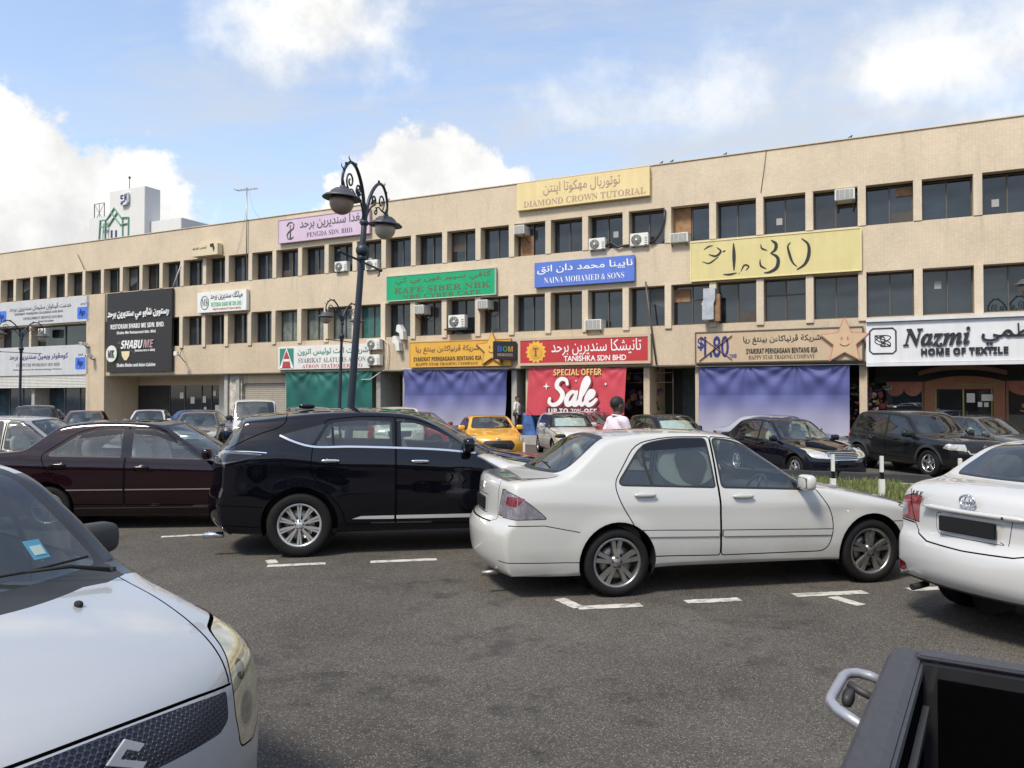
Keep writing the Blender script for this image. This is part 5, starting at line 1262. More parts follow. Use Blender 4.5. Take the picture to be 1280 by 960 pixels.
def window(u0, u1, z0, z1, kind=0, mull=True, blank=()):
    w = MB(); y0, y1 = .40, .47; t = .045
    w.box(u0, u1, y0, y1, z0, z0 + t); w.box(u0, u1, y0, y1, z1 - t, z1); w.box(u0, u0 + t, y0, y1, z0 + t, z1 - t); w.box(u1 - t, u1, y0, y1, z0 + t, z1 - t)
    um = (u0 + u1) / 2
    if mull: w.box(um - t / 2, um + t / 2, y0 - .006, y1, z0 + t, z1 - t)
    if kind == 1: w.box(u0 + t, u1 - t, y0 + .004, y1, z0 + (z1 - z0) * .62, z0 + (z1 - z0) * .62 + t)
    f = w.build('window', [M_FRAME], bld)
    p = MB()
    halves = [(u0 + t, um - t / 2), (um + t / 2, u1 - t)] if mull else [(u0 + t, u1 - t)]
    for a, b in halves:
        tl = rw.uniform(-.012, .012); s = rw.uniform(-.010, .010)
        p.add([(a, .455 + tl, z0 + t), (b, .455 - tl, z0 + t), (b, .455 - tl + s, z1 - t), (a, .455 + tl + s, z1 - t)], [(0, 1, 2, 3)])
    p.build('pane', [blank[0] if blank else rw.choice(M_PANE)], f)
    if not blank and rw.random() < .28:
        a, b = rw.choice(halves); k = rw.choice((0, 0, 1, 2)); q = MB()
        if k == 0: q.add([(a + .02, .446 - .012, z1 - t - .02), (b - .02, .446 - .012, z1 - t - .02), (b - .02, .446 - .012, z1 - (z1 - z0) * rw.uniform(.3, .8)), (a + .02, .446 - .012, z1 - (z1 - z0) * rw.uniform(.3, .8))], [(0, 1, 2, 3)]); q.build('blind', [rw.choice((M_CURTAIN2, M_CURTAIN3))], f)
        elif k == 1: x = rw.uniform(a + .05, b - .3); zz = rw.uniform(z0 + .3, z1 - .6); q.add([(x, .432, zz), (x + .22, .432, zz), (x + .22, .432, zz + .26), (x, .432, zz + .26)], [(0, 1, 2, 3)]); q.build('sticker', [M_PAPERW], f)
        else: q.box(a, b, .425, .435, z0 + t, z0 + t + rw.uniform(.2, .5)); q.build('blind', [M_CURTAIN3], f)
PW = .27
for i, u in enumerate(US):
    q = MB(); q.box(u, u + PW, -.03, .62, Z_S3 + .0, Z_H3 - .0); q.build('pillar', [M_PILLAR], bld, bevel=.012)
    if u > -27.2: q = MB(); q.box(u, u + PW, -.07, .62, Z_S2 - .13, Z_H2 - .0); q.build('pillar', [M_PILLAR], bld, bevel=.012)
for i, (a, b) in enumerate(zip(US, US[1:])):
    px_mid = (PX3 + [0] * 20)[i - 6] if 6 <= i < 6 + len(PX3) else 0
    window(a + PW, b, Z_S3 + .03, Z_H3 - .02, 0)
    if a > -27.2:
        x3 = px_mid; bl = ()
        if x3 in (341, 373, 406): bl = (M_CURTAIN,)
        if x3 == 441: bl = (M_BLIND,)
        window(a + PW, b, Z_S2 + .03, Z_H2 - .02, 1 if x3 in (831, 945.3) else 0, True, bl)
# wide second-floor window band at the left end, with two piers
prev = UL + .2
for u in (-41.5, -37.9, -34.3, -28.6):
    window(prev + .05, u, Z_S2 + .03, Z_H2 - .02); q = MB(); q.box(u, u + .22, -.02, .5, Z_S2, Z_H2); q.build('pillar', [M_PILLAR], bld, bevel=.012); prev = u + .22
# plywood boards in broken windows
for (px0, px1, py0, py1) in ((651, 667, 296, 319), (842, 864, 262, 292), (842, 863, 362, 377), (1120, 1140, 236, 244)):
    u0, z1 = F(px0, py0, .38); u1, z0 = F(px1, py1, .38); q = MB(); q.box(u0, u1, .385, .398, z0, z1); q.build('window_board', [M_PLY], bld)

# ground floor --------------------------------------------------------------
q = MB(); q.box(UL, UR, -.5, 3.2, -.4, .15); q.build('walkway', [M_CONC], bld, bevel=.02)
q = MB(); q.box(UL, UR, 2.75, 2.95, .15, Z_CAN - .03); q.build('ground_floor_wall', [M_SHOPDARK], bld)
def gbox(name, u0, u1, y0, y1, z0, z1, m, bev=.0): q = MB(); q.box(u0, u1, y0, y1, z0, z1); return q.build(name, [m], bld, bevel=bev)
gbox('pier', -28.62, -26.95, -.10, 2.7, .15, 8.0, M_TILE2, .012)
for u in (-45.8, -40.2, -34.4): gbox('pier', u, u + .3, .25, 2.7, .15, Z_CAN, M_WALLGREY)
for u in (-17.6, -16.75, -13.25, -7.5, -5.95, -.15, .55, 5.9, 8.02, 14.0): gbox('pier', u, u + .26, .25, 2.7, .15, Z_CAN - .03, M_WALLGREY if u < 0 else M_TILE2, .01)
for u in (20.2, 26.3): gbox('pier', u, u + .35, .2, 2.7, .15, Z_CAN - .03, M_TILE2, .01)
# left shop: white louvres over blue tinted glass
q = MB()
for k in range(9): q.box(UL, -28.64, -.03, .05, 2.42 + k * .094, 2.42 + k * .094 + .07)
q.build('louvre', [M_WHITEPL], bld)
M_SHOPGL = mat('shop_glass_blue', (.030, .055, .075), .05, spec=.6, var=.6, vscale=1.5)
q = MB(); u = UL
while u < -29.5: q.box(u, u + .07, 1.20, 1.28, .15, 2.5); u += 1.45
q.box(UL, -28.64, 1.20, 1.28, .15, .35); q.build('shopfront_frame', [M_FRAME], bld)
gbox('shopfront_glass', UL, -28.64, 1.235, 1.245, .15, 2.7, M_SHOPGL)
# restaurant front: tiled wall with a dark glazed opening
gbox('shopfront_wall', -26.9, -19.4, 2.2, 2.4, 2.55, 3.07, M_TILE2); gbox('shopfront_wall', -26.9, -24.2, 2.2, 2.4, .15, 2.55, M_SHOPDARK); gbox('shopfront_wall', -19.9, -19.4, 2.2, 2.4, .15, 2.55, M_TILE2)
q = MB()
for u in (-24.2, -22.9, -21.5, -20.7, -19.97): q.box(u, u + .06, 2.22, 2.30, .15, 2.5)
q.build('shopfront_frame', [M_FRAME], bld); gbox('shopfront_glass', -24.2, -19.9, 2.255, 2.262, .15, 2.55, mat('shop_glass_dark', (.012, .018, .022), .04, spec=.6, var=.5))
M_PAPER = mat('paper', (.72, .72, .68), .8, var=.08)
for (a, z, w, h) in ((-23.3, 1.75, .30, .36), (-22.4, 1.45, .32, .4), (-21.4, 1.5, .26, .38), (-21.3, 1.0, .2, .25), (-20.4, .95, .36, .42), (-20.55, 1.9, .22, .3)):
    q = MB(); q.box(a, a + w, 2.235, 2.245, z, z + h); q.build('notice', [M_PAPER], bld)
gbox('shopfront_wall', -19.4, -17.3, 1.6, 1.8, .15, 3.07, mat('plaster_cream', (.50, .47, .40), .9, var=.06, streak=.1))
q = MB(); q.box(-17.3, -16.4, .35, .6, .15, 3.07); q.build('poster_pier', [mat('poster_wall', (.42, .38, .32), .9, var=.5, vscale=4)], bld)
q = MB()
for k in range(22): q.box(-16.4, -13.2, .55, .62, .15 + k * .11, .15 + k * .11 + .098)
q.build('roller_shutter', [mat('shutter_tan', (.34, .30, .25), .55, var=.1)], bld); gbox('shutter_box', -16.4, -13.2, .45, .8, 2.57, 3.07, M_TILE2)
gbox('shopfront_wall', -13.0, -7.4, 1.9, 2.1, .15, 3.07, M_WALLGREY)
q = MB()
for u in (-7.2, -6.55, -6.0): q.box(u, u + .05, 1.9, 1.96, .15, 2.9)
q.build('gate_bars', [M_FRAME], bld)
# goods on show in the shop by the red banner and by the textile shop
GOODS = [mat('goods_' + n, c_, .7, var=.5, vscale=9) for n, c_ in (('red', (.16, .02, .02)), ('white', (.22, .21, .20)), ('violet', (.05, .03, .09)), ('ochre', (.20, .12, .03)), ('green', (.04, .09, .04)), ('pink', (.20, .06, .08)))]
rg = random.Random(12)
# textile shop: arched brown surround, scalloped pelmets and glass doors
M_BROWN = mat('brown_facing', (.27, .115, .065), .75, var=.12); M_BROWN2 = mat('brown_trim', (.19, .10, .075), .7, var=.12)
gbox('shopfront_wall', 14.5, 27, 2.35, 2.5, 2.35, 3.07, mat('fascia_dark', (.02, .024, .028), .6))
def arch_band(u0, u1, zc, rise, th, y0, y1, m, name):
    q = MB(); n = 20; a = []; b = []
    for k in range(n + 1):
        t = -1 + 2 * k / n; a.append((u0 + (u1 - u0) * k / n, zc + rise * (1 - t * t) + th)); b.append((u0 + (u1 - u0) * k / n, zc + rise * (1 - t * t)))
    q.prism(a + b[::-1], y0, y1, 'y'); q.build(name, [m], bld)
ua, _ = F(1148, 470, 2.2); ub, _ = F(1258, 470, 2.2)
arch_band(ua, ub, 2.62, .22, .16, 2.0, 2.3, M_BROWN2, 'arch_moulding')
uc, _ = F(1155, 480, 2.2); ud, _ = F(1256, 480, 2.2)
w_ = (ud - uc)
q = MB(); q.prism([(uc, .15), (uc + .36, .15), (uc + .36, 2.12), (ud - .36, 2.12), (ud - .36, .15), (ud, .15), (ud, 2.38)] + [(ud - w_ * k / 12, 2.38 + .22 * (1 - (1 - 2 * k / 12) ** 2)) for k in range(1, 12)] + [(uc, 2.38)], 2.1, 2.34, 'y'); q.build('shop_surround', [M_BROWN], bld)
gbox('doorway_back', uc + .36, ud - .36, 2.9, 2.95, .15, 2.12, M_SHOPDARK)
q = MB(); um = (uc + ud) / 2
for u in (uc + .36, um - .03, ud - .42): q.box(u, u + .05, 2.28, 2.33, .15, 2.12)
q.box(uc + .36, ud - .36, 2.28, 2.33, 1.02, 1.07); q.build('door_frame', [mat('brass', (.30, .26, .10), .4, metal=.8)], bld)
for u in (um - .14, um + .10): q = MB(); q.tube([(u, 2.2, .8), (u, 2.2, 1.3)], .018, 8); q.build('door_handle', [M_CHROME], bld)
gbox('door_glass', uc + .41, ud - .42, 2.30, 2.305, .15, 2.12, glass('shop_door_glass', (.8, .85, .85), .6))
for (du, z, w, h) in ((.75, 1.62, .26, .34), (1.22, 1.68, .36, .24), (1.10, 1.46, .14, .18), (1.30, 1.46, .14, .16)): gbox('notice', um - .65 + du, um - .65 + du + w, 2.275, 2.285, z, z + h, M_PAPER)
me = text_mesh('House of Quality', 1, .01); place_text(me, 'lettering', mat('letter_green', (.12, .32, .06), .5), bld, Matrix.Translation((um + .5, 2.09, 2.30)) @ RX90, w=1.3, h=.14)
def pelmet(u0, u1, z0, z1):
    q = MB(); n = 24; a = []
    for k in range(n + 1):
        t = k / n; a.append((u0 + (u1 - u0) * t, z0 + .24 * abs(math.sin(t * PI * 2)) ** .6 * -1 + .24))
    q.prism([(u0, z1)] + a + [(u1, z1)], 2.05, 2.15, 'y'); q.build('pelmet', [mat('pelmet_cloth', (.32, .13, .09), .8, var=.2)], bld)
ue, _ = F(1108, 480, 2.1); pelmet(ue, uc - .08, 1.85, 2.40); pelmet(ud + .1, ud + 3.2, 1.85, 2.40)
gbox('display_back', ue, uc - .08, 2.6, 2.65, .15, 2.4, mat('display_dark', (.03, .022, .02), .6, var=.5))
gbox('display_glass', ue, uc - .08, 2.2, 2.205, .15, 2.2, MATS['shop_door_glass']); gbox('display_glass', ud + .1, ud + 4, 2.2, 2.205, .15, 2.2, MATS['shop_door_glass'])
q = MB(); q.box(ud + .02, ud + .10, 2.1, 2.3, .15, 2.4); q.box(uc - .08, uc - .02, 2.1, 2.3, .15, 2.4); q.build('display_post', [M_BROWN2], bld)
me = text_mesh('Saleb', 1, .005, shear=.2); place_text(me, 'lettering', mat('letter_ochre', (.35, .22, .05), .5), bld, Matrix.Translation((ud + 1.0, 2.19, 1.45)) @ RX90, w=1.1, h=.3)
# teal wall of the passage by the second sheet
gbox('passage_wall', 6.95, 8.0, 2.6, 2.7, .15, 3.07, mat('teal_plaster', (.055, .085, .085), .8, var=.3, streak=.3))
# ------------------------------------------------------------------ signs on the terrace
SZ = {}
def sign(name, label, c, panel, texts=(), frame=None, depth=.14, y0=-.03, fw=.05, cat='sign', group=None):
    """c: photo corners (x left, top, bottom, x right, top, bottom); texts: (string, x0, x1, y mid, height px, material, style, options)"""
    xl, tl, bl, xr, tr, br = c; yf = y0 - depth
    ul, zt1 = F(xl, tl, yf); _, zb1 = F(xl, bl, yf); ur, zt2 = F(xr, tr, yf); _, zb2 = F(xr, br, yf); zt, zb = (zt1 + zt2) / 2, (zb1 + zb2) / 2
    um, zm = (ul + ur) / 2, (zt + zb) / 2
    root = thing(name, label, cat, group=group, M=FM @ Matrix.Translation((um, y0, zm)))
    w, h = (ur - ul) / 2, (zt - zb) / 2
    q = MB(); q.box(-w, w, -depth, 0, -h, h); q.build('panel', [panel], root, bevel=.012)
    if frame:
        q = MB(); q.box(-w - .004, w + .004, -depth - .02, .004, h - fw, h + .01); q.box(-w - .004, w + .004, -depth - .02, .004, -h - .01, -h + fw)
        q.box(-w - .01, -w + fw, -depth - .018, .003, -h + fw, h - fw); q.box(w - fw, w + .01, -depth - .018, .003, -h + fw, h - fw); q.build('frame', [frame], root)
    for t in texts:
        s, x0, x1, yc, hp, m, st = t[:7]; op = t[7] if len(t) > 7 else {}
        u0, z = F(x0, yc, yf); u1, _ = F(x1, yc, yf); xm = (x0 + x1) / 2; uu, zz = F(xm, yc, yf); d = (FW(uu, yf, zz)).y
        s2 = jawi(s) if st == 'jawi' else s
        me = text_mesh(s2, 1.0, op.get('ex', .004), op.get('shear', 0), op.get('bold', .012 if st in ('jawi', None) else (-.012 if st == 'serif' else 0)), st if st not in ('jawi', None) else None)
        place_text(me, op.get('name', 'lettering'), m, root, Matrix.Translation((uu - um, -depth - .006 - op.get('ex', 0), zz - zm)) @ RX90, u1 - u0, hp * d / F_PX)
    SZ[root.name] = (w, h)
    def loc(px, py): u, z = F(px, py, yf); return u - um, z - zm
    return root, (lambda px, py: loc(px, py)), -depth - .004
def flat(root, name, polys, y, m, th=.012):
    q = MB()
    for p in polys: q.prism(p, y - th, y, 'y')
    return q.build(name, [m], root)
def star(c, r, r2=.42, rot=PI / 2, n=5): return [(c[0] + (r if k % 2 == 0 else r * r2) * math.cos(rot + PI * k / n), c[1] + (r if k % 2 == 0 else r * r2) * math.sin(rot + PI * k / n)) for k in range(2 * n)]
def sm(n, c, **k): return mat('sign_' + n, c, k.pop('rough', .4), streak=.08, var=.05, vscale=1.5, **k)
K_BLACK = sm('letter_black', (.02, .02, .022)); K_WHITE = sm('letter_white', (.78, .78, .76)); K_BLUE = sm('letter_blue', (.02, .03, .16)); K_RED = sm('letter_red', (.42, .05, .05))
K_GREEN = sm('letter_green2', (.03, .20, .15)); K_BROWN = sm('letter_brown', (.16, .09, .055)); K_GREY = sm('letter_grey', (.10, .10, .11)); K_CREAM = sm('letter_cream', (.74, .62, .36))
K_ROSE = sm('letter_rose', (.40, .26, .22)); K_HPB = sm('logo_blue', (.045, .16, .62)); K_YEL = sm('sun_yellow', (.72, .42, .06))
BEIGE_FR = sm('frame_beige', (.50, .40, .28))

r_, lc, yy = sign('shop_sign', 'lilac sign with a curled P emblem high on the parapet behind the tall lamp post', (348, 275, 304, 462, 261, 292), sm('lilac', (.58, .45, .57)),
    [('فيغدا سنديرين برحد', 374, 458, 276, 15, K_GREY, 'jawi'), ('PENGDA SDN. BHD.', 383, 441, 290.3, 6, K_GREY, 'serif')], frame=sm('lilac_edge', (.45, .34, .42)), fw=.03)
a = lc(363, 288); q = MB(); s_ = .30
q.tube([(a[0] + s_ * x, yy, a[1] + s_ * z * 1.25) for x, z in ((.0, -1.15), (.0, .7))], .035, 6)
q.tube([(a[0] + s_ * x, yy, a[1] + s_ * z * 1.25) for x, z in ((-.75, .65), (-.3, 1.05), (.35, 1.1), (.8, .75), (.7, .25), (.2, .0), (-.35, -.2), (-.75, -.6), (-.5, -1.1), (.1, -1.2), (.7, -.95))], .035, 6); q.build('emblem', [K_GREY], r_)
sign('shop_sign', 'bright green cyber cafe sign above the second floor windows', (483, 345, 376, 619.5, 335, 369), sm('green', (.005, .33, .14)),
    [('كافي سيبر عين بي كي', 492, 612, 347.5, 9.5, K_BROWN, 'jawi', dict(bold=.004)), ('KAFE SIBER NBK', 491, 611, 359.5, 7, K_BROWN, 'serif'), ('NBK CYBER CAFE', 502, 600, 368, 5.2, K_BROWN, 'serif')], frame=sm('green_edge', (.42, .50, .42)), fw=.03)
sign('shop_sign', 'cream tutorial sign at the top of the parapet, highest of the shop signs', (646, 230.5, 264, 812, 207.5, 244), sm('cream', (.70, .56, .28)),
    [('توتوريال مهكوتا اينتن', 678, 774, 231, 16, K_ROSE, 'jawi', dict(bold=.004)), ('DIAMOND CROWN TUTORIAL', 652, 804, 247, 7.8, K_ROSE, 'serif')], depth=.18, y0=-.02)
sign('shop_sign', 'royal blue sign with white lettering between the two rows of windows', (668, 329, 360, 793, 318, 351), sm('royal_blue', (.09, .17, .55)),
    [('نايينا محمد دان انق', 670, 789, 333.5, 11.5, K_WHITE, 'jawi'), ('NAINA MOHAMED & SONS', 679, 779, 347.3, 7.5, K_WHITE, 'serif')])
r_, lc, yy = sign('shop_sign', 'wide pale yellow sign showing only the ghost outline of a large price', (863, 302.5, 352, 1076.5, 285, 338), sm('pale_yellow', (.62, .53, .24)), frame=sm('yellow_edge', (.70, .60, .32)), fw=.03, depth=.12)
def strokes(pts, px0, w0, w1=None):
    """tapering dark strokes given as photo points on the sign"""
    P = [lc(*p) for p in pts]; S = spline2([(a[0], a[1]) for a in P], .05); n = len(S)
    for i in range(n - 1):
        a, b = Vector(S[i]), Vector(S[i + 1]); d = (b - a)
        if d.length < 1e-6: continue
        t = d.normalized(); nn = Vector((-t.y, t.x)); ww = lambda k: w0 * (.25 + .75 * math.sin(PI * min(1, max(0, k / (n - 1))))) / 2
        sq.prism([tuple(a + nn * ww(i)), tuple(b + nn * ww(i + 1)), tuple(b - nn * ww(i + 1)), tuple(a - nn * ww(i))], yy - .012, yy, 'y')
sq = MB()
for pts, w in (([(880, 312), (886, 308), (891, 307)], .05), ([(886, 318), (895, 320), (901, 314), (896, 309)], .08), ([(878, 327), (886, 329), (894, 324), (898, 321)], .05), ([(903, 315), (907, 313)], .05),
               ([(917, 304), (917.5, 318), (917.5, 338)], .13), ([(904, 343), (912, 343), (921, 341)], .07), ([(926, 339), (931, 331), (936, 333), (932, 338)], .06), ([(923, 342), (925, 341)], .05),
               ([(951, 305), (952, 310), (959, 313)], .06), ([(964, 300), (970, 305), (969, 312), (964, 316)], .12), ([(950, 324), (951, 332), (958, 336)], .07), ([(963, 316), (972, 322), (971, 334), (962, 340), (955, 341)], .13),
               ([(988, 303), (985, 307), (987, 318), (991, 328), (996, 333)], .09), ([(1002, 298), (1010, 305), (1011, 318), (1006, 330), (996, 337)], .12)): strokes(pts, 0, w)
sq.build('lettering', [K_BLACK], r_)
r_, lc, yy = sign('shop_sign', 'red jeweller style sign with a yellow sun emblem over the sale banner', (648, 423, 456, 813, 417.5, 455), sm('red', (.45, .035, .04)),
    [('تانيشكا سنديرين برحد', 688, 800, 434, 19, K_WHITE, 'jawi', dict(bold=.004)), ('TANISHKA SDN BHD', 704, 782, 447.5, 7, K_WHITE, None, dict(bold=.02))], frame=BEIGE_FR, fw=.10, depth=.16)
a = lc(670, 440); flat(r_, 'emblem', [star(a, .50, .80, 0, 14)], yy, K_YEL); flat(r_, 'emblem_disc', [disc(a, .30)], yy - .013, sm('sun_orange', (.66, .33, .05)))
me = text_mesh('T', 1, .01, style='serif'); place_text(me, 'lettering', K_BROWN, r_, Matrix.Translation((a[0], yy - .030, a[1])) @ RX90, .24, .36)
M_STARY = sm('star_yellow', (.70, .42, .09)); M_STARB = sm('star_peach', (.55, .40, .24)); M_STARE = sm('star_edge_brown', (.28, .10, .04)); M_STARP = sm('star_edge_pink', (.48, .18, .14))
def smile_star(root, lc, yy, c, r, m, edge, facecol):
    a = lc(*c); flat(root, 'star_outline', [star(a, r * 1.09, .46)], yy - .05, edge, .05); flat(root, 'star_emblem', [star(a, r, .46)], yy - .102, m, .012)
    q = MB()
    for dx in (-.12, .12): q.prism(disc((a[0] + dx * r, a[1] + .14 * r), .045 * r, 12, .08 * r), yy - .125, yy - .115, 'y')
    q.tube([(a[0] + r * .20 * math.sin(t), yy - .12, a[1] - .02 * r - r * .16 * math.cos(t)) for t in [-1.2 + .3 * k for k in range(9)]], .018 * r + .008, 5); q.build('star_face', [facecol], root)
r_, lc, yy = sign('shop_sign', 'orange yellow trading company sign with star emblem over violet sheet', (512, 427, 459, 638, 424, 457), sm('orange', (.66, .36, .05)),
    [('شريكة ڤرنياكاءن بينتغ ريا', 519, 598, 436.5, 11, K_BROWN, 'jawi'), ('SYARIKAT PERNIAGAAN BINTANG RIA', 516, 601, 448.3, 5.4, K_BLACK, 'bold'), ('HAPPY STAR TRADING COMPANY', 519, 597, 454.8, 3.6, K_BLACK, 'serif')], frame=sm('orange_edge', (.55, .33, .10)), fw=.03)
smile_star(r_, lc, yy, (616, 437), .78, M_STARY, M_STARE, M_STARE)
r_, lc, yy = sign('shop_sign', 'beige trading company sign with pink edged star and blue price over the right violet sheet', (869, 415.5, 454, 1079, 408, 451), sm('beige', (.50, .38, .25)),
    [('شريكة ڤرنياكاءن بينتغ ريا', 928, 1025, 424, 12, K_BLACK, 'jawi'), ('SYARIKAT PERNIAGAAN BINTANG RIA', 932, 1021, 438, 6.5, K_BLACK, 'bold', dict(ex=.008)), ('HAPPY STAR TRADING COMPANY', 935, 1018, 446, 5, K_BLACK, 'serif'), ('1.80', 880, 911, 433.5, 27, K_BLUE, 'bold', dict(bold=.02)), ('$', 872, 880, 430, 17, K_BLUE, 'bold', dict(bold=.02)), ('CORNER', 911, 921, 445, 5, K_BLUE, None)], frame=sm('beige_edge', (.10, .08, .06)), fw=.04)
for (x0, y0, x1, y1) in ((874, 451, 915, 419), (876, 420, 915, 449)):
    a, b = lc(x0, y0), lc(x1, y1); q = MB(); q.bar((a[0], yy + .004, a[1]), (b[0], yy + .004, b[1]), .008, .13, 0, (0, 1, 0)); q.build('flash', [sm('flash_pink', (.52, .24, .19))], r_)
smile_star(r_, lc, yy, (1056, 427), .82, M_STARB, M_STARP, M_STARP)
r_, lc, yy = sign('shop_sign', 'white textile shop sign with black script lettering at the right end', (1082.5, 403, 454, 1360, 393, 449), sm('white_panel', (.66, .66, .67)),
    [('Nazmi', 1128, 1212, 421.5, 24, K_BLACK, 'itserif', dict(ex=.03, bold=.01)), ('HOME OF TEXTILE', 1150, 1259, 438.5, 8.5, K_BLACK, 'bold', dict(ex=.03, bold=.02)), ('نظمي', 1226, 1300, 417, 26, K_BLACK, 'jawi', dict(ex=.03))], depth=.20, y0=-.06)
q = MB()
for (x0, z0) in ((1087, 412), (1087, 448)): pass
a, b = lc(1087, 411), lc(1120, 441.5); c_ = .10
oc = [(a[0] + c_, a[1]), (b[0] - c_, a[1]), (b[0], a[1] - c_), (b[0], b[1] + c_), (b[0] - c_, b[1]), (a[0] + c_, b[1]), (a[0], b[1] + c_), (a[0], a[1] - c_)]
q.tube([(x, yy, z) for x, z in oc], .028, 6, closed=True); ec = ((a[0] + b[0]) / 2, (a[1] + b[1]) / 2)
for k in range(3):
    an = k * 2.1; q.tube([(ec[0] + (.13 * math.cos(t + an) + .16 * math.sin(2 * t + an * .5)), yy, ec[1] + .20 * math.sin(t + an * .7)) for t in [2 * PI * j / 24 for j in range(24)]], .016, 5, closed=True)
q.build('emblem', [K_BLACK], r_)
ul, zt = F(1082.5, 400, -.2); ur, _ = F(1360, 390, -.2)
for zo, nm in ((.10, 'head_trim'), (-2.0, None)):
    if nm: q = MB(); q.box(-SZ[r_.name][0], SZ[r_.name][0], -.30, 0, SZ[r_.name][1] + .01, SZ[r_.name][1] + .13); q.build(nm, [sm('trim_white', (.62, .62, .63))], r_)
q = MB(); q.box(-SZ[r_.name][0], SZ[r_.name][0], -.26, 0, -SZ[r_.name][1] - .12, -SZ[r_.name][1] - .005); q.build('foot_trim', [MATS['sign_trim_white']], r_)
r_, lc, yy = sign('shop_sign', 'white stationery shop sign with a green and red letter A above the green tarpaulin', (347.5, 433, 462.5, 462, 430, 460), sm('white_sign', (.66, .65, .62)),
    [('شريكت الت توليس اترون', 371, 459, 439, 9.5, K_GREEN, 'jawi'), ('SYARIKAT ALATULIS ATRON', 372, 456, 449.7, 6, K_GREY, 'serif'), ('ATRON STATIONERY CO', 377, 452, 457.2, 4.5, K_RED, 'serif')])
a, b = lc(350, 436), lc(367, 460); flat(r_, 'emblem_ground', [[(a[0], b[1]), (b[0], b[1]), (b[0], a[1]), (a[0], a[1])]], yy, K_GREEN, .008)
m_ = (a[0] + b[0]) / 2; hh = a[1] - b[1]
flat(r_, 'emblem_stripe', [[(a[0], b[1]), (a[0] + .16, b[1]), (m_ + .02, a[1] - .08), (m_ - .02, a[1])], [(b[0], b[1]), (b[0] - .16, b[1]), (m_ - .02, a[1] - .08), (m_ + .02, a[1])], [(a[0] + .20, b[1] + hh * .34), (b[0] - .20, b[1] + hh * .34), (b[0] - .23, b[1] + hh * .46), (a[0] + .23, b[1] + hh * .46)]], yy - .012, K_WHITE, .006)
flat(r_, 'emblem_stripe', [[(a[0] + .17, b[1] + .02), (b[0] - .17, b[1] + .02), (b[0] - .22, b[1] + hh * .32), (a[0] + .22, b[1] + hh * .32)], [(a[0] + .24, b[1] + hh * .48), (b[0] - .24, b[1] + hh * .48), (m_, a[1] - .10)]], yy - .02, K_RED, .006)
r_, lc, yy = sign('shop_sign', 'small white lightbox with a ringed monogram right of the black restaurant panel', (246.5, 366.5, 391, 308, 361, 388), sm('white_box', (.70, .70, .68)),
    [('ميلكك سنديرين برحد', 263, 303, 369.5, 10, K_BLACK, 'jawi'), ('RESTORAN SHABU ME SDN. BHD.', 264, 302, 379.5, 5.5, sm('letter_green3', (.10, .42, .22)), 'bold'), ('RESTAURANT SDN BHD', 266, 301, 385.5, 2.6, K_RED, None), ('MK', 252, 261, 378, 9, K_GREY, 'serif')], depth=.22)
a = lc(256, 378.5); q = MB(); q.tube([(a[0] + .29 * math.cos(2 * PI * k / 28), yy, a[1] + .36 * math.sin(2 * PI * k / 28)) for k in range(28)], .022, 5, closed=True); q.build('emblem', [K_GREEN], r_)
# black slatted restaurant panel
PANEL = mat('panel_black', (.022, .020, .021), .5, var=.15)
K_PINK = sm('letter_pink', (.40, .26, .28))
r_, lc, yy = sign('restaurant_sign', 'tall black slatted restaurant panel with white raised lettering', (134, 367, 465, 215, 360, 464), PANEL,
    [('رستورن شابو مي سنديرين برحد', 135, 211, 392.5, 14, K_WHITE, 'jawi', dict(ex=.04, bold=.02)), ('RESTORAN SHABU ME SDN. BHD.', 138, 205, 407, 6, K_WHITE, 'bold', dict(ex=.01)), ('Shabu Me Restaurant Sdn. Bhd.', 146, 195, 415, 3.6, K_WHITE, 'bold', dict(ex=.01)),
     ('SHABU', 152, 179, 430.5, 10.5, K_WHITE, 'bold', dict(shear=.25, ex=.03)), ('ME', 180, 193, 429.5, 10, K_PINK, 'bold', dict(shear=.25, ex=.03)), ('The', 147, 151, 428, 3, K_PINK, 'script'), ('Restaurant & BBQ', 169, 194, 438, 3.4, K_WHITE, 'bold', dict(ex=.01)), ('Shabu-Shabu and Asian Cuisine', 146, 194, 456, 4.4, K_WHITE, 'bold', dict(ex=.01)), ('MK', 136, 144, 442.5, 9, K_GREY, 'serif', dict(ex=.04))], depth=.16)
q = MB(); ul, zt = F(134, 367, -.19); ur, zb = F(215, 464, -.19); nn_ = 60; hw = (ur - ul) / 2; hh = 2.345
for k in range(nn_): q.box(-hw, hw, -.172, -.160, -hh + 2 * hh * (k + .15) / nn_, -hh + 2 * hh * (k + .62) / nn_)
q.build('slats', [mat('panel_slat', (.032, .028, .028), .45)], r_)
a = lc(140, 442.5); flat(r_, 'roundel', [disc(a, .47, 32, .50)], yy - .012, sm('roundel_white', (.66, .68, .62)), .03)
q = MB(); q.tube([(a[0] + .05 + .45 * math.cos(t), yy - .05, a[1] + .47 * math.sin(t)) for t in [-1.9 + .2 * k for k in range(14)]], .03, 5); q.build('roundel_leaf', [sm('leaf_green', (.25, .45, .15))], r_)
a = lc(157.5, 443); flat(r_, 'bowl_emblem', [[(a[0] - .36, a[1] + .18), (a[0] + .36, a[1] + .18), (a[0] + .30, a[1] - .10), (a[0] + .1, a[1] - .34), (a[0] - .1, a[1] - .34), (a[0] - .30, a[1] - .10)]], yy - .012, sm('bowl_cream', (.70, .60, .36)), .02)
a, b = lc(161, 436), lc(170, 442); q = MB(); q.bar((a[0], yy - .02, a[1]), (b[0], yy - .02, b[1]), .02, .04, 0, (0, 1, 0)); q.build('chopsticks', [K_GREY], r_)
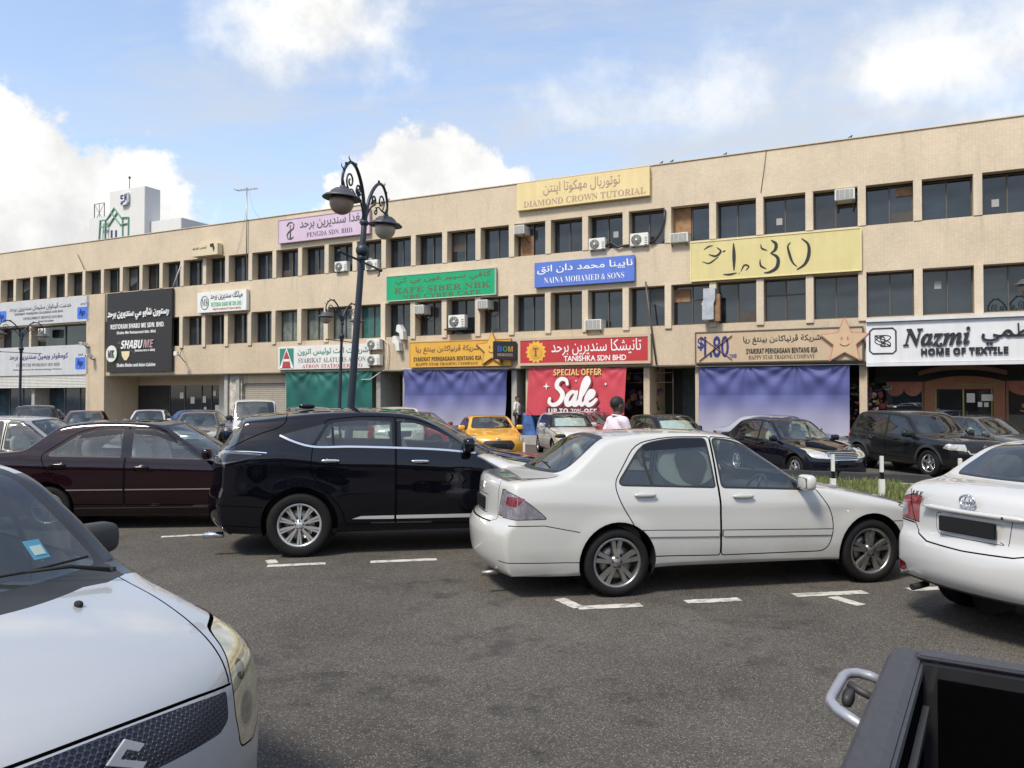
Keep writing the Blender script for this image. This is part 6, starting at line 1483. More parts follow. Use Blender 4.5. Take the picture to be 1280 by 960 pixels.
def blue_logo(r_, lc, yy, c, w, h):
    a = lc(*c); flat(r_, 'logo', [rnd([(a[0] - w, a[1] - h), (a[0] + w, a[1] - h), (a[0] + w, a[1] + h), (a[0] - w, a[1] + h)], .1)], yy, K_HPB)
    me = text_mesh('hp', 1, .008, shear=.25); place_text(me, 'logo_letters', K_BLUE, r_, Matrix.Translation((a[0], yy - .03, a[1])) @ RX90, w * 1.1, h * 1.35)
SILVER = sm('silver_panel', (.50, .50, .51))
r_, lc, yy = sign('shop_sign', 'upper of two long silver signs with blue logos at the left end', (-260, 400, 424, 112, 371.5, 404), SILVER,
    [('خدمت ڤيناوان سليمان سنديرين برحد', 11, 88, 384.2, 8, K_GREY, 'jawi', dict(bold=.02)), ('KHIDMAT PEMAJUAN SULAIMAN SDN BHD', 18, 78, 391.4, 3.7, K_GREY, 'bold'), ('DEVELOPMENT SERVICES SDN BHD', 29, 78, 396.8, 3.3, K_GREY, None), ('Brunei Darussalam', 48, 67, 401, 2.6, K_GREY, None), ('اوهو', 101, 107, 379.5, 3.5, K_GREY, 'jawi')], depth=.08, y0=-.02)
blue_logo(r_, lc, yy, (103, 391), .46, .36); blue_logo(r_, lc, yy, (2, 396), .50, .36)
r_, lc, yy = sign('shop_sign', 'lower of two long silver signs with blue logo, just above the white louvres', (-260, 443, 476, 110.5, 436, 467.5), SILVER,
    [('كومڤوتر ويمين سنديرين برحد', 11, 84, 446, 8.5, K_BLUE, 'jawi', dict(bold=.02)), ('COMPUTER WORKMAN SDN BHD', 20, 74, 456, 4, K_GREY, 'serif'), ('Sales, Service & Networking, Printer', 16, 77, 462, 2.4, K_GREY, None), ('اوهو', 98, 104, 443, 3.5, K_GREY, 'jawi')], depth=.08, y0=-.02)
blue_logo(r_, lc, yy, (100.5, 454), .46, .36)
r_, lc, yy = sign('shop_sign', 'little cream lightbox with a dark crest on the upper edge beside the aerial', (240, 307, 321, 272, 303.5, 318), sm('cream_box', (.60, .52, .34)), [('ايمس توديو', 241, 258, 310, 4, K_BROWN, 'jawi', dict(ex=.004))], depth=.35)
a = lc(265, 309); flat(r_, 'crest', [[(a[0] - .16, a[1] + .18), (a[0] + .1, a[1] + .22), (a[0] + .2, a[1] - .05), (a[0] + .12, a[1] - .25), (a[0] + .04, a[1] + .02), (a[0] - .12, a[1] + .02)]], yy, K_BLACK)
# hanging sign at right angles to the front
u, z = F(631, 438, -.4); r_ = thing('hanging_sign', 'small black hanging sign with coloured letters beside the orange star', 'sign', M=FM @ Matrix.Translation((u, -.4, z)) @ Matrix.Rotation(R(38), 4, 'Z'))
q = MB(); q.box(-.52, .52, -.06, .06, -.40, .40); q.build('panel', [PANEL], r_, bevel=.01); q = MB(); q.tube([(.52, 0, .30), (.80, .2, .30)], .02, 6); q.tube([(.52, 0, -.30), (.80, .2, -.30)], .02, 6); q.build('bracket', [M_FRAME], r_)
for i, (ch, cl) in enumerate(zip('BOM', ((.05, .12, .42), (.05, .25, .12), (.5, .30, .05)))):
    me = text_mesh(ch, 1, .006, style='bold'); place_text(me, 'lettering', sm('hang_%d' % i if False else 'hang_' + 'abc'[i], cl), r_, Matrix.Translation((-.24 + .24 * i, -.07, .06)) @ RX90, .2, .24)
me = text_mesh('MEMORIES', 1, .005, style='bold'); place_text(me, 'lettering', K_ROSE, r_, Matrix.Translation((0, -.07, -.20)) @ RX90, .68, .13)

# ------------------------------------------------------------------ cloth hung across the shops
def cloth(name, label, cat, tl, tr, bl, br, y, m, seedv, amp=.03, group=None, nu=84, nv=44):
    """a sheet hung from its top edge; corners are photo points"""
    c = [F(p[0], p[1], y) for p in (tl, tr, bl, br)]; rr = random.Random(seedv); ph = [rr.uniform(0, 6.28) for _ in range(8)]
    def W(s, t):
        v = 0
        for cx, sg in ((0, 1), (1, -1), (.33, 1), (.66, -1)):
            dx, dt = s - cx, t + .08; an = math.atan2(dx * 2.0, dt); rad = math.hypot(dx * 2, dt); v += .40 * math.sin(an * 12 + ph[int(cx * 3)]) * math.exp(-rad * 1.15)
        v += .40 * math.sin(s * 9 + ph[4] + 1.5 * math.sin(t * 3 + ph[5])) * (.25 + t * .6) + .09 * math.sin(s * 31 + ph[6] + 5 * t) * (.25 + .75 * t)
        return v * amp
    def P(s, t):
        a = Vector(c[0]) * (1 - s) + Vector(c[1]) * s; b = Vector(c[2]) * (1 - s) + Vector(c[3]) * s
        p = a * (1 - t) + b * t; sag = -.035 * abs(math.sin(s * PI * 4)) * (1 - t) ** 3; return Vector((p.x, y + W(s, t), p.y + sag))
    q = MB(); q.add([P(i / nu, j / nv) for j in range(nv + 1) for i in range(nu + 1)], [(j * (nu + 1) + i, j * (nu + 1) + i + 1, (j + 1) * (nu + 1) + i + 1, (j + 1) * (nu + 1) + i) for j in range(nv) for i in range(nu)], 0, True)
    root = thing(name, label, cat, M=FM, group=group); q.build('sheet', [m], root)
    return root, P, c
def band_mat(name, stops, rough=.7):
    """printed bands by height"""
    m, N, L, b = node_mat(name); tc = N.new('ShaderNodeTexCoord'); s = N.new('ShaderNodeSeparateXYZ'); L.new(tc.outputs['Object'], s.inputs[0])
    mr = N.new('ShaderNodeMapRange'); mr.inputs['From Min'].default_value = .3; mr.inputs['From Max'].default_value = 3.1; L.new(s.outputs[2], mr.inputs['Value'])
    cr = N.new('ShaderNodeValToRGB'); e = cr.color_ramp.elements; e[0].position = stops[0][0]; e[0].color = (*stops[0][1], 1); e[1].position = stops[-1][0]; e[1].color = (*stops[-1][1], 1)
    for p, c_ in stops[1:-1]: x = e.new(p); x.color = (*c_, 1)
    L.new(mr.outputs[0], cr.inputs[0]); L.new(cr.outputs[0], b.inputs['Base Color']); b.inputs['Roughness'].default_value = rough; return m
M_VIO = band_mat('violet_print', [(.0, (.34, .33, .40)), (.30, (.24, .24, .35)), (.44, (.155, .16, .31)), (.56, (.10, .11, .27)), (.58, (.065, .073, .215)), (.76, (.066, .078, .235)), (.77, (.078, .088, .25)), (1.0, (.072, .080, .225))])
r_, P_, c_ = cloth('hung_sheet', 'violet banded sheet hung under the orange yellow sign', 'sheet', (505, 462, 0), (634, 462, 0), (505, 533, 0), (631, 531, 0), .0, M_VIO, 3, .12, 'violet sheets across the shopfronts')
def rod(r_, a, b): q = MB(); q.tube([FM.inverted() @ FM @ Vector(a), Vector(b)], .02, 6); q.build('hanging_rod', [M_PVC], r_)
rod(r_, (c_[0][0] - .1, 0, c_[0][1] + .03), (c_[1][0] + .1, 0, c_[1][1] + .03))
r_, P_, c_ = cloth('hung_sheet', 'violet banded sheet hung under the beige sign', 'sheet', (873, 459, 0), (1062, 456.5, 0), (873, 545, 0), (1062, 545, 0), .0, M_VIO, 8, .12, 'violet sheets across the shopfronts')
rod(r_, (c_[0][0] - .1, 0, c_[0][1] + .03), (c_[1][0] + .5, 0, c_[1][1] + .03))
r_, P_, c_ = cloth('tarpaulin', 'green tarpaulin closing off the stationery shop', 'tarpaulin', (358, 464.5, 0), (465, 463, 0), (358, 520, 0), (465, 520, 0), -.02, mat('tarp_green', (.008, .10, .082), .55, var=.35, vscale=.8), 5, .08)
M_SALE = mat('banner_red', (.50, .055, .075), .5, var=.06)
r_, P_, c_ = cloth('sale_banner', 'red sale banner hung across a shop under the red sign', 'banner', (661, 459.5, 0), (783, 459, 0), (657.5, 519, 0), (780, 519, 0), -.05, M_SALE, 11, .035)
def on_banner(s, px0, px1, pyc, hp, m, st=None, off=.0, **k):
    u0, z = F(px0, pyc, -.09); u1, _ = F(px1, pyc, -.09); d = FW((u0 + u1) / 2, 0, z).y
    me = text_mesh(s, 1, .004, k.get('shear', 0), k.get('bold', 0), st); place_text(me, 'lettering', m, r_, Matrix.Translation(((u0 + u1) / 2 + k.get('dx', 0), -.105 - off, z + k.get('dz', 0))) @ RX90, u1 - u0, hp * d / F_PX)
on_banner('SPECIAL OFFER', 692, 752, 465.5, 8, sm('letter_straw', (.72, .52, .18)), 'bold')
def brush(strk, width, dx, dz, y, m, cnt=0):
    """brush lettering: each stroke a rounded ribbon of even width"""
    u0, zt = F(686, 473, -.09); u1, zb = F(751, 507, -.09); sx = (u1 - u0) / 2.05; sz = zt - zb; q = MB()
    for pts in strk:
        P = spline2([(u0 + (x + .20 * z) * sx + dx, zb + z * sz + dz) for x, z in pts], .03); n = len(P)
        for i in range(n):
            w = width * (.62 + .38 * math.sin(PI * i / (n - 1))) / 2; cnt += 1; q.prism(disc(P[i], w, 10), y - .003 - cnt * 2e-5, y, 'y')
            if i < n - 1:
                a, b = Vector(P[i]), Vector(P[i + 1]); d = (b - a).normalized(); nn = Vector((-d.y, d.x)) * w; q.prism([tuple(a + nn), tuple(b + nn), tuple(b - nn), tuple(a - nn)], y - .003 - (cnt + .5) * 2e-5, y, 'y')
    return q.build('lettering', [m], r_)
SALE = [[(.60, .78), (.53, .92), (.36, .98), (.20, .88), (.20, .70), (.36, .56), (.48, .42), (.47, .22), (.34, .06), (.15, .02), (.0, .12), (.0, .25)],
        [(1.0, .46), (.88, .50), (.74, .40), (.68, .20), (.75, .04), (.88, .08), (.98, .26), (1.03, .50)], [(1.03, .48), (.99, .2), (1.02, .04), (1.12, .06), (1.21, .24)],
        [(1.18, .2), (1.32, .55), (1.41, .88), (1.34, .99), (1.26, .85), (1.22, .45), (1.23, .14), (1.32, .02), (1.43, .12)],
        [(1.42, .14), (1.54, .24), (1.67, .36), (1.68, .48), (1.58, .51), (1.49, .36), (1.47, .18), (1.56, .03), (1.70, .06), (1.84, .22)]]
brush(SALE, .24, .06, -.05, -.108, sm('letter_shadow', (.22, .03, .05)))
brush(SALE, .215, .0, .0, -.120, K_WHITE)
u0, z0 = F(683, 519.5, -.09); u1, z1 = F(749, 509, -.09); q = MB(); q.box(u0, u1, -.114, -.108, z0 + .03, z1); q.build('strip', [sm('strip_plum', (.11, .03, .045))], r_)
on_banner('UP TO 70% OFF', 686, 746, 513.7, 6.5, K_WHITE, 'bold', .014)
q = MB()
for (px, py, s) in ((683, 483, .16), (720, 476, .06), (757, 480, .08), (746, 467, .05)):
    u, z = F(px, py, -.1); q.prism(star((u, z), s, .3, PI / 2, 4), -.108, -.100, 'y')
q.build('sparkles', [K_WHITE], r_)
# blue plastic drapes below the banner
M_TARPB = mat('tarp_blue', (.05, .11, .28), .4, var=.5, vscale=3)
for (px, w) in ((664, .34), (680, .36)):
    u, z = F(px, 520, .2); q = MB(); n = 18; vs = []; hts = 8
    for j in range(hts + 1):
        for k in range(n):
            a = 2 * PI * k / n; t = j / hts; rr = w * (1 - .25 * t) * (1 + .13 * math.sin(5 * a + px + t * 2) + .07 * math.sin(9 * a - t * 3)); vs.append((rr * math.cos(a) + .12 * t * math.sin(px), .6 * rr * math.sin(a), .98 * t))
    q.add(vs, [(j * n + k, j * n + (k + 1) % n, (j + 1) * n + (k + 1) % n, (j + 1) * n + k) for j in range(hts) for k in range(n)] + [list(range(hts * n, hts * n + n))], 0, True)
    o = q.build('blue_drape', [M_TARPB], None, FM @ Matrix.Translation((u, .1, .15))); tag(o, 'blue plastic drape bundled on the walkway below the red banner', 'plastic sheet', 'blue drapes below the red banner')
# ------------------------------------------------------------------ fittings on the front
def fan_unit(px, py, wpx, label, y=-.0, shelf=False, group='outdoor air conditioner units'):
    """split air conditioner outdoor unit, standing on its base; px, py the middle"""
    u, z = F(px, py, y); d = FW(u, y, z).y; w = max(.72, wpx * d / F_PX * .98) / 2; h = w * .72
    r = thing('air_conditioner', label, 'air conditioner', group=group, M=FM @ Matrix.Translation((u, y, z - h)))
    q = MB(); q.box(-w, w, -.16, .16, .03, 2 * h); q.build('casing', [M_WHITEPL], r, bevel=.02)
    q = MB(); c = (-w * .28, h * 1.02); rr = h * .80
    q.lathe([(0, -.166), (rr, -.166), (rr, -.150)], 28, 0, c=(c[0], 0, c[1]), axis='y'); q.build('fan_opening', [M_ACDARK], r)
    q = MB()
    for k in range(1, 5): q.tube([(c[0] + rr * k / 4.2 * math.cos(2 * PI * j / 24), -.18, c[1] + rr * k / 4.2 * math.sin(2 * PI * j / 24)) for j in range(24)], .006, 4, closed=True)
    for k in range(8): q.tube([(c[0], -.18, c[1]), (c[0] + rr * math.cos(k * PI / 4), -.176, c[1] + rr * math.sin(k * PI / 4))], .005, 4)
    q.lathe([(0, -.19), (.05, -.19), (.05, -.17)], 12, 0, c=(c[0], 0, c[1]), axis='y'); q.build('fan_guard', [MATS['white_enamel']], r)
    q = MB()
    for k in range(5): q.box(w * .62, w * .9, -.166, -.158, .2 * h + k * .26 * h, .28 * h + k * .26 * h)
    q.build('vent', [M_ACDARK], r)
    q = MB()
    for s in (-1, 1): q.box(s * w * .7 - .03, s * w * .7 + .03, -.14, .14, -.0, .03)
    q.build('foot', [M_ACDARK], r)
    if shelf: q = MB(); q.box(-w * 1.35, w * 1.35, -.25, .3, -.07, -.002); q.build('shelf', [M_GREYPL], r)
    return r
fan_unit(428, 334, 19, 'outdoor air conditioner unit on the third floor sill left of the tall lamp post', .0)
fan_unit(466, 332, 19, 'outdoor air conditioner unit on the third floor sill just right of the tall lamp post', .0)
fan_unit(747.5, 306, 20, 'outdoor air conditioner unit on the sill above the royal blue sign, left of two', -.02)
fan_unit(800, 300.5, 24, 'outdoor air conditioner unit with black hoses on the sill above the royal blue sign', -.02)
fan_unit(572.5, 402.5, 24, 'outdoor air conditioner unit on a small shelf under the green sign', -.15, True)
fan_unit(468.5, 431, 20, 'upper of two outdoor air conditioner units at the end of the stationery sign', -.22)
fan_unit(468.5, 450.5, 20, 'lower of two outdoor air conditioner units at the end of the stationery sign', -.22)
fan_unit(55, 416, 15, 'outdoor air conditioner unit standing between the two long silver signs', .0)
def window_unit(px, py, wpx, hpx, label, rusty=False):
    y = -.12; u, z = F(px, py, y); d = FW(u, y, z).y; w = wpx * d / F_PX / 2; h = hpx * d / F_PX / 2
    r = thing('window_air_conditioner', label, 'air conditioner', group='window air conditioners', M=FM @ Matrix.Translation((u, y, z)))
    q = MB(); q.box(-w, w, -.12, .55, -h, h); q.build('casing', [M_WHITEPL], r, bevel=.012)
    q = MB(); q.box(-w * .86, w * .86, -.126, -.118, -h * .82, h * .82); q.build('grille', [mat('ac_fin', (.16, .17, .17), .6)], r)
    q = MB(); n = 9
    for k in range(n): q.box(-w * .86, w * .86, -.134, -.126, -h * .8 + 1.6 * h * k / n, -h * .8 + 1.6 * h * (k + .35) / n)
    for s in (-.5, 0, .5): q.box(s * w - .006, s * w + .006, -.138, -.134, -h * .82, h * .82)
    q.build('louvre', [MATS['white_enamel']], r)
    q = MB(); q.bar((-w * .8, -.10, -h - .012), (-w * .8, .5, -h - .3), .03, .03); q.bar((w * .8, -.10, -h - .012), (w * .8, .5, -h - .3), .03, .03); q.build('bracket', [M_FRAME], r)
window_unit(650, 287.5, 14, 11, 'window air conditioner high in the third floor window over a plywood board')
window_unit(849, 297.5, 23, 12, 'window air conditioner on the third floor beside the pale yellow sign')
window_unit(1056, 243.5, 23, 14, 'window air conditioner highest on the front, above the pale yellow sign')
window_unit(525, 387, 14, 11, 'window air conditioner under the left half of the green sign')
window_unit(604, 380.5, 15, 11, 'window air conditioner under the right end of the green sign')
window_unit(742, 406, 22, 13, 'window air conditioner low in the second floor window above the red sign')
# ducts, hoods, cameras, cables
u, z = F(885, 384, -.3); r_ = thing('vent_duct', 'bent silver vent duct on the pillar below the pale yellow sign', 'duct', M=FM @ Matrix.Translation((u, -.25, z)))
M_GALV = mat('galvanised', (.55, .55, .54), .35, metal=.8, var=.2)
q = MB(); q.box(-.16, .30, -.18, .25, .28, .72); q.build('upper_box', [M_GALV], r_, bevel=.01); q = MB(); q.prism([(-.24, .10), (.22, .10), (.30, .28), (-.16, .28)], -.18, .2, 'y'); q.build('elbow', [M_GALV], r_); q = MB(); q.box(-.20, .24, -.2, .22, -.50, .098); q.build('lower_box', [M_GALV], r_, bevel=.01); q = MB(); q.box(.245, .45, -.05, .22, -.55, .5); q.build('side_board', [M_PLY], r_)
for (px, py, lb) in ((499, 417, 'white vent hood on the lower wall left of the orange yellow sign, the upper one'), (494, 431, 'white vent hood on the lower wall left of the orange yellow sign, the lower one')):
    u, z = F(px, py, -.2); r_ = thing('vent_hood', lb, 'vent', M=FM @ Matrix.Translation((u, -.03, z)), group='white vent hoods')
    q = MB(); q.prism([(-.05, .40), (.10, .42), (.30, .10), (.34, -.30), (.14, -.30), (.10, .0), (-.10, .10)], -.32, 0, 'y'); q.build('hood', [M_WHITEPL], r_, bevel=.01); q = MB(); q.box(.145, .335, -.30, -.04, -.312, -.302); q.build('mouth', [M_ACDARK], r_)
for (px, py, lb) in ((109, 430, 'upper white security camera on the tall beige pier'), (116, 445, 'lower white security camera on the tall beige pier')):
    u, z = F(px, py, -.2); r_ = thing('security_camera', lb, 'camera', M=FM @ Matrix.Translation((u, -.12, z)), group='security cameras on the pier')
    q = MB(); q.box(-.12, .12, -.55, -.12, -.09, .09); q.build('housing', [M_WHITEPL], r_, bevel=.02); q = MB(); q.tube([(0, -.25, -.08), (0, -.1, -.22), (0, .02, -.22)], .03, 6); q.build('bracket', [M_GREYPL], r_); q = MB(); q.lathe([(0, -.556), (.06, -.556), (.06, -.54)], 14, 0, axis='y'); q.build('lens', [M_DARK], r_)
u, z = F(229, 443, -.3); r_ = thing('floodlight', 'small floodlight on a bent arm right of the black restaurant panel', 'lamp', M=FM @ Matrix.Translation((u, -.02, z)))
q = MB(); q.tube([(-.2, 0, -.4), (0, -.5, -.1), (.02, -.7, .02)], .025, 6); q.tube([(-.45, 0, .35), (0, -.5, -.1)], .02, 6); q.build('arm', [M_FRAME], r_); q = MB(); q.box(-.14, .14, -.82, -.68, -.10, .14); q.build('lamp_head', [M_WHITEPL], r_, bevel=.02)
def cable(name, label, pts, r, m, cat='cable'):
    o = MB().tube([FW(*p) for p in pts], r, 6).build(name, [m]); return tag(o, label, cat)
def fp(px, py, y): u, z = F(px, py, y); return (u, y, z)
cable('drain_rod', 'thin dark rod leaning down the front beside the red sign', [fp(807, 352, -.12), fp(813, 402, -.12), fp(820.5, 456, -.12)], .035, M_FRAME, 'rod')
cable('hose', 'black hose bundle sagging between the two units above the royal blue sign', spline2([(0, 0)], 1) and [fp(x, y, -.1) for x, y in ((757, 308), (764, 303), (772, 309), (780, 307), (790, 306), (797, 306))], .05, M_BLACKPL, 'hose')
cable('hose', 'black hose looping up the pillar right of the units above the royal blue sign', [fp(x, y, -.1) for x, y in ((812, 304), (819, 300), (826, 290), (830, 276), (831, 262))], .05, M_BLACKPL, 'hose')
cable('pipe', 'pale pipe looping down beside the stacked units by the stationery sign', [fp(x, y, -.12) for x, y in ((479, 424), (484, 428), (485, 440), (483, 462), (478, 464))], .025, M_PVC, 'pipe')
cable('pipe', 'pale drain pipe slanting into the dark doorway beside the green tarpaulin', [fp(x, y, -.1) for x, y in ((476, 465), (463, 474), (452, 474.5))], .02, M_PVC, 'pipe')
cable('cable', 'thin dark cable running down the parapet right of the cream tutorial sign', [fp(x, y, -.02) for x, y in ((958, 187), (955, 212), (951, 241))], .012, M_FRAME)
cable('strut', 'white diagonal strut across the third floor window above the restaurant panel', [fp(x, y, -.05) for x, y in ((216, 359), (221, 345), (226, 332))], .03, M_PVC, 'strut')
u, z = F(308, 330, -.1); r_ = thing('aerial', 'tall thin television aerial mast rising past the parapet', 'aerial', M=FM @ Matrix.Translation((u, -.1, 8.6)))
q = MB(); q.tube([(0, 0, 0), (0, 0, 4.4)], .028, 6); q.build('mast', [M_DISC], r_); q = MB(); q.tube([(-.75, 0, 4.32), (.75, 0, 4.25)], .018, 5)
for k in range(7): q.tube([(-.7 + .22 * k, -.25 + .01 * k, 4.31 - .008 * k), (-.7 + .22 * k, .25 - .01 * k, 4.31 - .008 * k)], .009, 4)
q.tube([(-.75, 0, 4.32), (-.9, 0, 4.45)], .014, 4); q.build('aerial_array', [M_DISC], r_); q = MB(); q.tube([(.15, 0, 4.2), (.45, 0, 3.2), (.9, 0, 2.65)], .006, 4); q.tube([(0, 0, 3.4), (-.5, .05, 1.6), (-1.2, .1, .0)], .006, 4); q.build('guy_wire', [M_FRAME], r_)
cable('wall_rod', 'short thin rod slanting out over the third floor windows at the left', [fp(97, 318, -.05), fp(105.5, 337, -.3)], .02, M_FRAME, 'rod')
# birds on the parapet edge
for px, s in ((825, .10), (838, .12), (1062, .10), (905, .08)):
    z_ = Z_TOP + .05; u, _ = F(px, 200 - (px - 825) * .13, -.0); q = MB(); q.sell((0, 0, .10), (.13, .06, .07), 2.2, 10, 6, M=Matrix.Rotation(R(-25), 3, 'Y')); q.sell((.11, 0, .19), (.05, .045, .05), 2, 8, 6); q.add([(-.08, -.03, .09), (-.08, .03, .09), (-.26, .03, .03), (-.26, -.03, .03), (-.08, 0, .12), (-.26, 0, .04)], [(0, 1, 2, 3), (0, 3, 5, 4), (1, 4, 5, 2), (0, 4, 1), (3, 2, 5)]); q.tube([(0, .02, .05), (0, .02, 0)], .008, 4)
    tag(q.build('bird', [M_BLACKPL], None, FM @ Matrix.Translation((u, .15, z_)) @ Matrix.Scale(.5 + s, 4)), 'small dark bird perched on the parapet edge', 'bird', 'birds on the parapet')

# goods outside the shops, each bundle its own thing
def goods(px, py, y, w, h, k, label, group):
    u, z = F(px, py, y); q = MB(); w *= .8; h *= .8; n_g = 7
    for j in range(n_g): q.sell((rg.uniform(-.5, .5) * w, rg.uniform(-.3, .2) * w, rg.uniform(-.5, .5) * h), (rg.uniform(.08, .24) * w, rg.uniform(.08, .2) * w, rg.uniform(.06, .26) * h), rg.uniform(2.6, 9), 10, 6, j % 3, M=Matrix.Rotation(rg.uniform(-.5, .5), 3, 'Y'))
    names = ('red', 'white', 'violet', 'ochre', 'green', 'pink')
    o = q.build('goods_bundle', [GOODS[k], GOODS[(k + 3) % 6], GOODS[(k + 1) % 6]], None, FM @ Matrix.Translation((u, y, max(z, .15 + h / 2)))); tag(o, names[k] + label, 'goods', names[k] + group)
for (px, py, k, w, h) in ((1068, 494, 0, .7, .5), (1070, 484, 4, .5, .3), (1082, 490, 2, .6, .5), (1088, 484, 3, .55, .3), (1095, 500, 0, .6, .6), (1102, 488, 1, .7, .35), (1103, 503, 3, .45, .5), (1084, 508, 5, .7, .5), (1074, 508, 0, .6, .45), (1090, 516, 4, .6, .4), (1065, 518, 5, .4, .6)): goods(px, py, 1.0, w, h, k, ' goods bundle stacked between the violet sheet and the textile shop', ' goods beside the textile shop')
for (px, py, k, w, h) in ((792, 468, 2, .8, .7), (802, 471, 0, .5, .6), (816, 466, 1, .5, .5), (790, 500, 2, .7, .9), (801, 498, 4, .5, .9), (812, 500, 2, .5, .8), (822, 492, 2, .6, .5), (824, 508, 3, .55, .5), (818, 481, 0, .5, .5)): goods(px, py, 1.4, w, h, k, ' goods bundle on show right of the red sale banner', ' goods right of the sale banner')
ud_, z_ = F(1243, 520, 2.0)
for j in range(9): goods(1222 + 4 * (j % 3) + 6, 528 + 9 * (j // 3), 1.7, .30, .36, (0, 5, 1, 3)[j % 4], ' goods bundle standing in the textile shop doorway', ' goods in the doorway')
u, z = F(812, 478, 1.2); q = MB()
for k in range(4): q.tube([(-1.3, 0, .4 * k), (1.0, 0, .4 * k)], .02, 5)
for x in (-1.3, -.2, 1.0): q.tube([(x, 0, -1.5), (x, 0, 1.3)], .025, 5)
tag(q.build('wire_rack', [M_DISC], None, FM @ Matrix.Translation((u, 1.2, z))), 'grey wire display rack in the open shop right of the sale banner', 'rack')

# ------------------------------------------------------------------ tower behind the terrace
P0 = Vector((0, 0, CAM_Z)) + ray(181, 240) * 112; P0.z = 0
TM = Matrix.Translation(P0) @ Matrix.Rotation(-TH, 4, 'Z')
def T(px, py, y=0.0):
    d = ray(px, py); c = Vector((0, 0, CAM_Z)); qv = P0 + FN * y; t = (qv - c).dot(FN) / d.dot(FN); P = c + d * t; return (P - P0).dot(FE), P.z
tw = thing('office_tower', 'pale stepped tower with green outline ornament rising behind the left of the terrace', 'building', M=TM)
M_TOWER = mat('tower_white', (.64, .63, .61), .8, var=.03, streak=.05); M_TGREEN = mat('tower_green', (.16, .34, .24), .6)
u0, _ = T(137, 250); _, zt = T(170, 234)
q = MB(); q.box(u0, 0, 0, 2.7, 0, zt); q.build('stair_tower', [M_TOWER], tw, bevel=.05)
u1, z1 = T(108.6, 272); u2, z2 = T(98, 284)
q = MB(); q.box(u1, u0, .4, 6, 0, z1 - .1); q.build('stepped_wing', [M_TOWER], tw); q = MB(); q.box(u2, u1, .8, 6, 0, z2 - .1); q.build('stepped_wing', [M_TOWER], tw)
u3, z3 = T(212, 267, -1); q = MB(); q.box(.02, u3, 1.0, 9.7, 0, z3 - .1); q.build('low_block', [M_TOWER], tw, bevel=.05)
q = MB(); q.box(u3 + .001, u3 + .15, 2.5, 8, z3 - 1.5, z3 - 1.2); q.build('ledge', [M_GREYPL], tw)
q = MB()
def gl(a, b): A, B = T(*a), T(*b); q.bar((A[0], -.06, A[1]), (B[0], -.06, B[1]), .12, .28, 0, (0, 1, 0))
for a, b in (((124.5, 300), (126, 276)), ((126, 276), (134, 275)), ((134, 275), (143.5, 260)), ((143.5, 260), (152, 272)), ((152, 272), (161.5, 271.5)), ((161.5, 271.5), (161, 297)), ((132, 300), (132.5, 276)), ((154, 298), (154, 273)), ((126, 284), (136, 283)), ((136, 283), (147, 266)), ((140, 266), (151, 281)), ((151, 281), (161, 279))): gl(a, b)
q.build('ornament', [M_TGREEN], tw)
for px in (139.8, 145.3):
    a, b = T(px - .9, 288), T(px + .9, 297); q = MB(); q.box(a[0], b[0], -.08, -.02, b[1], a[1]); q.build('slit_window', [K_BLUE], tw)
a = T(158, 250); em = thing('tower_emblem', 'blue and white block lettered emblem on the pale tower', 'emblem', M=TM @ Matrix.Translation((a[0], -.1, a[1]))); em.matrix_world = TM @ Matrix.Translation((a[0], -.1, a[1]))
q = MB(); q.prism([(-1.0, -1.1), (.5, -1.1), (1.1, -.5), (1.1, 1.3), (-1.0, 1.0)], -.5, -.02, 'y'); q.build('block', [sm('emblem_white', (.68, .70, .74))], em, Matrix.Scale(.74, 4))
q = MB()
for a_, b_ in (((-.8, .75), (.0, .85)), ((-.8, .2), (-.1, .3)), ((-.7, .75), (-.7, .1)), ((-.8, -.9), (.1, -.3)), ((.45, 1.0), (.45, -.6)), ((.85, 1.1), (.85, -.3)), ((.45, .3), (.85, .4)), ((-.2, -.9), (-.7, -.35))): q.bar((a_[0] * .74, -.40, a_[1] * .74), (b_[0] * .74, -.40, b_[1] * .74), .06, .19, 0, (0, 1, 0))
q.build('strokes', [K_BLUE], em)
a0, b0 = T(118, 270, 2), T(130.5, 253.5, 2); fr = thing('roof_frame', 'thin dark rectangular roof frame with crossed bars beside the pale tower', 'frame', M=TM @ Matrix.Translation((0, 2, 0)))
q = MB(); c4 = [(a0[0], 0, a0[1] - 1), (b0[0], 0, a0[1] - 1), (b0[0], 0, b0[1]), (a0[0], 0, b0[1])]; q.tube(c4, .07, 5, closed=True)
mx = (a0[0] + b0[0]) / 2; mz = (a0[1] + b0[1]) / 2 - .6
for p in c4: q.tube([p, (mx, 0, mz)], .04, 4)
q.tube([(mx, 0, a0[1] - 1), (mx, 0, b0[1])], .05, 4); q.build('bars', [M_GREYPL], fr)
a = T(162, 238, 3); b = T(162, 222, 3); o = MB().tube([(a[0], 3, a[1] - 1), (b[0], 3, b[1])], .06, 6).sell((b[0], 3, b[1]), (.16, .16, .2)).build('lightning_rod', [M_GREYPL], None, TM); tag(o, 'thin lightning rod on top of the pale tower', 'rod')

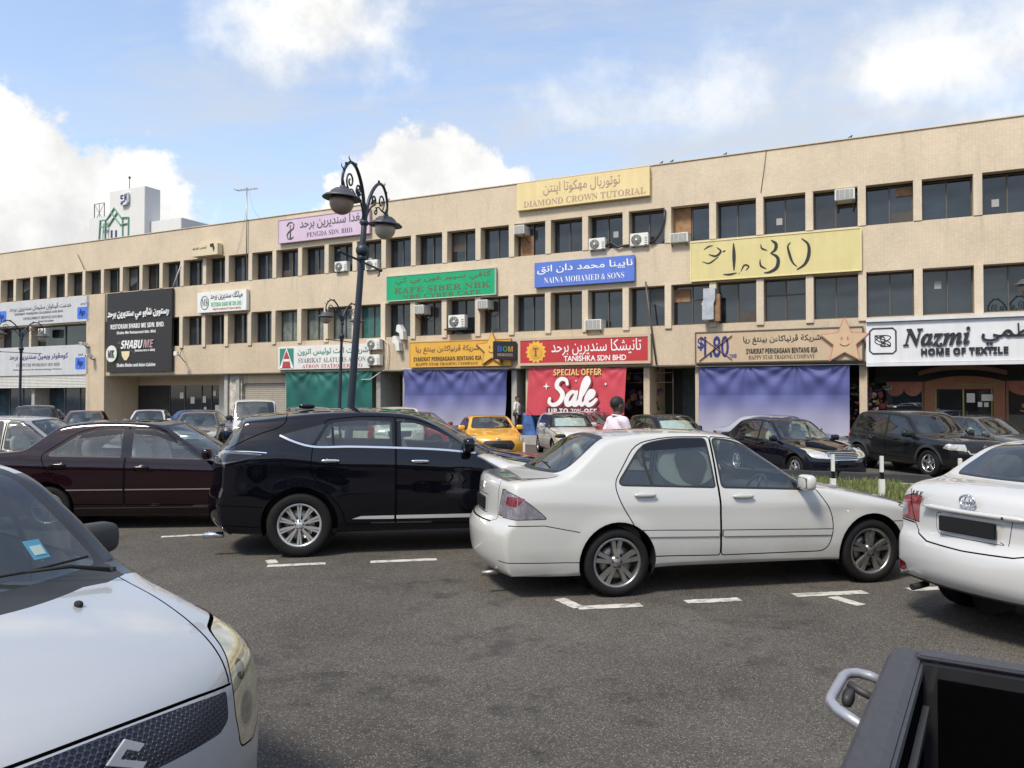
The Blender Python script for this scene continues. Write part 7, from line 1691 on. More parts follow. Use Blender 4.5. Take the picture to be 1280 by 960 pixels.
# ------------------------------------------------------------------ street lamps
M_LAMPBLUE = mat('lamp_post_blue_black', (.016, .022, .036), .45, var=.15)
M_HOOD = mat('lamp_hood', (.06, .062, .075), .5, var=.2); M_GLOBE = mat('lamp_globe', (.42, .36, .28), .35, var=.25, vscale=3, coat=.3); M_GLOBEB = mat('lamp_globe_brown', (.26, .19, .15), .4, var=.3, vscale=3)
def spiral(cx, cz, r0, turns, a0, dirn, n=26):
    return [(cx + r0 * (1 - .80 * k / n) * math.cos(a0 + dirn * turns * 2 * PI * k / n), cz + r0 * (1 - .80 * k / n) * math.sin(a0 + dirn * turns * 2 * PI * k / n)) for k in range(n + 1)]
def street_lamp(name, label):
    r = thing('street_lamp', label, 'street lamp', group='twin globe street lamps')
    q = MB(); q.lathe([(0, 0), (.20, 0), (.20, .08), (.14, .12), (.12, .55), (.085, .62), (.075, 1.0), (.062, 3.0), (.055, 4.4), (.05, 5.3), (.0, 5.36)], 16); q.build('pole', [M_LAMPBLUE], r)
    q = MB(); q.sell((0, 0, 4.50), (.115, .115, .115), 2.2, 16, 10); q.build('collar_ball', [M_LAMPBLUE], r)
    for z_ in (4.36, 5.0): q = MB(); q.lathe([(.055, z_ - .05), (.095, z_), (.055, z_ + .05)], 14); q.build('collar', [M_LAMPBLUE], r)
    for s in (1, -1):
        P = [(.0, 4.85), (.04, 5.15), (.13, 5.45), (.30, 5.70), (.52, 5.86), (.72, 5.88), (.90, 5.76), (1.0, 5.58), (1.0, 5.44), (.97, 5.38)]
        S = spline2(P, .06); q = MB(); q.tube([(s * a, 0, b) for a, b in S], [.040 - .018 * k / len(S) for k in range(len(S))], 8); q.build('arm', [M_LAMPBLUE], r)
        q = MB()
        sp1 = spiral(.70, 5.56, .155, 1.35, -1.2, 1); q.tube([(s * a, 0, b) for a, b in spline2([(.98, 5.50), (.90, 5.40)], .05) + sp1], .017, 6)
        sp2 = spiral(.34, 5.50, .10, 1.2, -.6, 1); q.tube([(s * a, 0, b) for a, b in spline2([(.03, 4.98), (.12, 5.20), (.26, 5.36), (.40, 5.43)], .05) + sp2], .018, 6)
        sp3 = spiral(.46, 5.32, .075, 1.1, 1.6, -1); q.tube([(s * a, 0, b) for a, b in spline2([(.74, 5.40), (.60, 5.44), (.50, 5.40)], .05) + sp3], .014, 6)
        for a_, b_ in ((.52, 5.88), (.90, 5.78), (.28, 5.42)): q.sell((s * a_, 0, b_ + .02), (.045, .02, .03), 2, 8, 6)
        q.tube([(s * .72, 0, 5.88), (s * .82, 0, 5.93), (s * .80, 0, 5.97)], [.016, .010, .004], 5); q.tube([(s * .97, 0, 5.68), (s * 1.06, 0, 5.70), (s * 1.09, 0, 5.75)], [.016, .010, .004], 5)
        q.build('scrollwork', [M_LAMPBLUE], r)
        q = MB(); q.lathe([(0, 5.40), (.05, 5.40), (.05, 5.36), (.13, 5.345), (.19, 5.30), (.215, 5.25), (.29, 5.225), (.33, 5.185), (.325, 5.175), (.25, 5.20), (.19, 5.21), (0, 5.215)], 28, 0, c=(s * .97, 0, 0)); q.build('lamp_hood', [M_HOOD], r)
        q = MB(); q.lathe([(.0, 4.91)] + [(.205 * math.sin(PI * k / 12), 5.115 - .205 * math.cos(PI * k / 12)) for k in range(1, 9)] + [(.17, 5.21)], 24, 0, c=(s * .97, 0, 0)); q.build('globe', [M_GLOBE if s > 0 else M_GLOBEB], r)
    q = MB(); q.tube([(-.92, 0, 4.30), (.92, 0, 4.30)], .02, 6); q.tube([(.84, 0, 4.30), (.86, 0, 4.20), (.80, 0, 4.17)], .016, 5); q.sell((-.92, 0, 4.3), (.03, .03, .03)); q.sell((.92, 0, 4.3), (.03, .03, .03)); q.build('banner_bar', [M_LAMPBLUE], r)
    return r
lamp0 = street_lamp('', 'tall dark street lamp with two globes leaning behind the black crossover')
def set_lamp(o, x, y, dirv, lean=(0, 0), z=0.0):
    a = math.atan2(dirv[1], dirv[0]); o.matrix_world = Matrix.Translation((x, y, z)) @ Matrix.Rotation(R(lean[0]), 4, 'Y') @ Matrix.Rotation(R(lean[1]), 4, 'X') @ Matrix.Rotation(a, 4, 'Z')
set_lamp(lamp0, -3.02, 13.85, (.21, .95), (4.0, 0), -.03)
for (x, y, dv, ln, lb) in ((-7.0, 31.0, (.45, .89), (1.6, 0), 'far street lamp with two globes in front of the stationery sign'), (-25.0, 39.0, (.62, .78), (1.0, 0), 'distant street lamp with two globes at the left edge before the silver signs'), (15.35, 21.9, (.92, .38), (0, 0), 'street lamp at the right edge of which only one hood and globe show')):
    o = copy_tree(lamp0); o['label'] = lb; set_lamp(o, x, y, dv, ln, LZ)

# ------------------------------------------------------------------ median, kerbs, posts, painted lines
def NP(u, n, z=0.0):
    """point u along the terrace direction and n metres out from the camera across it"""
    return FE * u + FN * n + Vector((0, 0, z))
NM = Matrix.Rotation(-TH, 4, 'Z')
q = MB(); q.box(-60, 40, 15.0, 15.18, LZ - .05, LZ + .14); q.box(-60, 40, 18.85, 19.0, LZ - .05, LZ + .145); tag(q.build('kerb', [M_CONC], None, NM, bevel=.02), kind='structure')
q = MB()
for k in range(50):
    if k % 4 != 3: q.box(-58 + 1.9 * k, -58 + 1.9 * k + 1.86, 19.02, 19.42, LZ - .05, LZ + .31, 0)
o = q.build('edge_block_row', [mat('kerb_black', (.028, .028, .030), .7, var=.4, vscale=3)], None, NM, bevel=.03); tag(o, kind='structure')
q = MB(); n_, m_ = 200, 10; rgr = random.Random(3)
q.add([(-60 + 100 * i / n_, 15.18 + 3.87 * j / m_, LZ + .13 + .03 * math.sin(i * 1.7 + j) * math.sin(j * 1.3)) for j in range(m_ + 1) for i in range(n_ + 1)], [(j * (n_ + 1) + i, j * (n_ + 1) + i + 1, (j + 1) * (n_ + 1) + i + 1, (j + 1) * (n_ + 1) + i) for j in range(m_) for i in range(n_)], 0, True)
M_GRASS = grass_mat(); tag(q.build('median_soil', [M_GRASS], None, NM), kind='structure')
q = MB()
for k in range(26000):
    u = rgr.uniform(-2, 14); n = rgr.uniform(15.25, 18.98)
    if math.sin(u * 1.3) + math.sin(n * 2.1 + u * .5) > 1.2: continue
    h = rgr.uniform(.05, .16); a = rgr.uniform(0, PI); w = .014; dx, dy = math.cos(a) * w, math.sin(a) * w; lx, ly = rgr.uniform(-.05, .05), rgr.uniform(-.05, .05)
    q.add([(u - dx, n - dy, LZ + .12), (u + dx, n + dy, LZ + .12), (u + lx, n + ly, LZ + .13 + h)], [(0, 1, 2)], 0 if rgr.random() < .6 else 1)
tag(q.build('grass', [mat('grass_green', (.085, .13, .03), .8, var=.3), mat('grass_dry', (.22, .19, .07), .8, var=.3)], None, NM), 'short patchy green and dry grass on the median', 'grass', kind='stuff')
def post(px, pytop, label):
    d = 14.6 if px > 800 else 17.9; P = Vector((0, 0, CAM_Z)) + ray(px, pytop) * d
    r = thing('marker_post', label, 'post', (P.x, P.y, LZ + .10), 0, group='white marker posts on the median'); H = P.z - (LZ + .10)
    q = MB(); q.box(-.045, .045, -.045, .045, 0, H * .46); q.build('base', [M_WHITEPL], r, bevel=.006)
    q = MB(); q.box(-.028, .028, -.028, .028, H * .46, H * .62); q.build('band', [M_GLOSSBL], r); q = MB(); q.box(-.028, .028, -.028, .028, H * .62, H); q.build('head', [M_WHITEPL], r, bevel=.004)
post(1102, 570, 'white marker post with black band between white saloon bonnet and black off-roader'); post(1041, 568, 'white marker post before the navy saloon grille'); post(1200, 573, 'white marker post before the black off-roader, nearest the oval badged white saloon'); post(655, 553, 'white marker post beside the yellow coupe, far left of the others')
M_LINE = mat('road_paint', (.52, .50, .45), .7, var=.14, vscale=7, dirt=(.085, .08, .072, 1.0, 9))
def line(a, b, w=.10):
    A, B = G(*a), G(*b); d = (B - A).normalized(); nn = Vector((-d.y, d.x, 0)) * w / 2; z = .004
    q = MB(); n = 14; vs = []; rl = random.Random(int(a[0] * 7))
    for k in range(n + 1):
        p = A.lerp(B, k / n); e1, e2 = rl.uniform(.85, 1.08), rl.uniform(.85, 1.08); vs += [p + nn * e1 + Vector((0, 0, z)), p - nn * e2 + Vector((0, 0, z))]
    q.add(vs, [(2 * k, 2 * k + 1, 2 * k + 3, 2 * k + 2) for k in range(n)]); return tag(q.build('parking_line', [M_LINE]), kind='structure')
for a, b in (((201.6, 671.3), (275, 667.5)), ((135, 673.7), (147.5, 672.7)), ((334, 707.8), (407, 704.5)), ((338, 700), (341, 704.6)), ((463, 702.7), (546, 699.4)), ((605, 696.8), (637, 695.5)), ((613, 699.5), (631, 704.5)), ((699, 748.8), (724, 760)), ((722, 760.3), (802, 756.5)), ((857, 752.6), (925, 749.4)), ((993, 744.4), (1082, 740.4)), ((1040, 746.2), (1076, 757)), ((1136, 737.2), (1180, 735.4))): line(a, b, .12)
# worn scuffs of old paint and dried spills
M_SCUFF, N_, L_, b_ = node_mat('scuff')
tr_ = N_.new('ShaderNodeBsdfTransparent'); mx_ = N_.new('ShaderNodeMixShader'); tc_ = N_.new('ShaderNodeTexCoord'); nz_ = N_.new('ShaderNodeTexNoise'); nz_.inputs['Scale'].default_value = 9; nz_.inputs['Detail'].default_value = 10; nz_.inputs['Roughness'].default_value = .75
L_.new(tc_.outputs['Object'], nz_.inputs['Vector']); mr_ = N_.new('ShaderNodeMapRange'); mr_.inputs['From Min'].default_value = .50; mr_.inputs['From Max'].default_value = .66; mr_.inputs['To Max'].default_value = .55; L_.new(nz_.outputs[0], mr_.inputs['Value'])
L_.new(mr_.outputs[0], mx_.inputs[0]); L_.new(tr_.outputs[0], mx_.inputs[1]); L_.new(b_.outputs[0], mx_.inputs[2]); b_.inputs['Base Color'].default_value = (.20, .20, .19, 1); b_.inputs['Roughness'].default_value = .8
L_.new(mx_.outputs[0], [n for n in N_ if n.type == 'OUTPUT_MATERIAL'][0].inputs[0])
M_OIL, N_, L_, b_ = node_mat('oil_stain')
tr_ = N_.new('ShaderNodeBsdfTransparent'); mx_ = N_.new('ShaderNodeMixShader'); tc_ = N_.new('ShaderNodeTexCoord'); nz_ = N_.new('ShaderNodeTexNoise'); nz_.inputs['Scale'].default_value = 3.5; nz_.inputs['Detail'].default_value = 9; nz_.inputs['Roughness'].default_value = .65
L_.new(tc_.outputs['Object'], nz_.inputs['Vector']); mr_ = N_.new('ShaderNodeMapRange'); mr_.interpolation_type = 'SMOOTHSTEP'; mr_.inputs['From Min'].default_value = .47; mr_.inputs['From Max'].default_value = .68; mr_.inputs['To Max'].default_value = .26; L_.new(nz_.outputs[0], mr_.inputs['Value'])
L_.new(mr_.outputs[0], mx_.inputs[0]); L_.new(tr_.outputs[0], mx_.inputs[1]); L_.new(b_.outputs[0], mx_.inputs[2]); b_.inputs['Base Color'].default_value = (.020, .019, .018, 1); b_.inputs['Roughness'].default_value = .45
L_.new(mx_.outputs[0], [n for n in N_ if n.type == 'OUTPUT_MATERIAL'][0].inputs[0])
for (cx, cy, w, h) in ((520, 735, 70, 12), (640, 800, 90, 16), (960, 775, 80, 12), (430, 860, 120, 22), (760, 880, 130, 30), (870, 738, 60, 8), (480, 690, 60, 7), (560, 940, 110, 26), (980, 830, 60, 16)):
    pts = []; rs = random.Random(cx)
    for k in range(40): a = 2 * PI * k / 40; s = 1 + .18 * math.sin(3 * a + cx) + .1 * math.sin(7 * a); pts.append(G(cx + w * s * math.cos(a), cy + h * s * math.sin(a)) + Vector((0, 0, .0022)))
    q = MB(); q.add(pts, [list(range(40))]); tag(q.build('oil_stain', [M_OIL]), kind='structure')
for (cx, cy, w, h, n) in ((310, 712, 62, 5, 14), (440, 729, 40, 5, 12), (865, 780, 32, 7, 12), (355, 717, 30, 4, 10)):
    pts = []; rs = random.Random(cx)
    for k in range(n * 2): a = PI * k / n; s = rs.uniform(.75, 1.15); pts.append(G(cx + w * s * math.cos(a), cy + h * s * math.sin(a)) + Vector((0, 0, .003)))
    q = MB(); q.add(pts, [list(range(n * 2))]); tag(q.build('road_scuff', [M_SCUFF]), kind='structure')
# ------------------------------------------------------------------ placing the cars
def place_contact(r, px, py, ax, yy, deg, z=0.0):
    g_ = G(px, py, z); h = R(deg); X = Vector((math.cos(h), math.sin(h), 0)); Y = Vector((-X.y, X.x, 0)); p = g_ - X * ax - Y * yy
    r.location = (p.x, p.y, z if abs(z) < .5 and yy_ground else 0); r.rotation_euler = (0, 0, h)
yy_ground = True
def place_nose(r, px, depth, xl, deg, z=LZ, sc=1.0):
    """front of the car (local x = xl) seen at photo column px and that distance"""
    h = R(deg); P = Vector(((px - 640) / F_PX * depth, depth, 0)) - Vector((math.cos(h), math.sin(h), 0)) * xl * sc
    r.location = (P.x, P.y, z); r.rotation_euler = (0, 0, h); r.scale = (sc, sc, sc)

lancer = build_lancer()[0]; place_contact(lancer, 771, 746, 1.10, -.80, 12)
harrier = build_harrier()[0]; place_contact(harrier, 374, 697, 1.02, -.88, 10)
maroon = build_maroon()[0]; place_contact(maroon, 251, 611, 3.0, -.845, 5, .55); maroon.location.z = 0
vios = build_vios()[0]; vios.location = (3.36, 5.70, 0); vios.rotation_euler = (0, 0, R(21))
swift = build_swift()[0]; swift.location = (-4.3, 4.3, 0); swift.rotation_euler = (0, 0, R(-32))

vit, Bv, ov = make_car(suv_spec(P_BLACK2, extras=[lambda r, B, o: s_badge(r, Matrix.Translation((4.475, 0, .76)), 1.2)]), 'parked_car', 'black off-roader facing the median at the right, angular chrome emblem on its grille', 'car')
place_contact(vit, 1161, 596, 3.59, -.86, -76, LZ)
nav, Bn, on_ = make_car(bg_saloon_spec(P_NAVY), 'parked_car', 'navy saloon with bright barred grille beside the black off-roader', 'car')
place_nose(nav, 1058, 18.0, 4.53, -75)
P_YEL = paint('paint_yellow', (.70, .33, .02)); cou, _, _ = make_car(coupe_spec(P_YEL), 'parked_car', 'yellow coupe with a big dark grille facing out', 'car')
q = MB(); q.tube([(0, .07 * math.cos(2 * PI * k / 20), .045 * math.sin(2 * PI * k / 20)) for k in range(20)], .007, 5, closed=True); q.bar((0, -.03, -.03), (0, -.012, .03), .008, .012); q.bar((0, .012, -.03), (0, .03, .03), .008, .012); q.bar((0, -.02, 0), (0, .02, .006), .008, .01); q.build('badge', [M_CHROME], cou, Matrix.Translation((4.19, 0, .705)))
place_nose(cou, 624, 24.0, 4.22, -80, LZ + .02)
P_SILV = paint('paint_silver', (.40, .40, .41), metal=.5); P_GOLD = paint('paint_silver_gold', (.42, .40, .35), metal=.5); P_RED = paint('paint_red', (.20, .012, .016)); P_BLUE = paint('paint_blue', (.012, .03, .12)); P_BROWN = paint('paint_brown', (.12, .025, .018)); P_GREY = paint('paint_grey', (.10, .10, .105), metal=.4)
hat, _, _ = make_car(hatch_spec(P_WHITE, ds=.06, res=(6, 5, 12), H=1.53, mirror_mat=P_WHITE), 'parked_car', 'white hatchback with a windscreen sun shade before the red sale banner', 'car')
place_nose(hat, 727, 25.5, 3.69, -80)
van, _, _ = make_car(van_spec(P_WHITE), 'parked_van', 'tall white van facing out before the tan roller shutter', 'van'); place_nose(van, 320, 29.0, 4.4, -70)
def another(src, old, new, label, px, depth, xl, deg, sc=1.0, cat=None, z=LZ):
    c = copy_tree(src); c['label'] = label
    if new and new != old: repaint(c, old, new)
    place_nose(c, px, depth, xl, deg, z, sc); return c
mini = another(hat, P_WHITE, P_BLACK2, 'black hatchback with pale windscreen sun shades right of the walking man', 880, 22.5, 3.69, -72)
another(nav, P_NAVY, P_WHITE, 'small white saloon before the restaurant front, left of the grey saloon', 178, 33, 4.53, -72)
another(nav, P_NAVY, P_GREY, 'grey saloon facing out before the restaurant, right of the small white saloon', 241, 27.5, 4.53, -73)
another(nav, P_NAVY, P_BLUE, 'blue saloon partly hidden between the grey saloon and the white van', 296, 33.5, 4.53, -35)
another(nav, P_NAVY, P_BROWN, 'dark red saloon behind the roof of the silver gold saloon', 100, 30.5, 4.53, -66)
another(nav, P_NAVY, P_GREY, 'dark grey saloon half hidden behind the dark red saloon', 80, 36, 4.53, -40)
another(vit, P_BLACK2, P_BLACK2, 'black off-roader at the far left before the silver signs', 40, 33, 4.47, -62)
another(vit, P_BLACK2, P_GREY, 'dark off-roader showing only its roof before the green tarpaulin', 398, 27, 4.47, -68)
another(vit, P_BLACK2, P_WHITE, 'white off-roader showing only its roof and windscreen over the black crossover', 500, 27, 4.47, -80)
another(nav, P_NAVY, P_RED, 'red saloon behind the yellow coupe before the left violet sheet', 585, 28.5, 4.53, -35)
another(nav, P_NAVY, P_RED, 'red saloon far behind the walking man', 800, 29, 4.53, -50)
another(nav, P_NAVY, P_SILV, 'silver saloon glimpsed between the navy saloon and the black off-roader', 1075, 22.5, 4.53, -45)
another(nav, P_NAVY, P_GREY, 'dark grey saloon cut off at the right edge before the textile shop', 1330, 20.5, 4.53, -70)
another(nav, P_NAVY, P_GOLD, 'silver gold saloon behind the dark maroon saloon at the left edge', 215, 13.6, 4.53, 4, z=0)
another(nav, P_NAVY, P_WHITE, 'white saloon of which only the roof end shows at the left edge', 35, 19.0, 4.53, 3, z=-.10)
# folding sun shades behind two windscreens
M_SHADE = mat('sun_shade', (.66, .67, .66), .35, metal=.3, var=.2, vscale=5, bump=.3, bscale=12)
def sunshade(car, cols, label=None):
    q = MB(); n = 16; vs = []
    for k in range(n + 1):
        y = -.56 + 1.12 * k / n
        for z, x in ((1.06, 2.50), (1.20, 2.28), (1.33, 2.07)): vs.append((x - .20 * (y / .6) ** 2 - .05 + .012 * math.sin(k * 2.4), y, z - .02 - .03 * (y / .6) ** 2))
    q.add(vs, [(3 * k + j, 3 * k + j + 1, 3 * k + j + 4, 3 * k + j + 3) for k in range(n) for j in range(2)], 0, True); q.build('sun_shade', [M_SHADE], car)
sunshade(hat, 0); sunshade(mini, 0)

# ------------------------------------------------------------------ pickup bed at the lower right
def pickup():
    C0 = G(1112, 806, 1.0); C0.z = 0; ax = Vector((-.533, -.846, 0)); bx = Vector((.846, -.533, 0))
    M = Matrix(((ax.x, bx.x, 0, C0.x), (ax.y, bx.y, 0, C0.y), (0, 0, 1, 0), (0, 0, 0, 1)))
    r = thing('pickup_truck', 'open load bed of a dark pickup truck at lower right, grey tube on its side', 'truck', M=M)
    W_, L_, ZR = 1.52, 1.75, 1.0
    M_BED = mat('bed_liner_black', (.0015, .0015, .0018), .8, var=.3, vscale=8, spec=.02); M_RAIL = mat('rail_cap_grey', (.045, .045, .052), .6, var=.15, vscale=30, bump=.1, bscale=160); P_TRK = paint('paint_charcoal', (.02, .02, .022))
    q = MB(); q.box(.02, L_, .02, W_ - .02, .50, .56); q.build('bed_floor', [M_BED], r)
    q = MB()
    for k in range(9): q.box(.06, L_ - .04, .12 + k * .15, .19 + k * .15, .561, .575)
    q.build('floor_rib', [M_BED], r)
    for s, y0 in ((0, 0.0), (1, W_ - .09)):
        q = MB(); q.box(.005, L_, y0, y0 + .09, .34, ZR - .045); q.build('side_panel', [P_TRK], r, bevel=.015)
        q = MB(); q.prism([(y0 - .012, ZR - .045), (y0 + .012, ZR - .01), (y0 + .035, ZR), (y0 + .075, ZR - .003), (y0 + .10, ZR - .018), (y0 + .105, ZR - .05), (y0 + .09, ZR - .06), (y0 + .0, ZR - .06)], .0, L_, 'x', smooth=False); q.build('rail_cap', [M_RAIL], r, bevel=.008)
        yi = y0 + .092 if s == 0 else y0 - .002
        q = MB(); q.box(.10, L_, yi, yi + (.010 if s == 0 else -.010), .56, ZR - .07); q.build('liner', [M_BED], r)
        q = MB(); q.box(.14, L_ - .05, yi + (.012 if s == 0 else -.03), yi + (.03 if s == 0 else -.012), ZR - .15, ZR - .125); q.build('tie_rail', [M_GREYPL], r)
    q = MB(); q.box(.0, .07, .075, W_ - .075, .36, ZR - .012); q.build('tailgate', [P_TRK], r, bevel=.012)
    q = MB(); q.box(-.004, .074, .085, W_ - .085, ZR - .011, ZR + .004); q.build('tailgate_cap', [M_RAIL], r, bevel=.006)
    q = MB(); q.box(.072, .085, .14, W_ - .14, .58, ZR - .06); q.build('tailgate_liner', [M_BED], r)
    q = MB(); q.box(L_, L_ + .05, .0, W_, .36, ZR + .02); q.build('bulkhead', [P_TRK], r, bevel=.01)
    q = MB(); q.box(-.16, .0, .04, W_ - .04, .36, .50); q.build('bumper', [M_CHROME], r, bevel=.03)
    for y in (.0, W_ - .10): q = MB(); q.box(-.012, .07, y + .0, y + .10, .58, .88); q.build('tail_light', [M_RED], r, bevel=.01)
    q = MB(); pts = [(.18, .0, ZR - .07), (.15, -.055, ZR - .06), (.17, -.105, ZR - .055), (.22, -.115, ZR - .055), (.44, -.115, ZR - .055), (.50, -.10, ZR - .055), (.58, .0, ZR - .07)]
    q.tube([Vector(p) for p in [(.16, .0, ZR - .07), (.155, -.04, ZR - .06), (.165, -.075, ZR - .055), (.195, -.098, ZR - .053), (.23, -.105, ZR - .053), (.42, -.105, ZR - .053), (.46, -.10, ZR - .053), (.50, -.075, ZR - .055), (.56, .01, ZR - .07)]], .0150, 12); q.build('side_tube', [mat('tube_grey', (.34, .35, .38), .35, metal=.4, var=.1)], r)
    q = MB(); q.tube([(.27, .0, ZR - .09), (.265, -.05, ZR - .075), (.255, -.085, ZR - .062)], .012, 8); q.sell((.29, -.08, ZR - .09), (.045, .016, .022), 3, 12, 8); q.build('latch', [M_GREYPL], r)
    c = dict(wheel_r=.36, tyre_w=.24, rim_r=.22)
    for y, s in ((.10, -1), (W_ - .10, 1)): make_wheel(r, c, .95, y, s)
    q = MB(); q.tube([(.95, .1, .36), (.95, W_ - .1, .36)], .05, 10); q.build('axle', [M_DARK], r)
    q = MB(); q.box(.2, L_, .45, .53, .42, .50); q.box(.2, L_, W_ - .53, W_ - .45, .42, .50); q.build('chassis_rail', [M_DARK], r)
pickup()

# ------------------------------------------------------------------ people
def capsule(q, a, b, ra, rb, n=12):
    a, b = Vector(a), Vector(b); d = b - a; L_ = d.length; rot = d.to_track_quat('Z', 'Y').to_matrix() if L_ > 1e-6 else Matrix.Identity(3)
    prof = [(ra * math.sin(PI / 2 * k / 4), -ra * math.cos(PI / 2 * k / 4)) for k in range(5)] + [(rb * math.cos(PI / 2 * k / 4), L_ + rb * math.sin(PI / 2 * k / 4)) for k in range(5)]
    t = MB(); t.lathe(prof, n); q.add([rot @ Vector(v) + a for v in t.v], t.f, 0, True)
def skin(q, voxel, name, m, parent, it=6):
    """fuse the overlapping masses into one continuous surface"""
    me = q.mesh('tmp', [m]); o = D.objects.new('tmp', me); COL.objects.link(o)
    rm = o.modifiers.new('r', 'REMESH'); rm.mode = 'VOXEL'; rm.voxel_size = voxel; rm.use_smooth_shade = True
    sm_ = o.modifiers.new('s', 'SMOOTH'); sm_.factor = .5; sm_.iterations = it
    bpy.context.view_layer.update(); m2 = D.meshes.new_from_object(o.evaluated_get(bpy.context.evaluated_depsgraph_get())); D.objects.remove(o)
    m2.materials.clear(); m2.materials.append(m)
    for p in m2.polygons: p.use_smooth = True
    return obj(name, m2, parent)
def person(label, x, y, deg, z, sc, m_skin, m_shirt, m_trs, m_hair, step=.16, group=None):
    """standing or walking figure facing local +x; 1.75 m before scaling"""
    r = thing('person', label, 'person'); r.location = (x, y, z); r.rotation_euler = (0, 0, R(deg)); r.scale = (sc, sc, sc)
    hip, kn = .92, .49; sh = 1.43; J = {}
    for s, f in ((1, step), (-1, -step)):
        J[s] = dict(hip=(0, s * .09, hip), knee=(f * .75 + .03, s * .095, kn), ank=(f * 1.25 - .03, s * .095, .085), toe=(f * 1.25 + .15, s * .11, .03), sho=(-.0, s * .175, sh - .02), elb=(-f * .55 - .02, s * .235, 1.14), wri=(-f * .9 + .07, s * .225, .90))
    b = MB()
    def head(q, grow_=0.0):
        q.sell((.005, 0, 1.645), (.098 + grow_, .076 + grow_, .108 + grow_), 2.15, 20, 14); q.sell((.035, 0, 1.57), (.062, .054, .058), 2.2, 16, 10)
    head(b); b.sell((.105, 0, 1.618), (.022, .014, .022), 2, 10, 8); capsule(b, (.098, 0, 1.655), (.112, 0, 1.615), .010, .016); capsule(b, (.085, -.018, 1.575), (.085, .018, 1.575), .014, .014); capsule(b, (.085, -.016, 1.553), (.085, .016, 1.553), .012, .012)
    for s in (1, -1):
        b.sell((-.005, s * .080, 1.625), (.024, .010, .034), 2.2, 10, 8); b.sell((.088, s * .032, 1.66), (.016, .022, .010), 2, 8, 6)
    capsule(b, (-.02, 0, 1.42), (.0, 0, 1.56), .060, .054)
    b.sell((0, 0, 1.26), (.115, .165, .20), 2.5, 20, 12); b.sell((0, 0, 1.0), (.105, .150, .15), 2.5, 20, 10); capsule(b, (-.005, -.15, 1.42), (-.005, .15, 1.42), .062, .062)
    for s in (1, -1):
        j = J[s]; capsule(b, j['hip'], j['knee'], .085, .055); capsule(b, j['knee'], j['ank'], .055, .038); capsule(b, (j['ank'][0] - .03, j['ank'][1], .045), j['toe'], .042, .030)
        capsule(b, j['sho'], j['elb'], .054, .040); capsule(b, j['elb'], j['wri'], .040, .027)
        w = Vector(j['wri']); d = (w - Vector(j['elb'])).normalized(); fw = Vector((1, 0, 0)) - d * d.x; fw.normalize(); sd = d.cross(fw)
        capsule(b, w, w + d * .075, .026, .034)
        for k, ln in zip(range(4), (.070, .082, .078, .060)):
            p0 = w + d * .085 + fw * (.030 - .020 * k); p1 = p0 + d * ln * .5 - sd * s * .006; p2 = p1 + d * ln * .5 - sd * s * .020; capsule(b, p0, p1, .0105, .0095, 8); capsule(b, p1, p2, .0095, .008, 8)
        p0 = w + d * .03 + fw * .030; p1 = p0 + d * .035 + fw * .022; capsule(b, p0, p1, .013, .011, 8); capsule(b, p1, p1 + d * .032 + fw * .004, .011, .009, 8)
    skin(b, .0085, 'body', m_skin, r, 4)
    t = MB(); t.sell((0, 0, 1.25), (.132, .180, .215), 2.6, 20, 12); t.sell((0, 0, 1.0), (.128, .172, .17), 2.8, 20, 10); capsule(t, (-.005, -.16, 1.415), (-.005, .16, 1.415), .078, .078)
    capsule(t, (-.015, 0, 1.40), (-.005, 0, 1.475), .085, .064)
    for s in (1, -1): j = J[s]; e = Vector(j['sho']).lerp(Vector(j['elb']), .92); capsule(t, j['sho'], e, .072, .060)
    skin(t, .012, 'shirt', m_shirt, r, 5)
    t = MB(); t.sell((0, 0, .93), (.122, .165, .13), 2.6, 20, 10)
    for s in (1, -1): j = J[s]; capsule(t, j['hip'], j['knee'], .098, .072); capsule(t, j['knee'], Vector(j['ank']) + Vector((0, 0, .02)), .072, .056)
    skin(t, .012, 'trousers', m_trs, r, 5)
    t = MB(); t.sell((-.010, 0, 1.668), (.100, .081, .096), 2.2, 24, 16)
    me = t.mesh('hair', [m_hair]); bm = bmesh.new(); bm.from_mesh(me)
    bmesh.ops.delete(bm, geom=[f for f in bm.faces if (lambda c: c.z < 1.615 or (c.x > .055 and c.z < 1.71) or (c.x > -.01 and c.z < 1.66))(f.calc_center_median())], context='FACES'); rr = random.Random(2)
    for v in bm.verts: v.co += v.normal * rr.uniform(0, .006)
    bm.to_mesh(me); bm.free(); obj('hair', me, r)
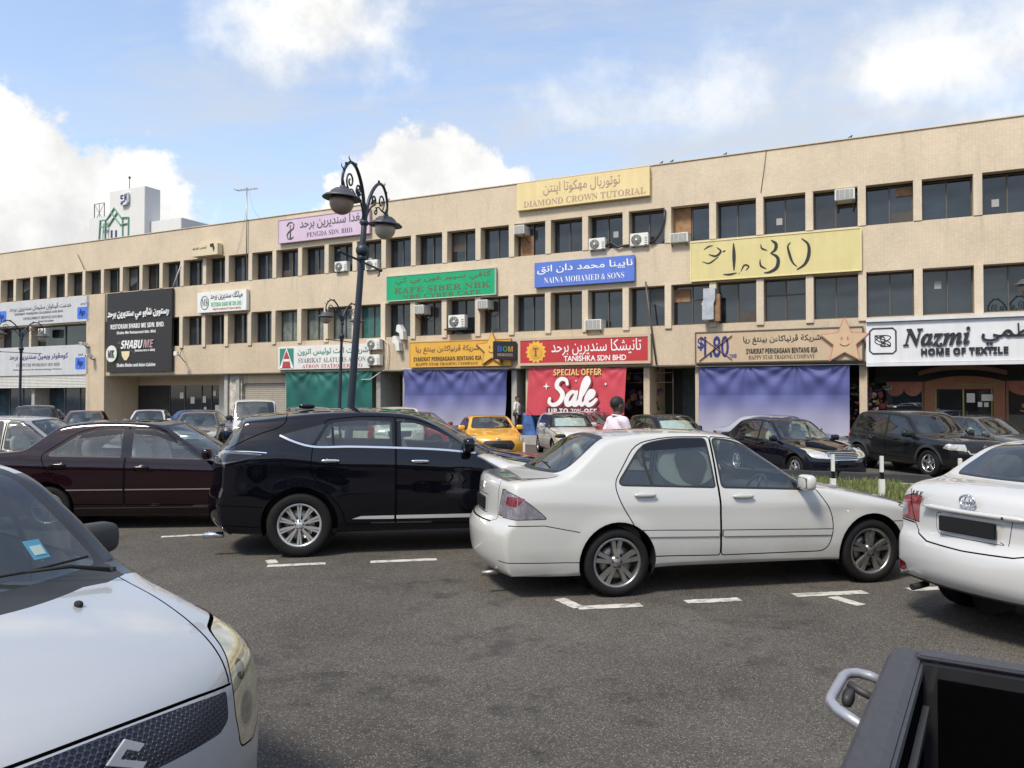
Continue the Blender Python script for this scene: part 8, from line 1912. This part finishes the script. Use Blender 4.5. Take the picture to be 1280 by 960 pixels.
    for s in (1, -1):
        e = MB(); e.sell((.090, s * .032, 1.648), (.010, .014, .008), 2, 10, 8); e.build('eye', [mat('eye_white', (.5, .47, .43), .2)], r); e = MB(); e.sell((.098, s * .032, 1.648), (.004, .006, .006), 2, 8, 6); e.build('pupil', [M_DARK], r)
        j = J[s]; e = MB(); capsule(e, (j['ank'][0] - .04, j['ank'][1], .05), (j['toe'][0] + .01, j['toe'][1], .038), .052, .042); e.sell(((j['ank'][0] + j['toe'][0]) / 2, j['ank'][1], .018), (.135, .045, .018), 3, 14, 6); e.build('shoe', [M_BLACKPL], r)
    t = MB()        # collar
    t.tube([(-.01 + .070 * math.cos(a), .066 * math.sin(a), 1.490 + .012 * math.cos(a + PI)) for a in [2 * PI * k / 24 for k in range(24)]], .012, 6, closed=True); t.build('collar', [m_shirt], r)
    return r
S_DARK = mat('skin_dark', (.11, .062, .042), .5, var=.1); S_TAN = mat('skin_tan', (.20, .11, .07), .5, var=.1); H_BLACK = mat('hair_black', (.008, .007, .007), .6, bump=.6, bscale=120)
M_PINK = mat('shirt_pink', (.64, .55, .60), .85, var=.08, bump=.9, bscale=13); M_SHW = mat('shirt_white', (.62, .58, .54), .85, var=.08, bump=.25, bscale=25); M_TRB = mat('trousers_black', (.02, .02, .022), .85); M_TRN = mat('trousers_navy', (.02, .024, .04), .85)
P1 = Vector((0, 0, 0)) + ray(772, 520) * 11.2
person('man in a pale pink shirt walking past behind the white saloon roof', P1.x, P1.y, 24, -.0, 1.03, S_DARK, M_PINK, M_TRN, H_BLACK)
uu, zz = F(648, 520, .3); pw = FW(uu, .2, .15)
p2 = person('person in a white top and black trousers standing left of the red sale banner', pw.x, pw.y, -35, .15, .97, S_TAN, M_SHW, M_TRB, H_BLACK, .03)
t = MB(); t.tube([(.13, -.10, 1.0), (.135, .0, 1.2), (.08, .12, 1.44), (-.06, .13, 1.42), (-.13, .05, 1.25), (-.13, -.12, 1.0)], .012, 6); o = t.build('bag_strap', [M_BLACKPL], p2); t = MB(); t.sell((.02, -.21, .95), (.12, .05, .10), 4); t.build('bag', [M_BLACKPL], o)
